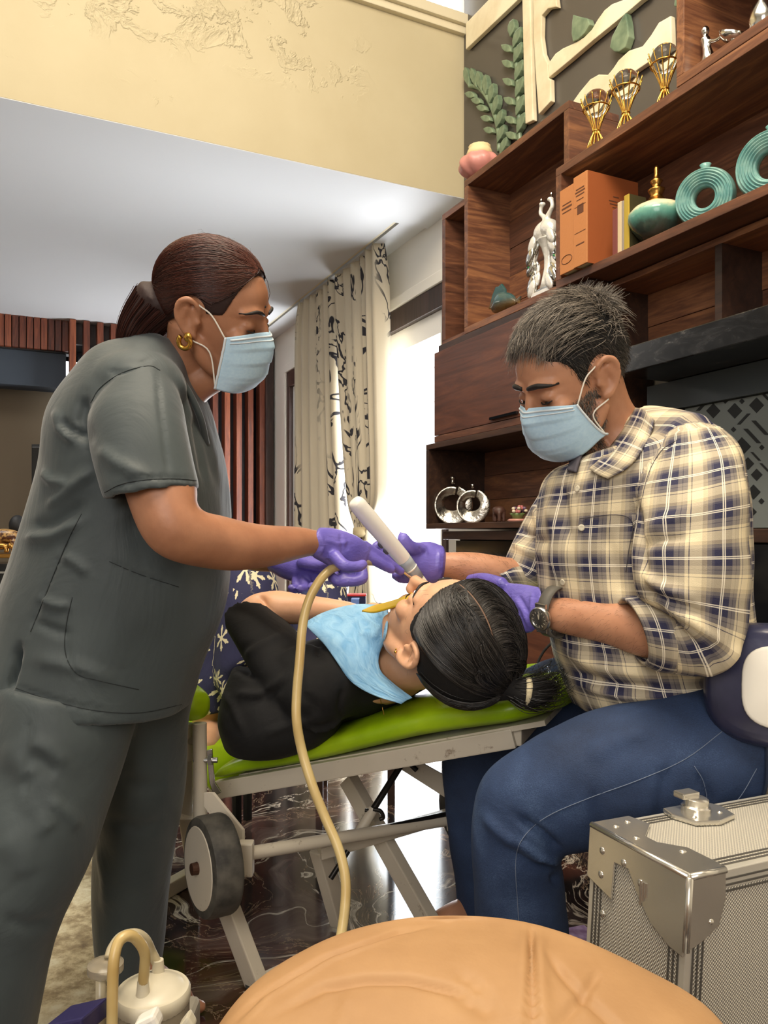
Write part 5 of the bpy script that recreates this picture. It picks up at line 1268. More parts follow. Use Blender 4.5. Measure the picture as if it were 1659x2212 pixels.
def lashes(H, parent, open_=0.0):
    for sx in (-1, 1):
        pts = []
        for t in np.linspace(-1, 1, 11):
            x = sx*(.0325+.0155*t); z_ = -.0085-.0035*(1-t*t)+.0012*t; y = .0765+.0128*math.sqrt(max(.05, 1-(t*.86)**2))-.0012
            pts.append(H(x, y, z_))
        build('eyelash_line', MB().tube(pts, [.0006]+[.0013]*9+[.0006], 6), 'brow_hair', parent, smooth=True)
def finger(pts, r0, r1): 
    n = len(pts); return limb(pts, [r0+(r1-r0)*i/(n-1) for i in range(n)], n=14, sub=5, dome=1.0)
# ------------------------------------------------------------------ assistant in grey scrubs
def _scrub(nt):
    g = nt.co(); nt.color(nt.ramp(nt.noise(g, 5, 3), [(.3, lin(48,57,60)), (.7, lin(63,73,75))])); nt.rough(.62)
    nt.b.inputs['Sheen Weight'].default_value = .25
    nt.bump(nt.add(nt.mul(nt.noise(nt.map(g, (9, 9, 5)), 1, 4, .55, 1.2), 1.0), nt.mul(nt.noise(g, 420, 1), .02)), .35, .012)
mat('grey_scrub', fn=_scrub)
HW = Frame((-.294, 1.352, 1.284), (-.25, -.89, -.36), (.955, -.15, -.24), .975)
W_sh, W_el, W_wr = P(305,880,1.27), P(383,1160,1.20), P(692,1168,1.385)
pcs = head_pieces(HW, nose=.45)
pcs.append(limb([HW(0,-.030,-.03), HW(0,-.042,-.085), P(368,800,1.40), P(330,860,1.42)], [.056,.050,.056,.075]))
pcs.append(limb([HW(0,.035,-.088), P(418,835,1.395), P(380,905,1.41)], [.030,.034,.03]))
pcs.append(limb([P(330,850,1.42), P(260,1050,1.43), P(205,1300,1.43), P(190,1480,1.43)], [.09,.11,.11,.11]))
pcs.append(limb([P(310,860,1.40), W_sh], [.05,.05])); pcs.append(limb([P(350,880,1.44), P(385,900,1.56)], [.05,.05]))
pcs.append(limb([W_sh, P(348,1055,1.215), W_el+Vector((0,0,.012)), P(470,1172,1.245), P(560,1180,1.30), P(650,1172,1.36), P(705,1172,1.395)], [.052,.0545,.0480,.0435,.0370,.0270,.0170], n=28))
pcs.append(limb([P(385,900,1.56), P(415,1060,1.64), P(450,1160,1.68), P(540,1200,1.645), P(610,1218,1.60)], [.048,.046,.040,.030,.018]))
pcs.append(limb([P(150,1470,1.37), P(60,1800,1.30), P(-40,2220,1.24), P(-45,2330,1.24)], [.08,.055,.04,.035]))
pcs.append(limb([P(260,1480,1.50), P(300,1800,1.53), P(285,2060,1.545), Vector((P(285,0,1.545).x, 1.545, .06))], [.08,.055,.038,.035]))
ft = Vector((P(285,0,1.545).x, 1.545, 0))
pcs.append(limb([ft+Vector((-.02,0,.045)), ft+Vector((.06,-.05,.04)), ft+Vector((.125,-.095,.024))], [.036,.034,.028], .9))
for i in range(5): pcs.append(limb([ft+Vector((.115+.004*i,-.070-.013*i,.02)), ft+Vector((.160-.007*i,-.088-.0155*i,.014))], [.012,.011-.0008*i]))
f2 = Vector((P(-45,0,1.24).x, 1.24, .012)); pcs.append(limb([f2+Vector((-.02,0,.045)), f2+Vector((.06,-.05,.04)), f2+Vector((.15,-.10,.022))], [.036,.034,.024], .9))
mw = fuse(pcs, .0037, 3, deform=head_deform(HW), name='assistant_body')
wo = tag(link('person', mw, 'skin_brown'), 'standing person in grey scrubs and blue mask bending over the patient with a suction hose', 'person')
mw2 = mw  # local coordinates from here on
woff = Vector(wo.location)
def world_copy(me, off):
    c = me.copy(); co, no = get_co(c); c.vertices.foreach_set('co', (co+np.array(off)).ravel()); c.update(); return c
mww = world_copy(mw, woff)
brow_strip(HW, mww, wo, .0022, .007); lashes(HW, wo)
face_mask(HW, wo, .004, .1, 8)
build('bindi', MB().ball(HW(0,.0925,.030), .0022, .0022, .0022, 8, 6), 'brow_hair', wo, smooth=True)
# earring
ec_ = HW(.088,-.012,-.040); er = build('earring', MB().tube([ec_+HW.axes()[1]*.0105*math.cos(a)+HW.axes()[2]*.0105*math.sin(a) for a in [2*math.pi*i/22*.82+2.3 for i in range(23)]], .0042, 10), 'gold', wo, smooth=True)
build('stud', MB().ball(HW(.0885,-.006,-.031), .004, .0075, .0085, 12, 8, HW.axes()), 'gold', er, smooth=True)
# hair: swept from the parting over the ears into a loose knot at the nape
cen, rad = (0,-.010,.040), (.082,.103,.089)
cap = [ell(HW(*cen), [r*HW.k*.985 for r in rad], HW.axes(), 40, 26)]
kn = [HW(.015,-.095,.005), HW(.025,-.120,-.030), HW(.035,-.135,-.065), HW(.04,-.150,-.100)]
cap.append(limb(kn, [.048,.038,.030,.012]))
me = fuse(cap, .005, 5)
def trim_hair(co, no):     # pull the cap inside the face, ears and neck so that only the hair side stays out
    q = HW.local(co); a = np.clip((q[:,1]-(.052+.48*np.clip(q[:,2]-.030, -.2, .2)))/.012, 0, 1); b = np.clip((.012-q[:,2]-.55*np.clip(-q[:,1]-.01, 0, .2))/.012, 0, 1)*(q[:,1] > -.085)
    c = np.exp(-(((np.abs(q[:,0])-.082)/.020)**2+((q[:,1]+.010)/.022)**2+((q[:,2]-.002)/.030)**2))
    s_ = np.clip(np.maximum(np.maximum(a, b), c), 0, 1); return co+(np.array(HW(0,-.01,.02))-co)*(s_*.30)[:, None]
deform_mesh(me, trim_hair); U0 = np.full((len(me.vertices), 2), .12); set_uv(me, U0)
hr = link('hair', me, 'hair_cap_auburn', wo)
r = random.Random(11); paths = []; vals = []; knot = np.array((.14,-.90,-.32))
for i in range(2600):
    sx = 1 if r.random() < .74 else -1; t = r.random()
    if r.random() < .62:   # roots along the hairline from the parting to the ear
        a = t**.85; root = np.array((sx*(.06+.92*math.sin(a*1.45)), .86*math.cos(a*1.28)+.06, .66-.86*a**1.2))
    else:                  # roots along the parting
        root = np.array((sx*.03, .80-1.1*t, .62+.55*math.sin(t*2.6)))
    root += np.array([r.gauss(0, .018) for _ in range(3)])
    end = knot+np.array([r.gauss(0, .10)+.10*sx*0, r.gauss(0, .05), r.gauss(0, .10)])
    mid = (root+end)/2; mid = mid/np.linalg.norm(mid)+np.array((sx*.22, 0, -.10*t))
    lf_ = r.uniform(.0, .035); paths.append(ellpath(HW, [root, mid, end], rad, cen, 13, lift=lambda u, l=lf_: l*math.sin(math.pi*min(1, u*1.1))+.004))
    vals.append(min(1, max(0, r.gauss(.22, .16)+.28*max(0, root[2])*(1 if r.random() < .5 else .2))))
for i in range(520):
    o_ = np.array((r.gauss(0, .014), r.gauss(0, .014), r.gauss(0, .014))); o_ *= min(1, .024/np.linalg.norm(o_)); k_ = r.uniform(.96, 1.06)
    th_ = r.uniform(0, 6.283); e_ = np.array((math.cos(th_), .91*math.sin(th_), -.42*math.sin(th_)))
    q = [np.array(HW.local(np.array(p)[None])[0])+e_*w_*k_+o_*.12 for p, w_ in zip(kn, (.0470, .0385, .0310, .012))]
    paths.append(HW.many(crom(q, 4))); vals.append(min(1, max(0, r.gauss(.22, .15))))
paths, vals = clear_ear(HW, paths, vals)
strands('hair_strands', paths, .00062, 'hair_auburn', hr, 3, vals)
paths = []
for i in range(70):
    root = np.array((r.gauss(0, .5), r.uniform(-.3, .8), r.uniform(.3, 1))); root /= np.linalg.norm(root)
    st_ = np.array(cen)+root*np.array(rad)*1.0; d = root*.35+np.array((r.gauss(0, .3), -.8+r.gauss(0, .3), r.gauss(-.1, .3))); L = r.uniform(.015, .04)
    paths.append(HW.many([st_, st_+d*L*.5+root*L*.12, st_+d*L+np.array((0, 0, -L*.3))]))
strands('flyaway_hairs', paths, .00022, 'hair_auburn', hr, 3, [.25]*len(paths))
# scrub top
tor = loft([sec((322,742),(398,792),1.405,.062), sec((282,742),(430,835),1.405,.10), sec((215,768),(452,885),1.41,.15), sec((168,822),(466,930),1.41,.175), sec((128,905),(480,990),1.415,.182,2.2), sec((100,1020),(489,1072),1.42,.175,2.2), sec((72,1125),(494,1160),1.42,.17,2.2),
            sec((38,1212),(492,1250),1.42,.17,2.2), sec((8,1300),(472,1345),1.42,.175,2.2), sec((-15,1400),(434,1440),1.42,.18,2.2), sec((-12,1490),(404,1532),1.42,.185,2.2)], 56, 7)
slv = shellopen([sec((258,815),(350,790),1.275,.045), sec((198,890),(388,862),1.25,.066), sec((197,960),(405,935),1.23,.070), sec((212,1025),(417,1000),1.22,.071), sec((230,1082),(428,1054),1.212,.072)], 44, 6, .010)
sl2 = shellopen([sec((340,870),(420,860),1.56,.045), sec((335,960),(440,950),1.60,.062), sec((350,1060),(455,1040),1.645,.066)], 36, 6, .010)
sh = ell(P(292,838,1.30), (.085,.07,.062)); sh2 = limb([P(330,800,1.38), P(300,845,1.29)], [.07,.06])
fo = folds([([(118,880),(132,925),(165,957)], 9, .010), ([(128,905),(152,930),(185,948)], 8, -.010), ([(88,1015),(112,1040),(152,1044)], 9, .010), ([(183,850),(172,905),(192,968)], 12, -.012),
    ([(95,1100),(150,1058),(208,1008)], 12, .008), ([(48,1162),(112,1158),(182,1120)], 12, .010), ([(60,1140),(120,1130),(190,1080)], 12, -.008), ([(154,1150),(125,1215),(92,1295),(62,1370)], 4, -.006), ([(130,1195),(165,1215),(195,1242)], 9, .006),
    ([(88,1292),(112,1305),(150,1312)], 8, .008), ([(70,1340),(120,1362),(150,1370)], 9, -.006), ([(235,1213),(300,1243),(386,1268)], 4, -.004), ([(155,1290),(141,1350),(142,1412),(168,1455),(212,1468)], 4, -.004),
    ([(208,965),(252,1000),(335,1040)], 14, .007), ([(338,790),(346,880),(360,985),(368,1030)], 4, -.004), ([(225,1062),(300,1034),(360,1030),(427,1036)], 3.5, -.004), ([(395,825),(418,890),(436,985),(442,1050)], 8, -.008), ([(375,800),(408,870),(425,920)], 9, .007),
    ([(420,880),(450,960),(470,1060)], 9, -.006), ([(232,800),(262,805),(330,775)], 4, -.005), ([(270,1100),(330,1180),(420,1240)], 40, -.008), ([(60,1420),(160,1440),(260,1475)], 16, .005), ([(40,1395),(30,1440),(14,1500)], 7, -.03), ([(20,1480),(120,1515),(260,1545)], 4, -.003)])
me = fuse([tor, slv, sl2, sh, sh2], .0058, 4, deform=chain(fo, wavy(.005, 13, 3, (1,1,.6))))
link('scrub_top', me, 'grey_scrub', wo)
# collar edge
cv = vcrom([P(298,735,1.33), P(350,770,1.32), P(400,835,1.315), P(432,900,1.335), P(446,960,1.36)], 6)
build('neckline_trim', MB().tube(cv, .006, 10), 'grey_scrub', wo, smooth=True)
# trousers
near = loft([sec((10,1450),(300,1500),1.37,.14), sec((-25,1560),(290,1568),1.34,.125), sec((-55,1660),(262,1662),1.315,.112), sec((-85,1760),(226,1765),1.29,.104), sec((-115,1860),(190,1862),1.275,.098), sec((-160,1990),(131,1995),1.26,.092), sec((-165,2100),(98,2105),1.25,.088), sec((-160,2320),(55,2325),1.24,.085)], 44, 7)
far = loft([sec((150,1460),(425,1470),1.48,.14), sec((180,1560),(405,1560),1.50,.12), sec((205,1680),(398,1680),1.515,.105), sec((206,1800),(380,1800),1.53,.098), sec((203,1880),(370,1880),1.535,.092), sec((206,1980),(356,1980),1.54,.086), sec((215,2086),(344,2086),1.545,.08)], 44, 7)
fo = folds([([(5,1600),(40,1650),(62,1690)], 28, .005), ([(60,1600),(105,1620),(145,1660)], 20, .005), ([(58,1625),(100,1650),(130,1668)], 20, -.005), ([(0,1650),(40,1720),(100,1790)], 32, -.005), ([(20,1690),(90,1770),(110,1800)], 24, .005), ([(0,1800),(40,1850),(60,1900)], 32, .005),
    ([(100,1720),(150,1760),(175,1790)], 14, .005), ([(205,1820),(225,1900),(228,1970)], 12, .007), ([(250,1680),(300,1700),(370,1690)], 18, -.006), ([(230,1770),(300,1790),(360,1770)], 16, -.005), ([(62,1540),(58,1620),(56,1740)], 4, -.005), ([(0,1980),(60,2000),(120,1980)], 16, -.005)])
me = fuse([near, far, ell(P(180,1480,1.42), (.15,.15,.10))], .0062, 4, deform=chain(fo, wavy(.006, 11, 9, (1,1,.5))))
link('scrub_trousers', me, 'grey_scrub', wo)
# gloves
g1 = [loft([sec((690,1139),(676,1204),1.382,.030), sec((715,1140),(698,1216),1.395,.030), sec((745,1147),(725,1232),1.415,.030), sec((775,1160),(755,1246),1.435,.029), sec((800,1180),(783,1240),1.455,.022)], 28, 5, True, .5),
      finger([P(783,1178,1.455), P(822,1203,1.475), P(848,1222,1.49), P(868,1236,1.50)], .0115, .0080), finger([P(790,1198,1.45), P(822,1218,1.462), P(848,1232,1.475)], .0115, .0085),
      finger([P(780,1228,1.435), P(782,1250,1.415), P(757,1256,1.405), P(738,1246,1.41)], .0115, .0095), finger([P(758,1238,1.43), P(752,1256,1.41), P(730,1256,1.40), P(716,1244,1.405)], .0110, .0088),
      finger([P(722,1200,1.375), P(745,1222,1.362), P(772,1224,1.372), P(786,1218,1.385)], .0125, .0090)]
link('glove', fuse(g1, .0030, 3, deform=folds([([(700,1165),(730,1175),(760,1170)], 4, .002), ([(690,1150),(698,1180),(690,1200)], 4, .003), ([(752,1168),(748,1190)], 4, -.002), ([(735,1150),(742,1200)], 4, -.002)])), 'nitrile_glove', wo)
g2 = [loft([sec((585,1190),(580,1232),1.615,.030), sec((620,1192),(612,1250),1.595,.030), sec((665,1200),(655,1262),1.57,.028), sec((705,1205),(695,1255),1.55,.024)], 28, 5, True, .5),
      finger([P(690,1215,1.55), P(725,1232,1.53), P(716,1252,1.51)], .0115, .009), finger([P(680,1240,1.545), P(688,1262,1.52), P(672,1268,1.505)], .0115, .009), finger([P(655,1250,1.555), P(660,1270,1.53), P(646,1272,1.515)], .0115, .009),
      finger([P(640,1255,1.56), P(640,1272,1.54), P(628,1270,1.525)], .0105, .0085), finger([P(650,1215,1.545), P(690,1222,1.515), P(712,1216,1.505)], .0125, .0095)]
link('glove', fuse(g2, .0030, 3), 'nitrile_glove', wo)
# ------------------------------------------------------------------ dentist in a plaid shirt
def _plaid(nt):
    uv = nt.sep(nt.uv()); nz = nt.noise(nt.map(nt.uv(), (700, 700, 1)), 1, 1)
    cream, grey, navy, white = lin(242,226,188), lin(140,132,124), lin(20,24,66), lin(248,240,222)
    st = [(0, cream), (.14, lin(196,180,148)), (.22, grey), (.30, lin(84,80,92)), (.34, navy), (.485, white), (.505, navy), (.525, white), (.545, navy), (.68, grey), (.76, lin(84,80,84)), (.775, grey), (.86, cream), (.925, lin(70,66,80)), (.94, cream)]
    tu = nt.m('FRACT', nt.mul(uv[0], 1/.074)); tv = nt.m('FRACT', nt.mul(uv[1], 1/.068))
    cu = nt.ramp(tu, st, 'CONSTANT'); cv = nt.ramp(tv, st, 'CONSTANT')
    c = nt.mix(.5, cu, cv)
    lw = nt.m('MAXIMUM', *[nt.m('LESS_THAN', nt.m('ABSOLUTE', nt.sub(nt.m('ABSOLUTE', nt.sub(t, .515)), .020)), .011) for t in (tu, tv)])
    c = nt.mix(nt.mul(lw, .55), c, white); c = nt.mix(nt.mul(nz, .12), c, grey)
    nt.color(c); nt.rough(.8); nt.bump(nt.add(nz, nt.mul(nt.noise(nt.co(), 26, 3, .5, .8), 3.0)), .16, .004)
mat('plaid_cotton', fn=_plaid)
def _denim(nt):
    g = nt.co(); n1 = nt.noise(g, 6, 4, .6); n2 = nt.noise(nt.map(g, (500, 500, 900)), 1, 2)
    c = nt.ramp(nt.add(nt.mul(n1, .7), nt.mul(n2, .3)), [(.3, lin(26,40,66)), (.55, lin(44,64,100)), (.75, lin(84,108,144))])
    nt.color(c); nt.rough(.8); nt.bump(nt.add(nt.mul(n2, .3), nt.noise(g, 18, 4, .6, 1.0)), .3, .007)
mat('blue_denim', fn=_denim); mat('denim_stitch', lin(116,128,150), .8, fn=lambda nt: nt.bump(nt.noise(nt.co(), 300), .2, .001))
HD = Frame((.334, 1.385, 1.176), (-.34, .92, .20), (-.86, -.32, -.41), 1.02)
pcs = head_pieces(HD, True, .45)
pcs.append(limb([HD(0,-.030,-.02), HD(0,-.045,-.09), P(1335,945,1.43), P(1370,1010,1.44)], [.062,.058,.062,.09]))
pcs.append(limb([HD(0,.03,-.085), P(1275,985,1.41), P(1290,1040,1.42)], [.036,.040,.05]))
pcs.append(limb([P(1370,1010,1.44), P(1390,1200,1.44), P(1420,1400,1.44), P(1430,1520,1.44)], [.12,.14,.14,.12]))
pcs.append(limb([P(1400,1010,1.42), P(1480,1010,1.29)], [.055,.05])); pcs.append(limb([P(1330,1030,1.5), P(1230,1060,1.64)], [.06,.055]))
pcs.append(limb([P(1485,1010,1.28), P(1495,1200,1.19), P(1490,1370,1.185), P(1420,1368,1.228), P(1310,1343,1.292), P(1210,1328,1.345), P(1158,1318,1.385)], [.052,.054,.046,.041,.036,.030,.017], n=28))
pcs.append(limb([P(1230,1060,1.64), P(1215,1170,1.66), P(1195,1240,1.65), P(1110,1245,1.62), P(1020,1228,1.61), P(950,1218,1.60)], [.052,.048,.042,.038,.034,.024], n=26))
pcs.append(limb([P(1560,1620,1.27), P(1200,1710,1.29), P(1125,1760,1.30), P(1125,2000,1.31), Vector((P(1125,0,1.32).x, 1.32, .06))], [.07,.06,.05,.045,.036]))
f3 = Vector((P(1125,0,1.32).x, 1.32, 0)); pcs.append(limb([f3+Vector((.02,0,.045)), f3+Vector((-.08,-.02,.035)), f3+Vector((-.18,-.03,.02))], [.038,.036,.024], .9))
pcs.append(limb([P(1400,1560,1.55), P(1150,1560,1.70), P(1030,1640,1.76), P(1040,1900,1.77), Vector((P(1035,0,1.78).x, 1.78, .06))], [.05,.04,.036,.036,.036]))
f4 = Vector((P(1035,0,1.78).x, 1.78, 0)); pcs.append(limb([f4+Vector((.01,0,.045)), f4+Vector((-.06,-.03,.035)), f4+Vector((-.12,-.05,.02))], [.038,.036,.026], .9))
for i in range(5): pcs.append(limb([f4+Vector((-.105,-.075+.013*i,.02)), f4+Vector((-.145-.006*(i if i < 3 else 4-i),-.085+.016*i,.014))], [.011,.010]))
md = fuse(pcs, .0037, 3, deform=head_deform(HD), name='dentist_body')
de = tag(link('person', md, 'skin_tan'), 'seated person in plaid shirt, jeans and blue mask working at the patient\'s mouth', 'person')
mdw = world_copy(md, de.location)
brow_strip(HD, mdw, de, .0036, .004, .009, .054)
lashes(HD, de)
for sx in (-1, 1): build('eye', MB().ball(HD(.0325*sx,.0800,-.0105), .0062, .0062, .0030, 12, 8, HD.axes()), 'eye_dark', de, smooth=True)
face_mask(HD, de, .007, .7, 20)
# beard along the jaw
def bsel(co, no):
    q = HD.local(co); ax_ = np.abs(q[:,0]); return (q[:,2] < -.012-.25*np.clip(q[:,1]-.01, 0, 1)) & (q[:,2] > -.128) & (q[:,1] > -.002+.25*np.clip(-.04-q[:,2], 0, 1)*0) & (q[:,1] < .10) & (ax_ < .078) & ((ax_ > .045) | (q[:,2] < -.085)) & ~((ax_ > .066) & (q[:,1] < .018))
fur('beard', mdw, bsel, lambda p, n_: HD.M@np.array((0, .15, -1.0)), .007, .00042, 13000, 'hair_salt', de, 5, lambda r: float(np.clip(r.normal(.30, .25), 0, 1)), .22)
# hair: short dark sides, longer top brushed forward, grey hair plus painted sheen, ruffled crown
cen, rad = (0,-.012,.040), (.0805,.104,.088)
me = fuse([ell(HD(*cen), [q*HD.k*.985 for q in rad], HD.axes(), 40, 26), limb([HD(0,.074,.078), HD(0,.03,.104), HD(0,-.03,.112)], [.014,.024,.024], 1.0)], .0045, 4)
def trimd(co, no):
    q = HD.local(co); ax_ = np.abs(q[:,0])
    front = .070+.42*np.clip(q[:,2]-.055, -.10, .05)-.9*np.clip(ax_-.045, 0, .05)
    a = np.clip((q[:,1]-front)/.010, 0, 1)*(q[:,2] < .088); b = np.clip((.004-q[:,2]-.95*np.clip(-q[:,1]-.012, 0, .2))/.010, 0, 1)
    c = np.exp(-(((ax_-.08)/.02)**2+((q[:,1]+.010)/.022)**2+((q[:,2]-.004)/.028)**2))
    s_ = np.clip(np.maximum(np.maximum(a, b), c), 0, 1); return co+(np.array(HD(0,-.01,.02))-co)*(s_*.30)[:, None]
deform_mesh(me, trimd); set_uv(me, np.full((len(me.vertices), 2), .06))
mh = world_copy(me, (0,0,0)); hd_ = link('hair', me, 'hair_cap_dark', de)
r = random.Random(21); paths = []; vals = []
for i in range(3600):     # top, brushed towards the brow
    x = r.gauss(0, .55); y0 = r.uniform(-.75, .75); d = np.array((x, y0, 1.0)); d[2] = max(.25, 1.0-.3*abs(x)-.2*abs(y0))
    d /= np.linalg.norm(d); st_ = np.array(cen)+d*np.array(rad)*(1.0+.06*max(0, d[2])); L = r.uniform(.03, .055)
    up = .55 if y0 > -.25 else .95
    fw = np.array((r.gauss(0, .25)-.10, 1.0 if y0 > -.35 else -.15+r.gauss(0, .5), 0)); fw -= d*(fw@d); fw /= np.linalg.norm(fw)+1e-6
    p1 = st_+d*L*.28*up+fw*L*.45; p2 = st_+d*L*.26*up+fw*L*.95-np.array((0,0,.004 if y0 > .3 else 0))
    paths.append(HD.many(crom([st_, p1, p2], 3))); vals.append(min(1, max(0, (r.gauss(.16, .12) if r.random() < .5 else r.gauss(.68, .22)))))
for i in range(420):      # ruffled crown
    d = np.array((r.gauss(0, .30), -.62+r.gauss(0, .22), .75)); d /= np.linalg.norm(d); st_ = np.array(cen)+d*np.array(rad)*.99; L = r.uniform(.025, .045)
    w_ = d+np.array((r.gauss(0, .5), r.gauss(-.3, .45), .35)); w_ /= np.linalg.norm(w_)
    paths.append(HD.many([st_, st_+w_*L*.55, st_+w_*L+np.array((0, -.2*L, -.1*L))])); vals.append(min(1, max(0, r.gauss(.38, .25))))
for i in range(420):      # fringe over the forehead
    x = r.uniform(-.052, .052); st_ = np.array((x, .070-.35*abs(x)+r.uniform(-.012, .004), .104-.5*abs(x)+r.uniform(-.006, .004))); L = r.uniform(.028, .046)
    w_ = np.array((r.gauss(0, .25), .85, -.30+r.gauss(0, .2)))
    paths.append(HD.many([st_, st_+w_*L*.5+np.array((0,0,.005)), st_+w_*L+np.array((0,0,-.012))])); vals.append(min(1, max(0, r.gauss(.40, .22))))
strands('hair_strands', paths, .00060, 'hair_salt', hd_, 3, vals)
def ssel(co, no):
    q = HD.local(co); ax_ = np.abs(q[:,0]); return (q[:,2] < .085) & (ax_ > .03) & (((no@HD.M[:,0])**2+(no@HD.M[:,1])**2) > .35) & (np.linalg.norm((q-np.array(cen))/np.array(rad), axis=1) > .93)
fur('side_hair', mh, lambda co, no: ssel(co, no), lambda p, n_: HD.M@np.array((0, -.5, -1.0)), .012, .00050, 3600, 'hair_salt', hd_, 7, lambda r: float(np.clip(r.normal(.10, .13), 0, 1)), .2)
# arm hair on both forearms
fur('arm_hair', mdw, lambda co, no: (np.abs(co[:,1]-1.62) < .06) & (co[:,2] < .90) & (co[:,2] > .78) & (co[:,0] < .27) & (co[:,0] > .13), lambda p, n_: np.array((-.9, 0, .1)), .012, .00018, 650, 'brow_hair', de, 8, None, .45)
fur('arm_hair', mdw, lambda co, no: (co[:,1] < 1.37) & (co[:,1] > 1.2) & (co[:,2] < .83) & (co[:,2] > .70) & (co[:,0] < .42), lambda p, n_: np.array((-.6, 0, -.6)), .010, .00016, 650, 'brow_hair', de, 9, None, .4)
# shirt
tor = loft([sec((1275,1000),(1400,905),1.43,.075), sec((1232,1002),(1470,905),1.43,.13), sec((1200,1015),(1535,930),1.43,.175), sec((1178,1045),(1572,985),1.43,.195,2.2), sec((1168,1100),(1588,1070),1.43,.195,2.2), sec((1163,1180),(1598,1170),1.43,.185,2.2), sec((1168,1270),(1600,1270),1.43,.185,2.2),
            sec((1186,1360),(1608,1360),1.43,.19,2.2), sec((1206,1430),(1628,1425),1.43,.19,2.2), sec((1228,1492),(1640,1480),1.43,.185,2.2), sec((1245,1528),(1640,1520),1.43,.18,2.2)], 72, 8)
sl = [sec((1425,945),(1545,925),1.285,.06), sec((1398,1010),(1582,975),1.245,.082), sec((1380,1100),(1602,1060),1.205,.088), sec((1372,1190),(1610,1180),1.185,.084), sec((1376,1270),(1608,1300),1.175,.078), sec((1395,1305),(1580,1420),1.175,.072), sec((1408,1302),(1500,1458),1.19,.066), sec((1392,1298),(1440,1455),1.205,.062)]
sl1 = loft(sl, 60, 8); sl1 = (sl1[0], sl1[1], sl1[2]+np.array((.013, .006)))
sr = [sec((1205,1010),(1290,1030),1.60,.06), sec((1150,1090),(1250,1110),1.63,.066), sec((1112,1160),(1222,1190),1.645,.064), sec((1090,1212),(1200,1262),1.64,.058), sec((1078,1222),(1150,1275),1.632,.050)]
sl3 = loft(sr, 44, 7); sl3 = (sl3[0], sl3[1], sl3[2]+np.array((.02, .01)))
fo = folds([([(1385,1240),(1420,1265),(1490,1290)], 10, .010), ([(1380,1275),(1440,1300),(1530,1330)], 8, -.010), ([(1395,1150),(1440,1120),(1500,1110)], 14, .006), ([(1380,1180),(1430,1165),(1490,1160)], 10, -.007), ([(1400,1300),(1460,1350),(1540,1430)], 8, -.010), ([(1420,1290),(1500,1345),(1570,1400)], 9, .009), ([(1450,1330),(1510,1400),(1540,1450)], 8, .006),
    ([(1372,1060),(1378,1160),(1388,1250)], 9, -.014), ([(1465,945),(1420,985),(1395,1050)], 3.5, -.005), ([(1255,1010),(1250,1150),(1255,1300),(1265,1430)], 4, .004), ([(1180,1060),(1200,1150),(1195,1260)], 12, .008), ([(1215,1050),(1225,1170)], 9, -.008), ([(1300,1130),(1330,1230),(1345,1300)], 16, -.006),
    ([(1210,1400),(1300,1440),(1420,1460)], 14, .010), ([(1230,1450),(1320,1480),(1450,1490)], 10, -.010), ([(1250,1480),(1350,1505),(1480,1500)], 9, .009), ([(1500,1460),(1560,1440),(1610,1390)], 12, .012), ([(1480,1480),(1560,1480),(1620,1440)], 10, -.012), ([(1105,1170),(1140,1190),(1180,1200)], 9, .009), ([(1120,1140),(1150,1165),(1190,1170)], 8, -.009), ([(1150,1085),(1160,1120),(1168,1160)], 8, .006)])
me = fuse([tor, sl1, sl3, ell(P(1475,965,1.30), (.06,.06,.045)), limb([P(1400,950,1.40), P(1490,965,1.29)], [.062,.055])], .0055, 3, uv=False)
tri_uv(me, [tor, sl1, sl3]); deform_mesh(me, chain(fo, wavy(.0045, 15, 5)))
shirt = link('plaid_shirt', me, 'plaid_cotton', de)
def cuff(secs, nm='cuff'): 
    p = shellopen(secs, 48, 6, .006); link_piece(nm, p, 'plaid_cotton', shirt)
cuff([sec((1432,1292),(1462,1455),1.20,.070), sec((1400,1288),(1428,1452),1.208,.070), sec((1372,1288),(1408,1446),1.216,.069), sec((1346,1291),(1388,1436),1.226,.066)])
cuff([sec((1112,1208),(1140,1278),1.63,.050), sec((1090,1212),(1120,1274),1.625,.049), sec((1062,1226),(1098,1266),1.62,.046)])
# collar, placket, buttons, pocket
plain('dark_lining', lin(74,70,78), .9, 0, 200, .2)
from mathutils.bvhtree import BVHTree
def bvh_of(o):
    off = np.array(wloc(o)); co, _ = get_co(o.data); return BVHTree.FromPolygons([tuple(v) for v in co+off], [p.vertices[:] for p in o.data.polygons])
bs = bvh_of(shirt)
def on(bv, px, py, off=.001):
    o = Vector((0,0,CH)); d = (P(px,py,1.0)-o).normalized(); h = bv.ray_cast(o, d)
    return (h[0]-d*off, h[1]) if h[0] is not None else (P(px,py,1.4), Vector((0,-1,0)))
bb = bvh_of(de)
def colp(px, py, off):
    a_ = on(bs, px, py)[0]; b_ = on(bb, px, py)[0]; d = min(a_.y if a_.y > 1.0 else 9, b_.y if b_.y > 1.0 else 9, 1.45); return P(px, py, d-off)
def colsheet(nm, rows, m):
    p = sheet([[colp(*q) for q in r_] for r_ in rows], .004, 6); me = make_mesh(nm, p[0], p[1], np.array(p[2])*np.array((.085,.20))+.012, True); fix_normals(me); return link(nm, me, m, shirt)
colsheet('collar', [[(1372,880,.012),(1392,885,.018),(1412,905,.012)], [(1350,920,.012),(1375,925,.020),(1402,940,.010)], [(1322,958,.012),(1350,965,.020),(1382,978,.010)], [(1296,990,.012),(1322,1000,.018),(1352,1012,.010)], [(1272,1012,.010),(1290,1024,.014),(1312,1034,.010)]], 'plaid_cotton')
colsheet('collar', [[(1262,978,.010),(1252,972,.008)], [(1252,1000,.012),(1236,994,.008)], [(1246,1022,.012),(1226,1018,.008)]], 'dark_lining')
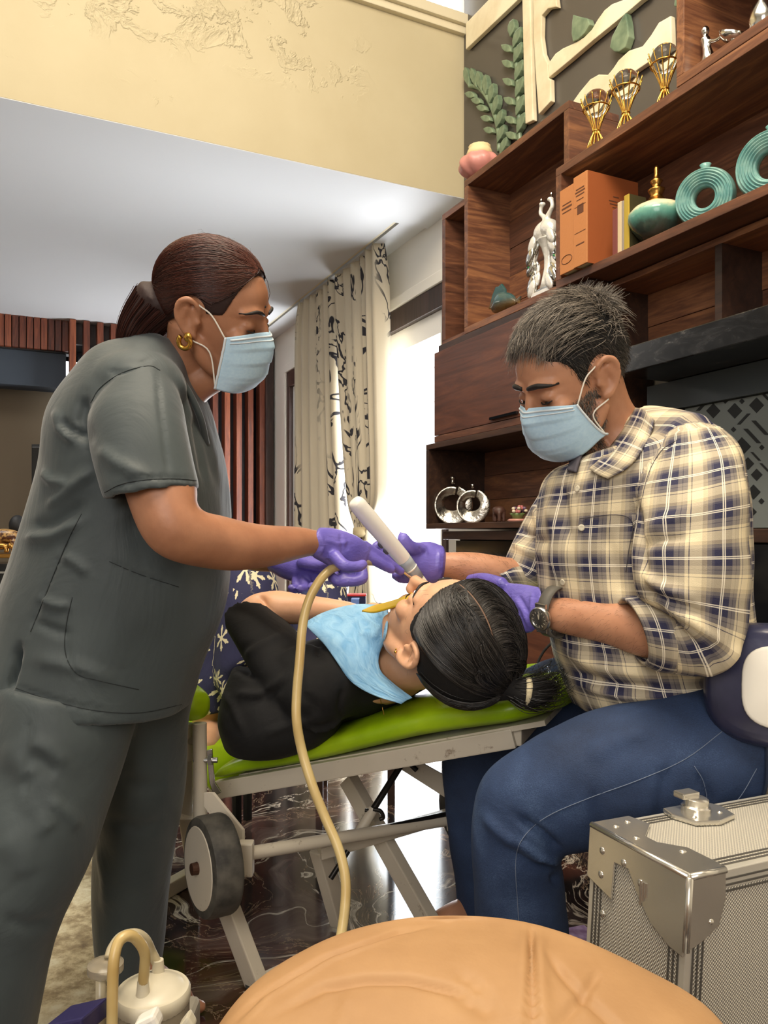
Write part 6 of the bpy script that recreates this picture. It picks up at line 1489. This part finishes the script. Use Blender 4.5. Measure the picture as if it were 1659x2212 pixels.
for px, py in ((1248,1056),(1256,1140),(1216,1258),(1262,1335)):
    p_, n_ = on(bs, px, py); n_ = n_ if n_.y < 0 else -n_
    build('button', MB().lathe(p_, n_, [(.0055,0),(.0058,.0012),(.005,.002),(.003,.0016)], 14), 'milky_plastic', shirt, smooth=True)
def seam(pl, nm, m, par, r=.0009, bv=bs, sub=5):
    pts = [on(bv, x, y, .0006)[0] for x, y in crom(pl, sub)]; return build(nm, MB().tube(pts, r, 6), m, par, smooth=True)
seam([(1252,1120),(1330,1112),(1366,1128),(1358,1190),(1352,1236)], 'pocket_edge', 'dark_lining', shirt, .0006)
seam([(1468,948),(1430,972),(1402,1020),(1385,1085),(1374,1150)], 'armhole_seam', 'dark_lining', shirt, .0006)
# jeans
nearl = loft([sec((1660,1470),(1720,1730),1.27,.12), sec((1560,1475),(1610,1765),1.265,.115), sec((1470,1492),(1525,1788),1.262,.11), sec((1340,1522),(1405,1812),1.27,.102), sec((1225,1562),(1300,1826),1.28,.092), sec((1120,1618),(1240,1836),1.29,.083), sec((1052,1672),(1218,1842),1.30,.078), sec((1022,1740),(1210,1862),1.305,.074), sec((1018,1830),(1214,1878),1.31,.071), sec((1024,1920),(1222,1935),1.312,.068), sec((1032,2040),(1226,2050),1.315,.065), sec((1042,2180),(1215,2185),1.318,.062), sec((1052,2270),(1200,2275),1.32,.058)], 52, 8)
farl = loft([sec((1420,1430),(1440,1640),1.55,.12), sec((1300,1415),(1330,1620),1.62,.105), sec((1190,1425),(1225,1625),1.68,.095), sec((1075,1480),(1130,1680),1.735,.085), sec((985,1560),(1105,1690),1.76,.08), sec((958,1630),(1088,1700),1.77,.076), sec((962,1740),(1086,1750),1.775,.072), sec((976,1860),(1086,1862),1.778,.068), sec((990,1982),(1084,1984),1.78,.062)], 46, 8)
fo = folds([([(1215,1842),(1170,1800),(1110,1760)], 9, -.012), ([(1215,1870),(1160,1850),(1112,1810)], 9, .010), ([(1205,1880),(1150,1870),(1080,1830)], 10, -.009), ([(1190,1905),(1210,1895)], 10, -.010), ([(1040,1760),(1080,1800),(1120,1830)], 12, .008), ([(1290,1820),(1285,1760),(1280,1700)], 12, -.005), ([(1420,1800),(1432,1700),(1440,1650)], 12, -.006), ([(1500,1660),(1530,1720),(1515,1790)], 8, -.008), ([(1260,1640),(1330,1600),(1420,1570)], 22, .006)])
me = fuse([nearl, farl, ell(P(1530,1540,1.42), (.17,.18,.12))], .0062, 4, deform=chain(fo, wavy(.004, 16, 2)))
jn = link('jeans', me, 'blue_denim', de); bj = bvh_of(jn)
seam([(1560,1580),(1480,1640),(1380,1685),(1270,1725),(1180,1765),(1130,1810),(1114,1860),(1118,1950),(1125,2050)], 'side_stitch', 'denim_stitch', jn, .0006, bj)
seam([(1500,1655),(1520,1690),(1528,1740),(1520,1785)], 'pocket_stitch', 'denim_stitch', jn, .0006, bj); seam([(1555,1770),(1600,1720),(1635,1660)], 'pocket_stitch', 'denim_stitch', jn, .0006, bj)
# gloves
gl1 = [loft([sec((1165,1268),(1150,1366),1.385,.036), sec((1135,1262),(1118,1368),1.42,.038), sec((1090,1258),(1075,1350),1.48,.036), sec((1050,1256),(1040,1330),1.545,.030)], 30, 6, True, .5),
       finger([P(1050,1270,1.55), P(1010,1272,1.61), P(985,1285,1.65)], .0125, .0095), finger([P(1048,1292,1.555), P(1008,1300,1.63), P(985,1312,1.67)], .0125, .0095), finger([P(1048,1312,1.555), P(1012,1328,1.64), P(990,1340,1.68)], .0125, .0095), finger([P(1052,1328,1.55), P(1020,1350,1.63), P(1002,1362,1.67)], .0115, .009), finger([P(1085,1262,1.47), P(1045,1250,1.53), P(1015,1252,1.575)], .0135, .0105)]
link('glove', fuse(gl1, .0032, 3, deform=folds([([(1110,1290),(1130,1320),(1140,1350)], 4, .0025), ([(1120,1285),(1145,1330)], 4, -.0025), ([(1150,1275),(1148,1320),(1140,1360)], 4, .003), ([(1100,1310),(1120,1345)], 4, -.002)])), 'nitrile_glove', de)
gl2 = [loft([sec((958,1180),(950,1258),1.60,.036), sec((930,1170),(922,1264),1.595,.036), sec((900,1172),(895,1262),1.585,.034), sec((874,1182),(872,1250),1.575,.028)], 30, 6, True, .5),
       finger([P(905,1188,1.57), P(886,1182,1.545), P(872,1165,1.535), P(868,1158,1.535)], .0155, .0110),
       finger([P(885,1195,1.58), P(848,1188,1.585), P(822,1176,1.575), P(810,1182,1.56)], .0120, .0095), finger([P(880,1215,1.58), P(845,1206,1.585), P(820,1196,1.57), P(812,1204,1.555)], .0120, .0095), finger([P(880,1235,1.58), P(852,1228,1.585), P(834,1222,1.57)], .0115, .0092), finger([P(888,1250,1.58), P(866,1250,1.58), P(852,1242,1.57)], .0105, .0088)]
link('glove', fuse(gl2, .0032, 3, deform=folds([([(905,1180),(918,1200)], 3, -.002), ([(915,1175),(925,1200)], 3, .002), ([(950,1190),(945,1240)], 4, .003)])), 'nitrile_glove', de)
# wrist watch
wa = P(1181, 1330, 1.30); a_dir = (P(1210,1330,1.345)-P(1150,1318,1.39)).normalized()
wn_ = Vector((-.45,-.89,-.02)); wn_ = (wn_-a_dir*wn_.dot(a_dir)).normalized(); wy = wn_.cross(a_dir)
ctr = P(1200, 1322, 1.352)
wt = empty('wristwatch', ctr, 'steel wristwatch with dark dial and grey strap on the gloved seated person\'s wrist', 'watch')
N = 48; secs_v = []
for s_ in (-.011, .011):
    secs_v += [ctr+a_dir*s_+(wn_*math.cos(t)*.036+wy*math.sin(t)*.042) for t in [2*math.pi*i/N for i in range(N)]]
m = MB().add(secs_v+[ctr+(v-ctr)*1.07 for v in secs_v], [(i, (i+1)%N, N+(i+1)%N, N+i) for i in range(N)]+[(2*N+i, 3*N+i, 3*N+(i+1)%N, 2*N+(i+1)%N) for i in range(N)]+[(i, 2*N+i, 2*N+(i+1)%N, (i+1)%N) for i in range(N)]+[(N+i, N+(i+1)%N, 3*N+(i+1)%N, 3*N+i) for i in range(N)])
build('strap', m, mat('strap_grey', lin(92,88,80), .6, fn=lambda nt: nt.bump(nt.noise(nt.co(), 120), .2, .002)), wt, smooth=True)
fcn = (wn_*.97+wy*.22).normalized() if wy.z < 0 else (wn_*.97-wy*.22).normalized()
fp = ctr+fcn*.0405; fx = a_dir; fy = fcn.cross(fx)
cs_ = build('case', MB().lathe(fp-fcn*.004, fcn, [(.0185,0),(.021,.003),(.021,.007),(.019,.010),(.0162,.0105)], 40), 'steel', wt, auto=40)
build('bezel', MB().lathe(fp+fcn*.0055, fcn, [(.0195,0),(.0195,.0016),(.0150,.0022),(.0148,.0004)], 40), 'steel', cs_, auto=40)
build('dial', MB().lathe(fp+fcn*.0050, fcn, [(.0149,0),(.0149,.0012)], 40), plain('dial_dark', lin(26,30,26), .25), cs_)
for i in range(12):
    a = 2*math.pi*i/12; d_ = fx*math.cos(a)+fy*math.sin(a); q = fp+fcn*.0063+d_*.0126
    build('hour_mark', MB().box(q, d_*.0016, fcn.cross(d_)*.0005, fcn*.0003), 'milky_plastic', cs_)
for i in range(3):
    a = 2*math.pi*i/3+.5; q = fp+fcn*.0062+(fx*math.cos(a)+fy*math.sin(a))*.0066
    build('subdial', MB().tube([q+fx*.0034*math.cos(t)+fy*.0034*math.sin(t) for t in [2*math.pi*j/16 for j in range(17)]], .0003, 5), 'steel', cs_)
for a, L in ((1.75, .0085), (1.45, .0115)):
    d_ = fx*math.cos(a)+fy*math.sin(a); build('watch_hand', MB().bar(fp+fcn*.0068, fp+fcn*.0068+d_*L, .0011, .0004, fcn), 'milky_plastic', cs_)
for i in range(6):
    a = 2*math.pi*i/6; build('bezel_screw', MB().lathe(fp+fcn*.0072+(fx*math.cos(a)+fy*math.sin(a))*.0172, fcn, [(.0010,0),(.0010,.0005)], 8), 'dark_steel', cs_)
build('lug', MB().box(fp+fy*.021-fcn*.002, fx*.011, fy*.005, fcn*.003), 'steel', cs_, bevel=.001); build('lug', MB().box(fp-fy*.021-fcn*.002, fx*.011, fy*.005, fcn*.003), 'steel', cs_, bevel=.001)
# ------------------------------------------------------------------ patient lying on the chair
def _black(nt):
    g = nt.co(); nt.color(nt.ramp(nt.noise(g, 8, 3), [(.3, lin(12,12,13)), (.7, lin(26,26,27))])); nt.rough(.85)
    nt.bump(nt.add(nt.noise(nt.map(g, (10, 10, 10)), 1, 4, .55, 1.2), nt.mul(nt.noise(g, 400, 1), .02)), .3, .010)
mat('black_jersey', fn=_black)
def _snow(nt):
    uv = nt.uv(); v = nt.vor(nt.map(uv, (11.0, 11.0, 1)), 1.0, 'F1', .55); pos = v.outputs['Position']
    rnd = nt.sep(v.outputs['Color']); d = nt.vm('SUBTRACT', nt.map(uv, (11.0, 11.0, 1)), pos); x = nt.sep(d)
    r = nt.m('SQRT', nt.add(nt.mul(x[0], x[0]), nt.mul(x[1], x[1]))); a = nt.add(nt.m('ARCTAN2', x[1], x[0]), nt.mul(rnd[0], 3.0))
    c6 = nt.m('COSINE', nt.mul(a, 6.0)); k = nt.add(.30, nt.mul(rnd[1], .16))
    arm = nt.lt(r, nt.mul(k, nt.m('POWER', nt.m('MAXIMUM', nt.mul(nt.add(c6, 1.0), .5), .001), 1.6)))
    rr = nt.m('DIVIDE', r, k); twig = nt.mul(nt.mul(nt.gt(rr, .55), nt.lt(rr, .78)), nt.gt(c6, .15)); dot = nt.mul(nt.lt(rr, .92), nt.mul(nt.gt(rr, .84), nt.gt(c6, .80)))
    core = nt.lt(rr, .22); f = nt.m('MAXIMUM', nt.m('MAXIMUM', arm, nt.mul(twig, .95)), nt.m('MAXIMUM', dot, core)); f = nt.mul(f, nt.gt(rnd[2], .22))
    nt.color(nt.mix(f, lin(46,48,86), lin(232,224,194))); nt.rough(.85); nt.bump(nt.noise(nt.map(uv, (26, 9, 1)), 1, 4, .55, 1.0), .35, .008)
mat('snowflake_cotton', fn=_snow)
HP = Frame((.114, 1.470, .703), (.80, .585, .13), (-.286, .175, .942), 1.12)
rP, fP, uP = [Vector(HP.M[:, i]) for i in range(3)]
aP = Vector((-.50, .82, -.28)).normalized(); lP = (rP-aP*rP.dot(aP)).normalized(); nP = lP.cross(aP).normalized()
if nP.z < 0: nP = -nP
NB = Vector((.015, 1.625, .632))
def tb(t, l, n): return NB+aP*t+lP*l+nP*n
LS = tb(.045, -.172, -.012); LE = P(548, 1322, 1.76); LWr = P(742, 1322, 1.72)
pcs = head_pieces(HP)
pcs.append(limb([HP(0,-.02,-.03), HP(0,-.028,-.09), NB+nP*-.01, tb(.06,0,-.01)], [.055,.050,.052,.062]))
pcs.append(limb([HP(0,.03,-.085), tb(-.01,0,.03), tb(.06,0,.0)], [.028,.038,.05]))
pcs.append(limb([tb(.02,0,0), tb(.2,0,0), tb(.4,0,-.01), tb(.52,0,-.01)], [.08,.095,.095,.095], 1.5))
pcs.append(limb([tb(.05,0,-.01), tb(.05,-.12,-.01), LS], [.055,.045,.04])); pcs.append(limb([tb(.04,0,0), tb(.04,.17,0)], [.06,.055]))
pcs.append(limb([LS, LS.lerp(LE,.5)+Vector((-.02,0,.0)), LE, P(590,1312,1.765), P(650,1316,1.755), LWr, P(775,1330,1.70)], [.040,.040,.038,.038,.034,.025,.022]))
pcs.append(limb([tb(.04,.17,0), tb(.24,.22,.02), P(800,1325,1.80)], [.05,.04,.03]))
Lh, Lk, La = tb(.50,-.10,-.01), P(532,1262,2.05), P(452,1530,2.0)
pcs.append(limb([Lh, Lk, La, La-Vector((0,0,.055))], [.08,.06,.036,.034])); pcs.append(limb([La+Vector((.01,.02,-.045)), La+Vector((.012,-.05,-.062)), La+Vector((.02,-.12,-.072))], [.032,.03,.022]))
Rh, Rk, Ra = tb(.50,.10,-.01), P(688,1262,2.28), P(640,1520,2.26)
pcs.append(limb([Rh, Rk, Ra, Ra-Vector((0,0,.05))], [.08,.06,.036,.034])); pcs.append(limb([Ra+Vector((.01,.02,-.04)), Ra+Vector((0,-.1,-.06))], [.032,.024]))
mp = fuse(pcs, .0037, 3, deform=head_deform(HP), name='patient_body')
pa = tag(link('person', mp, 'skin_fair'), 'reclining person in black t-shirt and snowflake trousers with a blue bib on the green chair', 'person')
mpw = world_copy(mp, pa.location)
brow_strip(HP, mpw, pa, .0026, .005); lashes(HP, pa)
build('ear_stud', MB().ball(HP(-.0845,.002,-.028), .0028, n=10, m=8), 'gold', pa, smooth=True); build('ear_stud', MB().ball(HP(-.086,.006,-.022), .0018, n=8, m=6), 'gold', pa, smooth=True)
# t-shirt
def ts(t, w, h, n=0.0, e=2.2): return (tb(t,0,n), lP*w, nP*h, e)
tor = loft([ts(.0,.10,.055), ts(.03,.165,.075), ts(.09,.205,.092), ts(.18,.205,.10), ts(.30,.195,.102), ts(.42,.19,.105,-.005), ts(.52,.195,.108,-.01), ts(.58,.17,.10,-.015)], 56, 7)
slL = shellopen([(LS.lerp(LE,-.12), lP*.055, nP*.062, 2.0), (LS.lerp(LE,.20)+Vector((-.01,0,-.005)), lP*.070, Vector((-.03,-.01,.072)), 2.0), (LS.lerp(LE,.50)+Vector((-.015,0,.0)), lP*.072, Vector((-.04,-.02,.068)), 2.0), (LS.lerp(LE,.78)+Vector((-.012,0,.002)), lP*.068, Vector((-.042,-.02,.060)), 2.0)], 44, 6, .012)
slR = shellopen([(tb(.03,.16,0), nP*.06, aP*.06, 2.0), (tb(.14,.205,.005), nP*.066, lP*.07, 2.0), (tb(.20,.22,.01), nP*.066, lP*.07, 2.0)], 36, 6, .012)
drape = loft([sec((505,1440),(720,1500),1.66,.10), sec((480,1500),(740,1560),1.655,.12), sec((472,1560),(700,1600),1.66,.12), sec((486,1612),(640,1620),1.685,.10)], 40, 6)
fo = folds([([(520,1420),(560,1390),(610,1370)], 9, .006), ([(505,1500),(570,1500),(640,1440)], 10, .009), ([(520,1530),(600,1490),(660,1410)], 9, -.007), ([(500,1450),(530,1400),(600,1360)], 9, -.006), ([(470,1490),(500,1520),(530,1590)], 8, .006), ([(640,1420),(650,1500),(700,1540)], 12, -.005), ([(740,1480),(732,1530),(745,1560)], 6, -.006), ([(560,1590),(640,1560),(720,1550)], 10, .006)])
me = fuse([tor, slL, slR, drape, ell(LS, (.066,.066,.062)), limb([tb(.08,-.08,.0), LS, LS.lerp(LE,.25)], [.085,.068,.068])], .0058, 4, deform=chain(fo, wavy(.004, 14, 8)))
tsh = link('t_shirt', me, 'black_jersey', pa)
# trousers
lg1 = loft([(tb(.46,-.09,-.01), lP*.115, nP*.105, 2.0), (Lh.lerp(Lk,.35)+Vector((-.01,0,.0)), lP*.100, Vector((.03,-.085,.03)), 2.0), (Lh.lerp(Lk,.75), lP*.090, Vector((.02,-.075,.05)), 2.0), (Lk+Vector((0,.02,.035)), lP*.078, Vector((0,-.02,.075))*.9, 2.0)], 40, 7, True, .6)
sh1 = loft([(Lk+Vector((0,.02,.03)), lP*.072, Vector((.02,-.05,.04)), 2.0), (Lk.lerp(La,.25)+Vector((-.012,0,0)), lP*.074, Vector((.06,-.045,.01)), 2.0), (Lk.lerp(La,.6)+Vector((-.006,0,0)), lP*.066, Vector((.05,-.04,.01)), 2.0), (La+Vector((0,0,.02)), lP*.058, Vector((.045,-.035,.01)), 2.0), (La+Vector((0,0,-.012)), lP*.056, Vector((.045,-.035,.01)), 2.0)], 40, 7)
lg2 = loft([(tb(.46,.09,-.01), lP*.115, nP*.105, 2.0), (Rh.lerp(Rk,.5), lP*.095, Vector((.03,-.08,.03)), 2.0), (Rk+Vector((0,.02,.035)), lP*.080, Vector((0,-.02,.07)), 2.0)], 40, 7, True, .6)
sh2 = loft([(Rk+Vector((0,.02,.03)), lP*.072, Vector((.02,-.05,.04)), 2.0), (Rk.lerp(Ra,.5), lP*.068, Vector((.05,-.045,.01)), 2.0), (Ra, lP*.056, Vector((.045,-.035,.01)), 2.0)], 36, 7)
me = fuse([lg1, sh1, lg2, sh2, ell(tb(.50,0,-.01), (.14,.14,.09))], .006, 4)
tri_uv(me, [lg1, sh1, lg2, sh2]); deform_mesh(me, wavy(.004, 16, 4)); link('snowflake_trousers', me, 'snowflake_cotton', pa)
# hair parted in the middle and drawn back to a tie
cen, rad = (.004,-.014,.044), (.092,.110,.096)
TIE = np.array((.22,-.80,.50)); TIE /= np.linalg.norm(TIE)
tiep = np.array(cen)+TIE*np.array(rad)*1.06
capm = [ell(HP(*cen), [q*HP.k*.985 for q in rad], HP.axes(), 44, 28)]
tl = [HP(*tiep), HP(*(tiep+np.array((.018,-.010,.012)))), HP(*(tiep+np.array((.045,-.014,.018)))), HP(*(tiep+np.array((.066,-.010,.016))))]
capm.append(limb(tl, [.020,.026,.022,.010])); capm.append(limb([HP(*(tiep*.8)), HP(*tiep)], [.05,.022]))
me = fuse(capm, .005, 5)
def trimp(co, no):
    q = HP.local(co); ax_ = np.abs(q[:,0]); a = np.clip((q[:,1]-(.050+.55*np.clip(q[:,2]-.035, -.2, .2)))/.010, 0, 1); b = np.clip((.012-q[:,2]-.9*np.clip(-q[:,1]-.015, 0, .2))/.012, 0, 1)
    c = np.exp(-(((ax_-.082)/.016)**2+((q[:,1]+.006)/.020)**2+((q[:,2]+.004)/.028)**2))
    s_ = np.clip(np.maximum(np.maximum(a, b), c), 0, 1); return co+(np.array(HP(0,-.01,.02))-co)*(s_*.28)[:, None]
deform_mesh(me, trimp); set_uv(me, np.full((len(me.vertices), 2), .05)); hp_ = link('hair', me, 'hair_cap_dark', pa)
r = random.Random(31); paths = []; vals = []
for i in range(4600):
    sx = 1 if r.random() < .5 else -1; t = r.random()
    if r.random() < .70:
        ang = .62+1.55*t; root = np.array((-.24+sx*(.016+abs(r.gauss(0, .008))), math.cos(ang), math.sin(ang)))
        w_ = r.uniform(.35, 1.15); mid = np.array((sx*w_-.15, math.cos(ang)*.75+.10, math.sin(ang)*.62)); lf_ = r.uniform(0, .06)
    else:
        a = t; root = np.array((sx*(.10+.92*math.sin(a*1.35)), .80*math.cos(a*1.2)+.06, .66-.80*a)); mid = root*.5+TIE*.5+np.array((sx*.55, .05, .0)); lf_ = r.uniform(0, .03)
    root = root+np.array((0, r.gauss(0, .01), r.gauss(0, .01))); end = TIE+np.array([r.gauss(0, .045) for _ in range(3)])
    clump = .020*math.sin(14*math.atan2(root[2], root[1])+3*sx)
    paths.append(ellpath(HP, [root, mid, end], rad, cen, 15, lift=lambda u, l=lf_, c=clump: (l+c)*math.sin(math.pi*u)+.006)); vals.append(min(1, max(0, r.gauss(.22, .22))))
for i in range(1100):      # nape and behind the ears
    sx = 1 if r.random() < .35 else -1; t = r.random()
    root = np.array((sx*(.95-.5*t), .25-1.0*t, -.30-.12*math.sin(t*3)+r.gauss(0, .08))); end = TIE+np.array([r.gauss(0, .06) for _ in range(3)])
    mid = (root+end)/2+np.array((sx*.25, -.15, .05)); l_ = r.uniform(0, .03)
    paths.append(ellpath(HP, [root, mid, end], rad, cen, 12, lift=lambda u, l=l_: l*math.sin(math.pi*u)+.006)); vals.append(min(1, max(0, r.gauss(.20, .2))))
for i in range(420):
    o_ = np.array([r.gauss(0, .009) for _ in range(3)]); q = [np.array(HP.local(np.array(p)[None])[0])+o_*k_ for p, k_ in zip(tl, (.8, 1.3, 1.5, 1.6))]
    q.append(q[-1]+np.array((r.gauss(.012,.012), r.gauss(0,.01), r.gauss(-.006,.012)))); paths.append(HP.many(crom(q, 3))); vals.append(min(1, max(0, r.gauss(.15, .12))))
paths, vals = clear_ear(HP, paths, vals)
strands('hair_strands', paths, .00085, 'hair_black', hp_, 3, vals)
paths = []
for i in range(90):
    d = np.array((r.gauss(0, .8), r.gauss(0, .6), r.gauss(.3, .6))); d /= np.linalg.norm(d); st_ = np.array(cen)+d*np.array(rad)*1.0; g_ = np.array([r.gauss(0, 1) for _ in range(3)]); g_ -= d*(g_@d)*.9; L = r.uniform(.02, .05)
    paths.append(HP.many([st_, st_+g_*L*.4+d*.006, st_+g_*L*.8+d*.004]))
strands('flyaway_hairs', paths, .00022, 'hair_black', hp_, 3, [.1]*len(paths))
pt = [np.array(cen)+np.array((-.24, math.cos(a), math.sin(a)))/math.sqrt(1+.24**2)*np.array(rad)*1.0 for a in np.linspace(.60, 2.05, 26)]
build('parting', MB().tube([Vector(p) for p in HP.many(pt)], [.0004]+[.0018]*14+[.0018-.00014*i for i in range(11)], 8), plain('scalp', lin(120,92,74), .6), hp_, smooth=True)
tc = HP(*(tiep+np.array((.016,-.008,.012)))); td_ = (tl[1]-tl[0]).normalized()
ht = build('hair_tie', MB().lathe(tc-td_*.007, td_, [(.021,0),(.0245,.003),(.026,.007),(.0245,.011),(.021,.014)], 26), mat('tie_cream', lin(206,194,160), .7, fn=lambda nt: nt.bump(nt.noise(nt.co(), 150), .3, .002)), pa, smooth=True)
# bib draped over the chest
bp_, bt_ = bvh_of(pa), bvh_of(tsh)
def bibp(px, py, d):
    o = Vector((0,0,CH)); dr_ = (P(px,py,1.0)-o).normalized(); best = (P(px,py,d)-o).length
    for bv in (bp_, bt_):
        h = bv.ray_cast(o, dr_)
        if h[0] is not None: best = min(best, h[3]-.010)
    return o+dr_*best
rows = [[(655,1346,1.70),(700,1322,1.72),(760,1306,1.72),(812,1306,1.70),(838,1312,1.66)], [(672,1362,1.64),(715,1345,1.66),(768,1332,1.66),(815,1335,1.64),(836,1345,1.62)], [(700,1390,1.60),(738,1378,1.62),(780,1368,1.62),(812,1372,1.60),(830,1378,1.58)], [(728,1428,1.57),(758,1420,1.58),(785,1412,1.58),(805,1412,1.57),(818,1416,1.56)],
        [(758,1472,1.54),(778,1462,1.54),(798,1455,1.54),(812,1450,1.54),(822,1448,1.54)], [(808,1502,1.50),(822,1492,1.50),(834,1484,1.50),(842,1478,1.51),(848,1474,1.52)], [(866,1520,1.47),(872,1516,1.47),(878,1512,1.47),(884,1509,1.47),(890,1506,1.47)]]
g_ = [[np.array(bibp(*q)) for q in r_] for r_ in rows]
bib = sheet(g_, .0025, 6)
def _bib(nt):
    uv = nt.uv(); n_ = nt.noise(nt.map(uv, (9, 9, 1)), 1, 3, .5, .8); nt.color(nt.ramp(n_, [(.3, lin(120,178,222)), (.7, lin(158,206,238))])); nt.rough(.7); nt.bump(n_, .5, .012)
mat('bib_tissue', fn=_bib)
bo = tag(link_piece('dental_bib', bib, 'bib_tissue'), 'light blue disposable bib spread over the reclining person\'s chest', 'bib')
# yellow mouth prop strap
yp = [P(782,1318,1.60), P(806,1312,1.575), P(836,1304,1.55), P(862,1296,1.525), P(890,1284,1.505)]
V = sheet([[p+Vector((0,-.014,-.009)), p+Vector((0,0,.003)), p+Vector((0,.012,.001))] if i else [p+Vector((0,-.003,-.002)), p, p+Vector((0,.003,-.002))] for i, p in enumerate(yp)], .003, 5)
tag(link_piece('cheek_retractor', V, plain('yellow_rubber', lin(238,196,40), .4)), 'bright yellow strip of rubber at the reclining person\'s lips', 'retractor')
# necklace
nk = [on(bp_, x, y, .001)[0] for x, y in crom([(812,1492),(820,1505),(824,1522),(830,1545)], 5)]
tag(build('necklace', MB().tube(nk, .0007, 6), 'gold', smooth=True), 'fine gold chain around the reclining person\'s neck', 'necklace')
# ------------------------------------------------------------------ instruments and hose
hs = empty('suction_hose', P(650,1500,1.33), 'yellowed rubber suction hose running from the gloved hand down past the chair', 'hose')
path = [P(733,1222,1.405), P(712,1232,1.39), P(690,1255,1.375), P(668,1295,1.365), P(654,1350,1.355), P(647,1430,1.34), P(641,1500,1.33), P(641,1560,1.32), P(653,1625,1.315), P(676,1700,1.30), P(702,1765,1.29), P(730,1830,1.275), P(745,1890,1.26), P(746,1950,1.245), P(735,2030,1.22), P(712,2120,1.16), P(640,2260,1.10), Vector((-.16,1.04,.02)), Vector((-.25,1.0,.02))]
build('hose_tube', MB().tube(vcrom(path, 8), .0082, 16), 'yellow_tube', hs, smooth=True)
build('hose_handle', MB().tube(vcrom([P(733,1222,1.405), P(765,1214,1.425), P(800,1213,1.455), P(830,1218,1.48)], 5), [.008]*6+[.0075]*10, 16), 'milky_tube', hs, smooth=True)
build('metal_tip', MB().tube(vcrom([P(826,1217,1.478), P(858,1226,1.50), P(885,1245,1.52), P(908,1268,1.54)], 5), .0036, 12), 'silver', hs, smooth=True)
it = empty('curing_light', P(850,1180,1.53), 'white pen-shaped dental handpiece with a clear sleeve and pale tip', 'handpiece')
a0, a1, a2, a3 = P(772,1090,1.46), P(872,1208,1.52), P(905,1248,1.535), P(932,1278,1.548)
ax_ = (a1-a0).normalized(); L = (a1-a0).length
build('handle', MB().lathe(a0-ax_*.008, ax_, [(.006,-.004),(.0125,-.002),(.0155,.004),(.0165,.012),(.0172,.05),(.0168,.09),(.0155,L),(.0150,L+.008)], 32), 'white_plastic', it, auto=60)
bt = ax_.cross(Vector((0,1,0))).normalized()
fw_ = ax_.cross(bt).normalized(); fw_ = -fw_ if fw_.y < 0 else fw_
for t in (.095, .112): build('switch_button', MB().ball(a0+ax_*t-(bt if bt.x > 0 else -bt)*.0162-Vector((0,.004,0)), .008, .004, .005, 12, 8, (ax_, Vector((0,1,0)), bt)), plain('button_grey', lin(84,84,92), .4), it, smooth=True)
mat('clear_sleeve', lin(214,222,224), .12, fn=lambda nt: nt.rough(.12), Transmission_Weight=.55, IOR=1.2)
build('sleeve', MB().lathe(a1, (a2-a1), [(.0148,0),(.0142,.012),(.0125,.03),(.0108,(a2-a1).length)], 28), 'clear_sleeve', it, smooth=True)
build('collar_ring', MB().lathe(a1+(a2-a1)*.45, (a2-a1), [(.0132,0),(.0136,.002),(.0130,.004)], 28), 'white_plastic', it, smooth=True)
build('tip', MB().tube([a2, a2.lerp(a3,.5), a3], [.0095,.0080,.0062], 18), 'milky_plastic', it, smooth=True)
gz = P(938,1268,1.64)
tag(link('gauze_pad', fuse([ell(gz, (.044,.03,.016)), ell(gz+Vector((.012,.005,.006)), (.026,.022,.013))], .004, 3, deform=wavy(.003, 40)), plain('gauze_white', lin(244,244,242), .9, 0, 200, .3)), 'crumpled white gauze pad behind the reclining person\'s forehead', 'gauze')
# ------------------------------------------------------------------ sewn edges on the scrubs
plain('scrub_seam', lin(34,40,42), .8, 0, 300, .2)
stp = [c for c in wo.children if c.name.startswith('scrub_top')][0]; bst = bvh_of(stp)
for nm, pl in (('side_seam', [(176,1110),(150,1160),(122,1225),(92,1300),(66,1365)]), ('pocket_seam', [(236,1213),(300,1240),(386,1268)]), ('pocket_seam', [(156,1290),(143,1350),(141,1410),(165,1455),(212,1470),(300,1490)]),
               ('sleeve_hem_stitch', [(226,1064),(262,1046),(320,1036),(380,1034),(424,1038)]), ('shoulder_seam', [(196,870),(216,838),(262,806),(320,790),(346,800)]), ('hem_stitch', [(34,1486),(110,1512),(200,1534),(300,1540),(392,1522)])):
    seam(pl, nm, 'scrub_seam', stp, .0007, bst, 6)
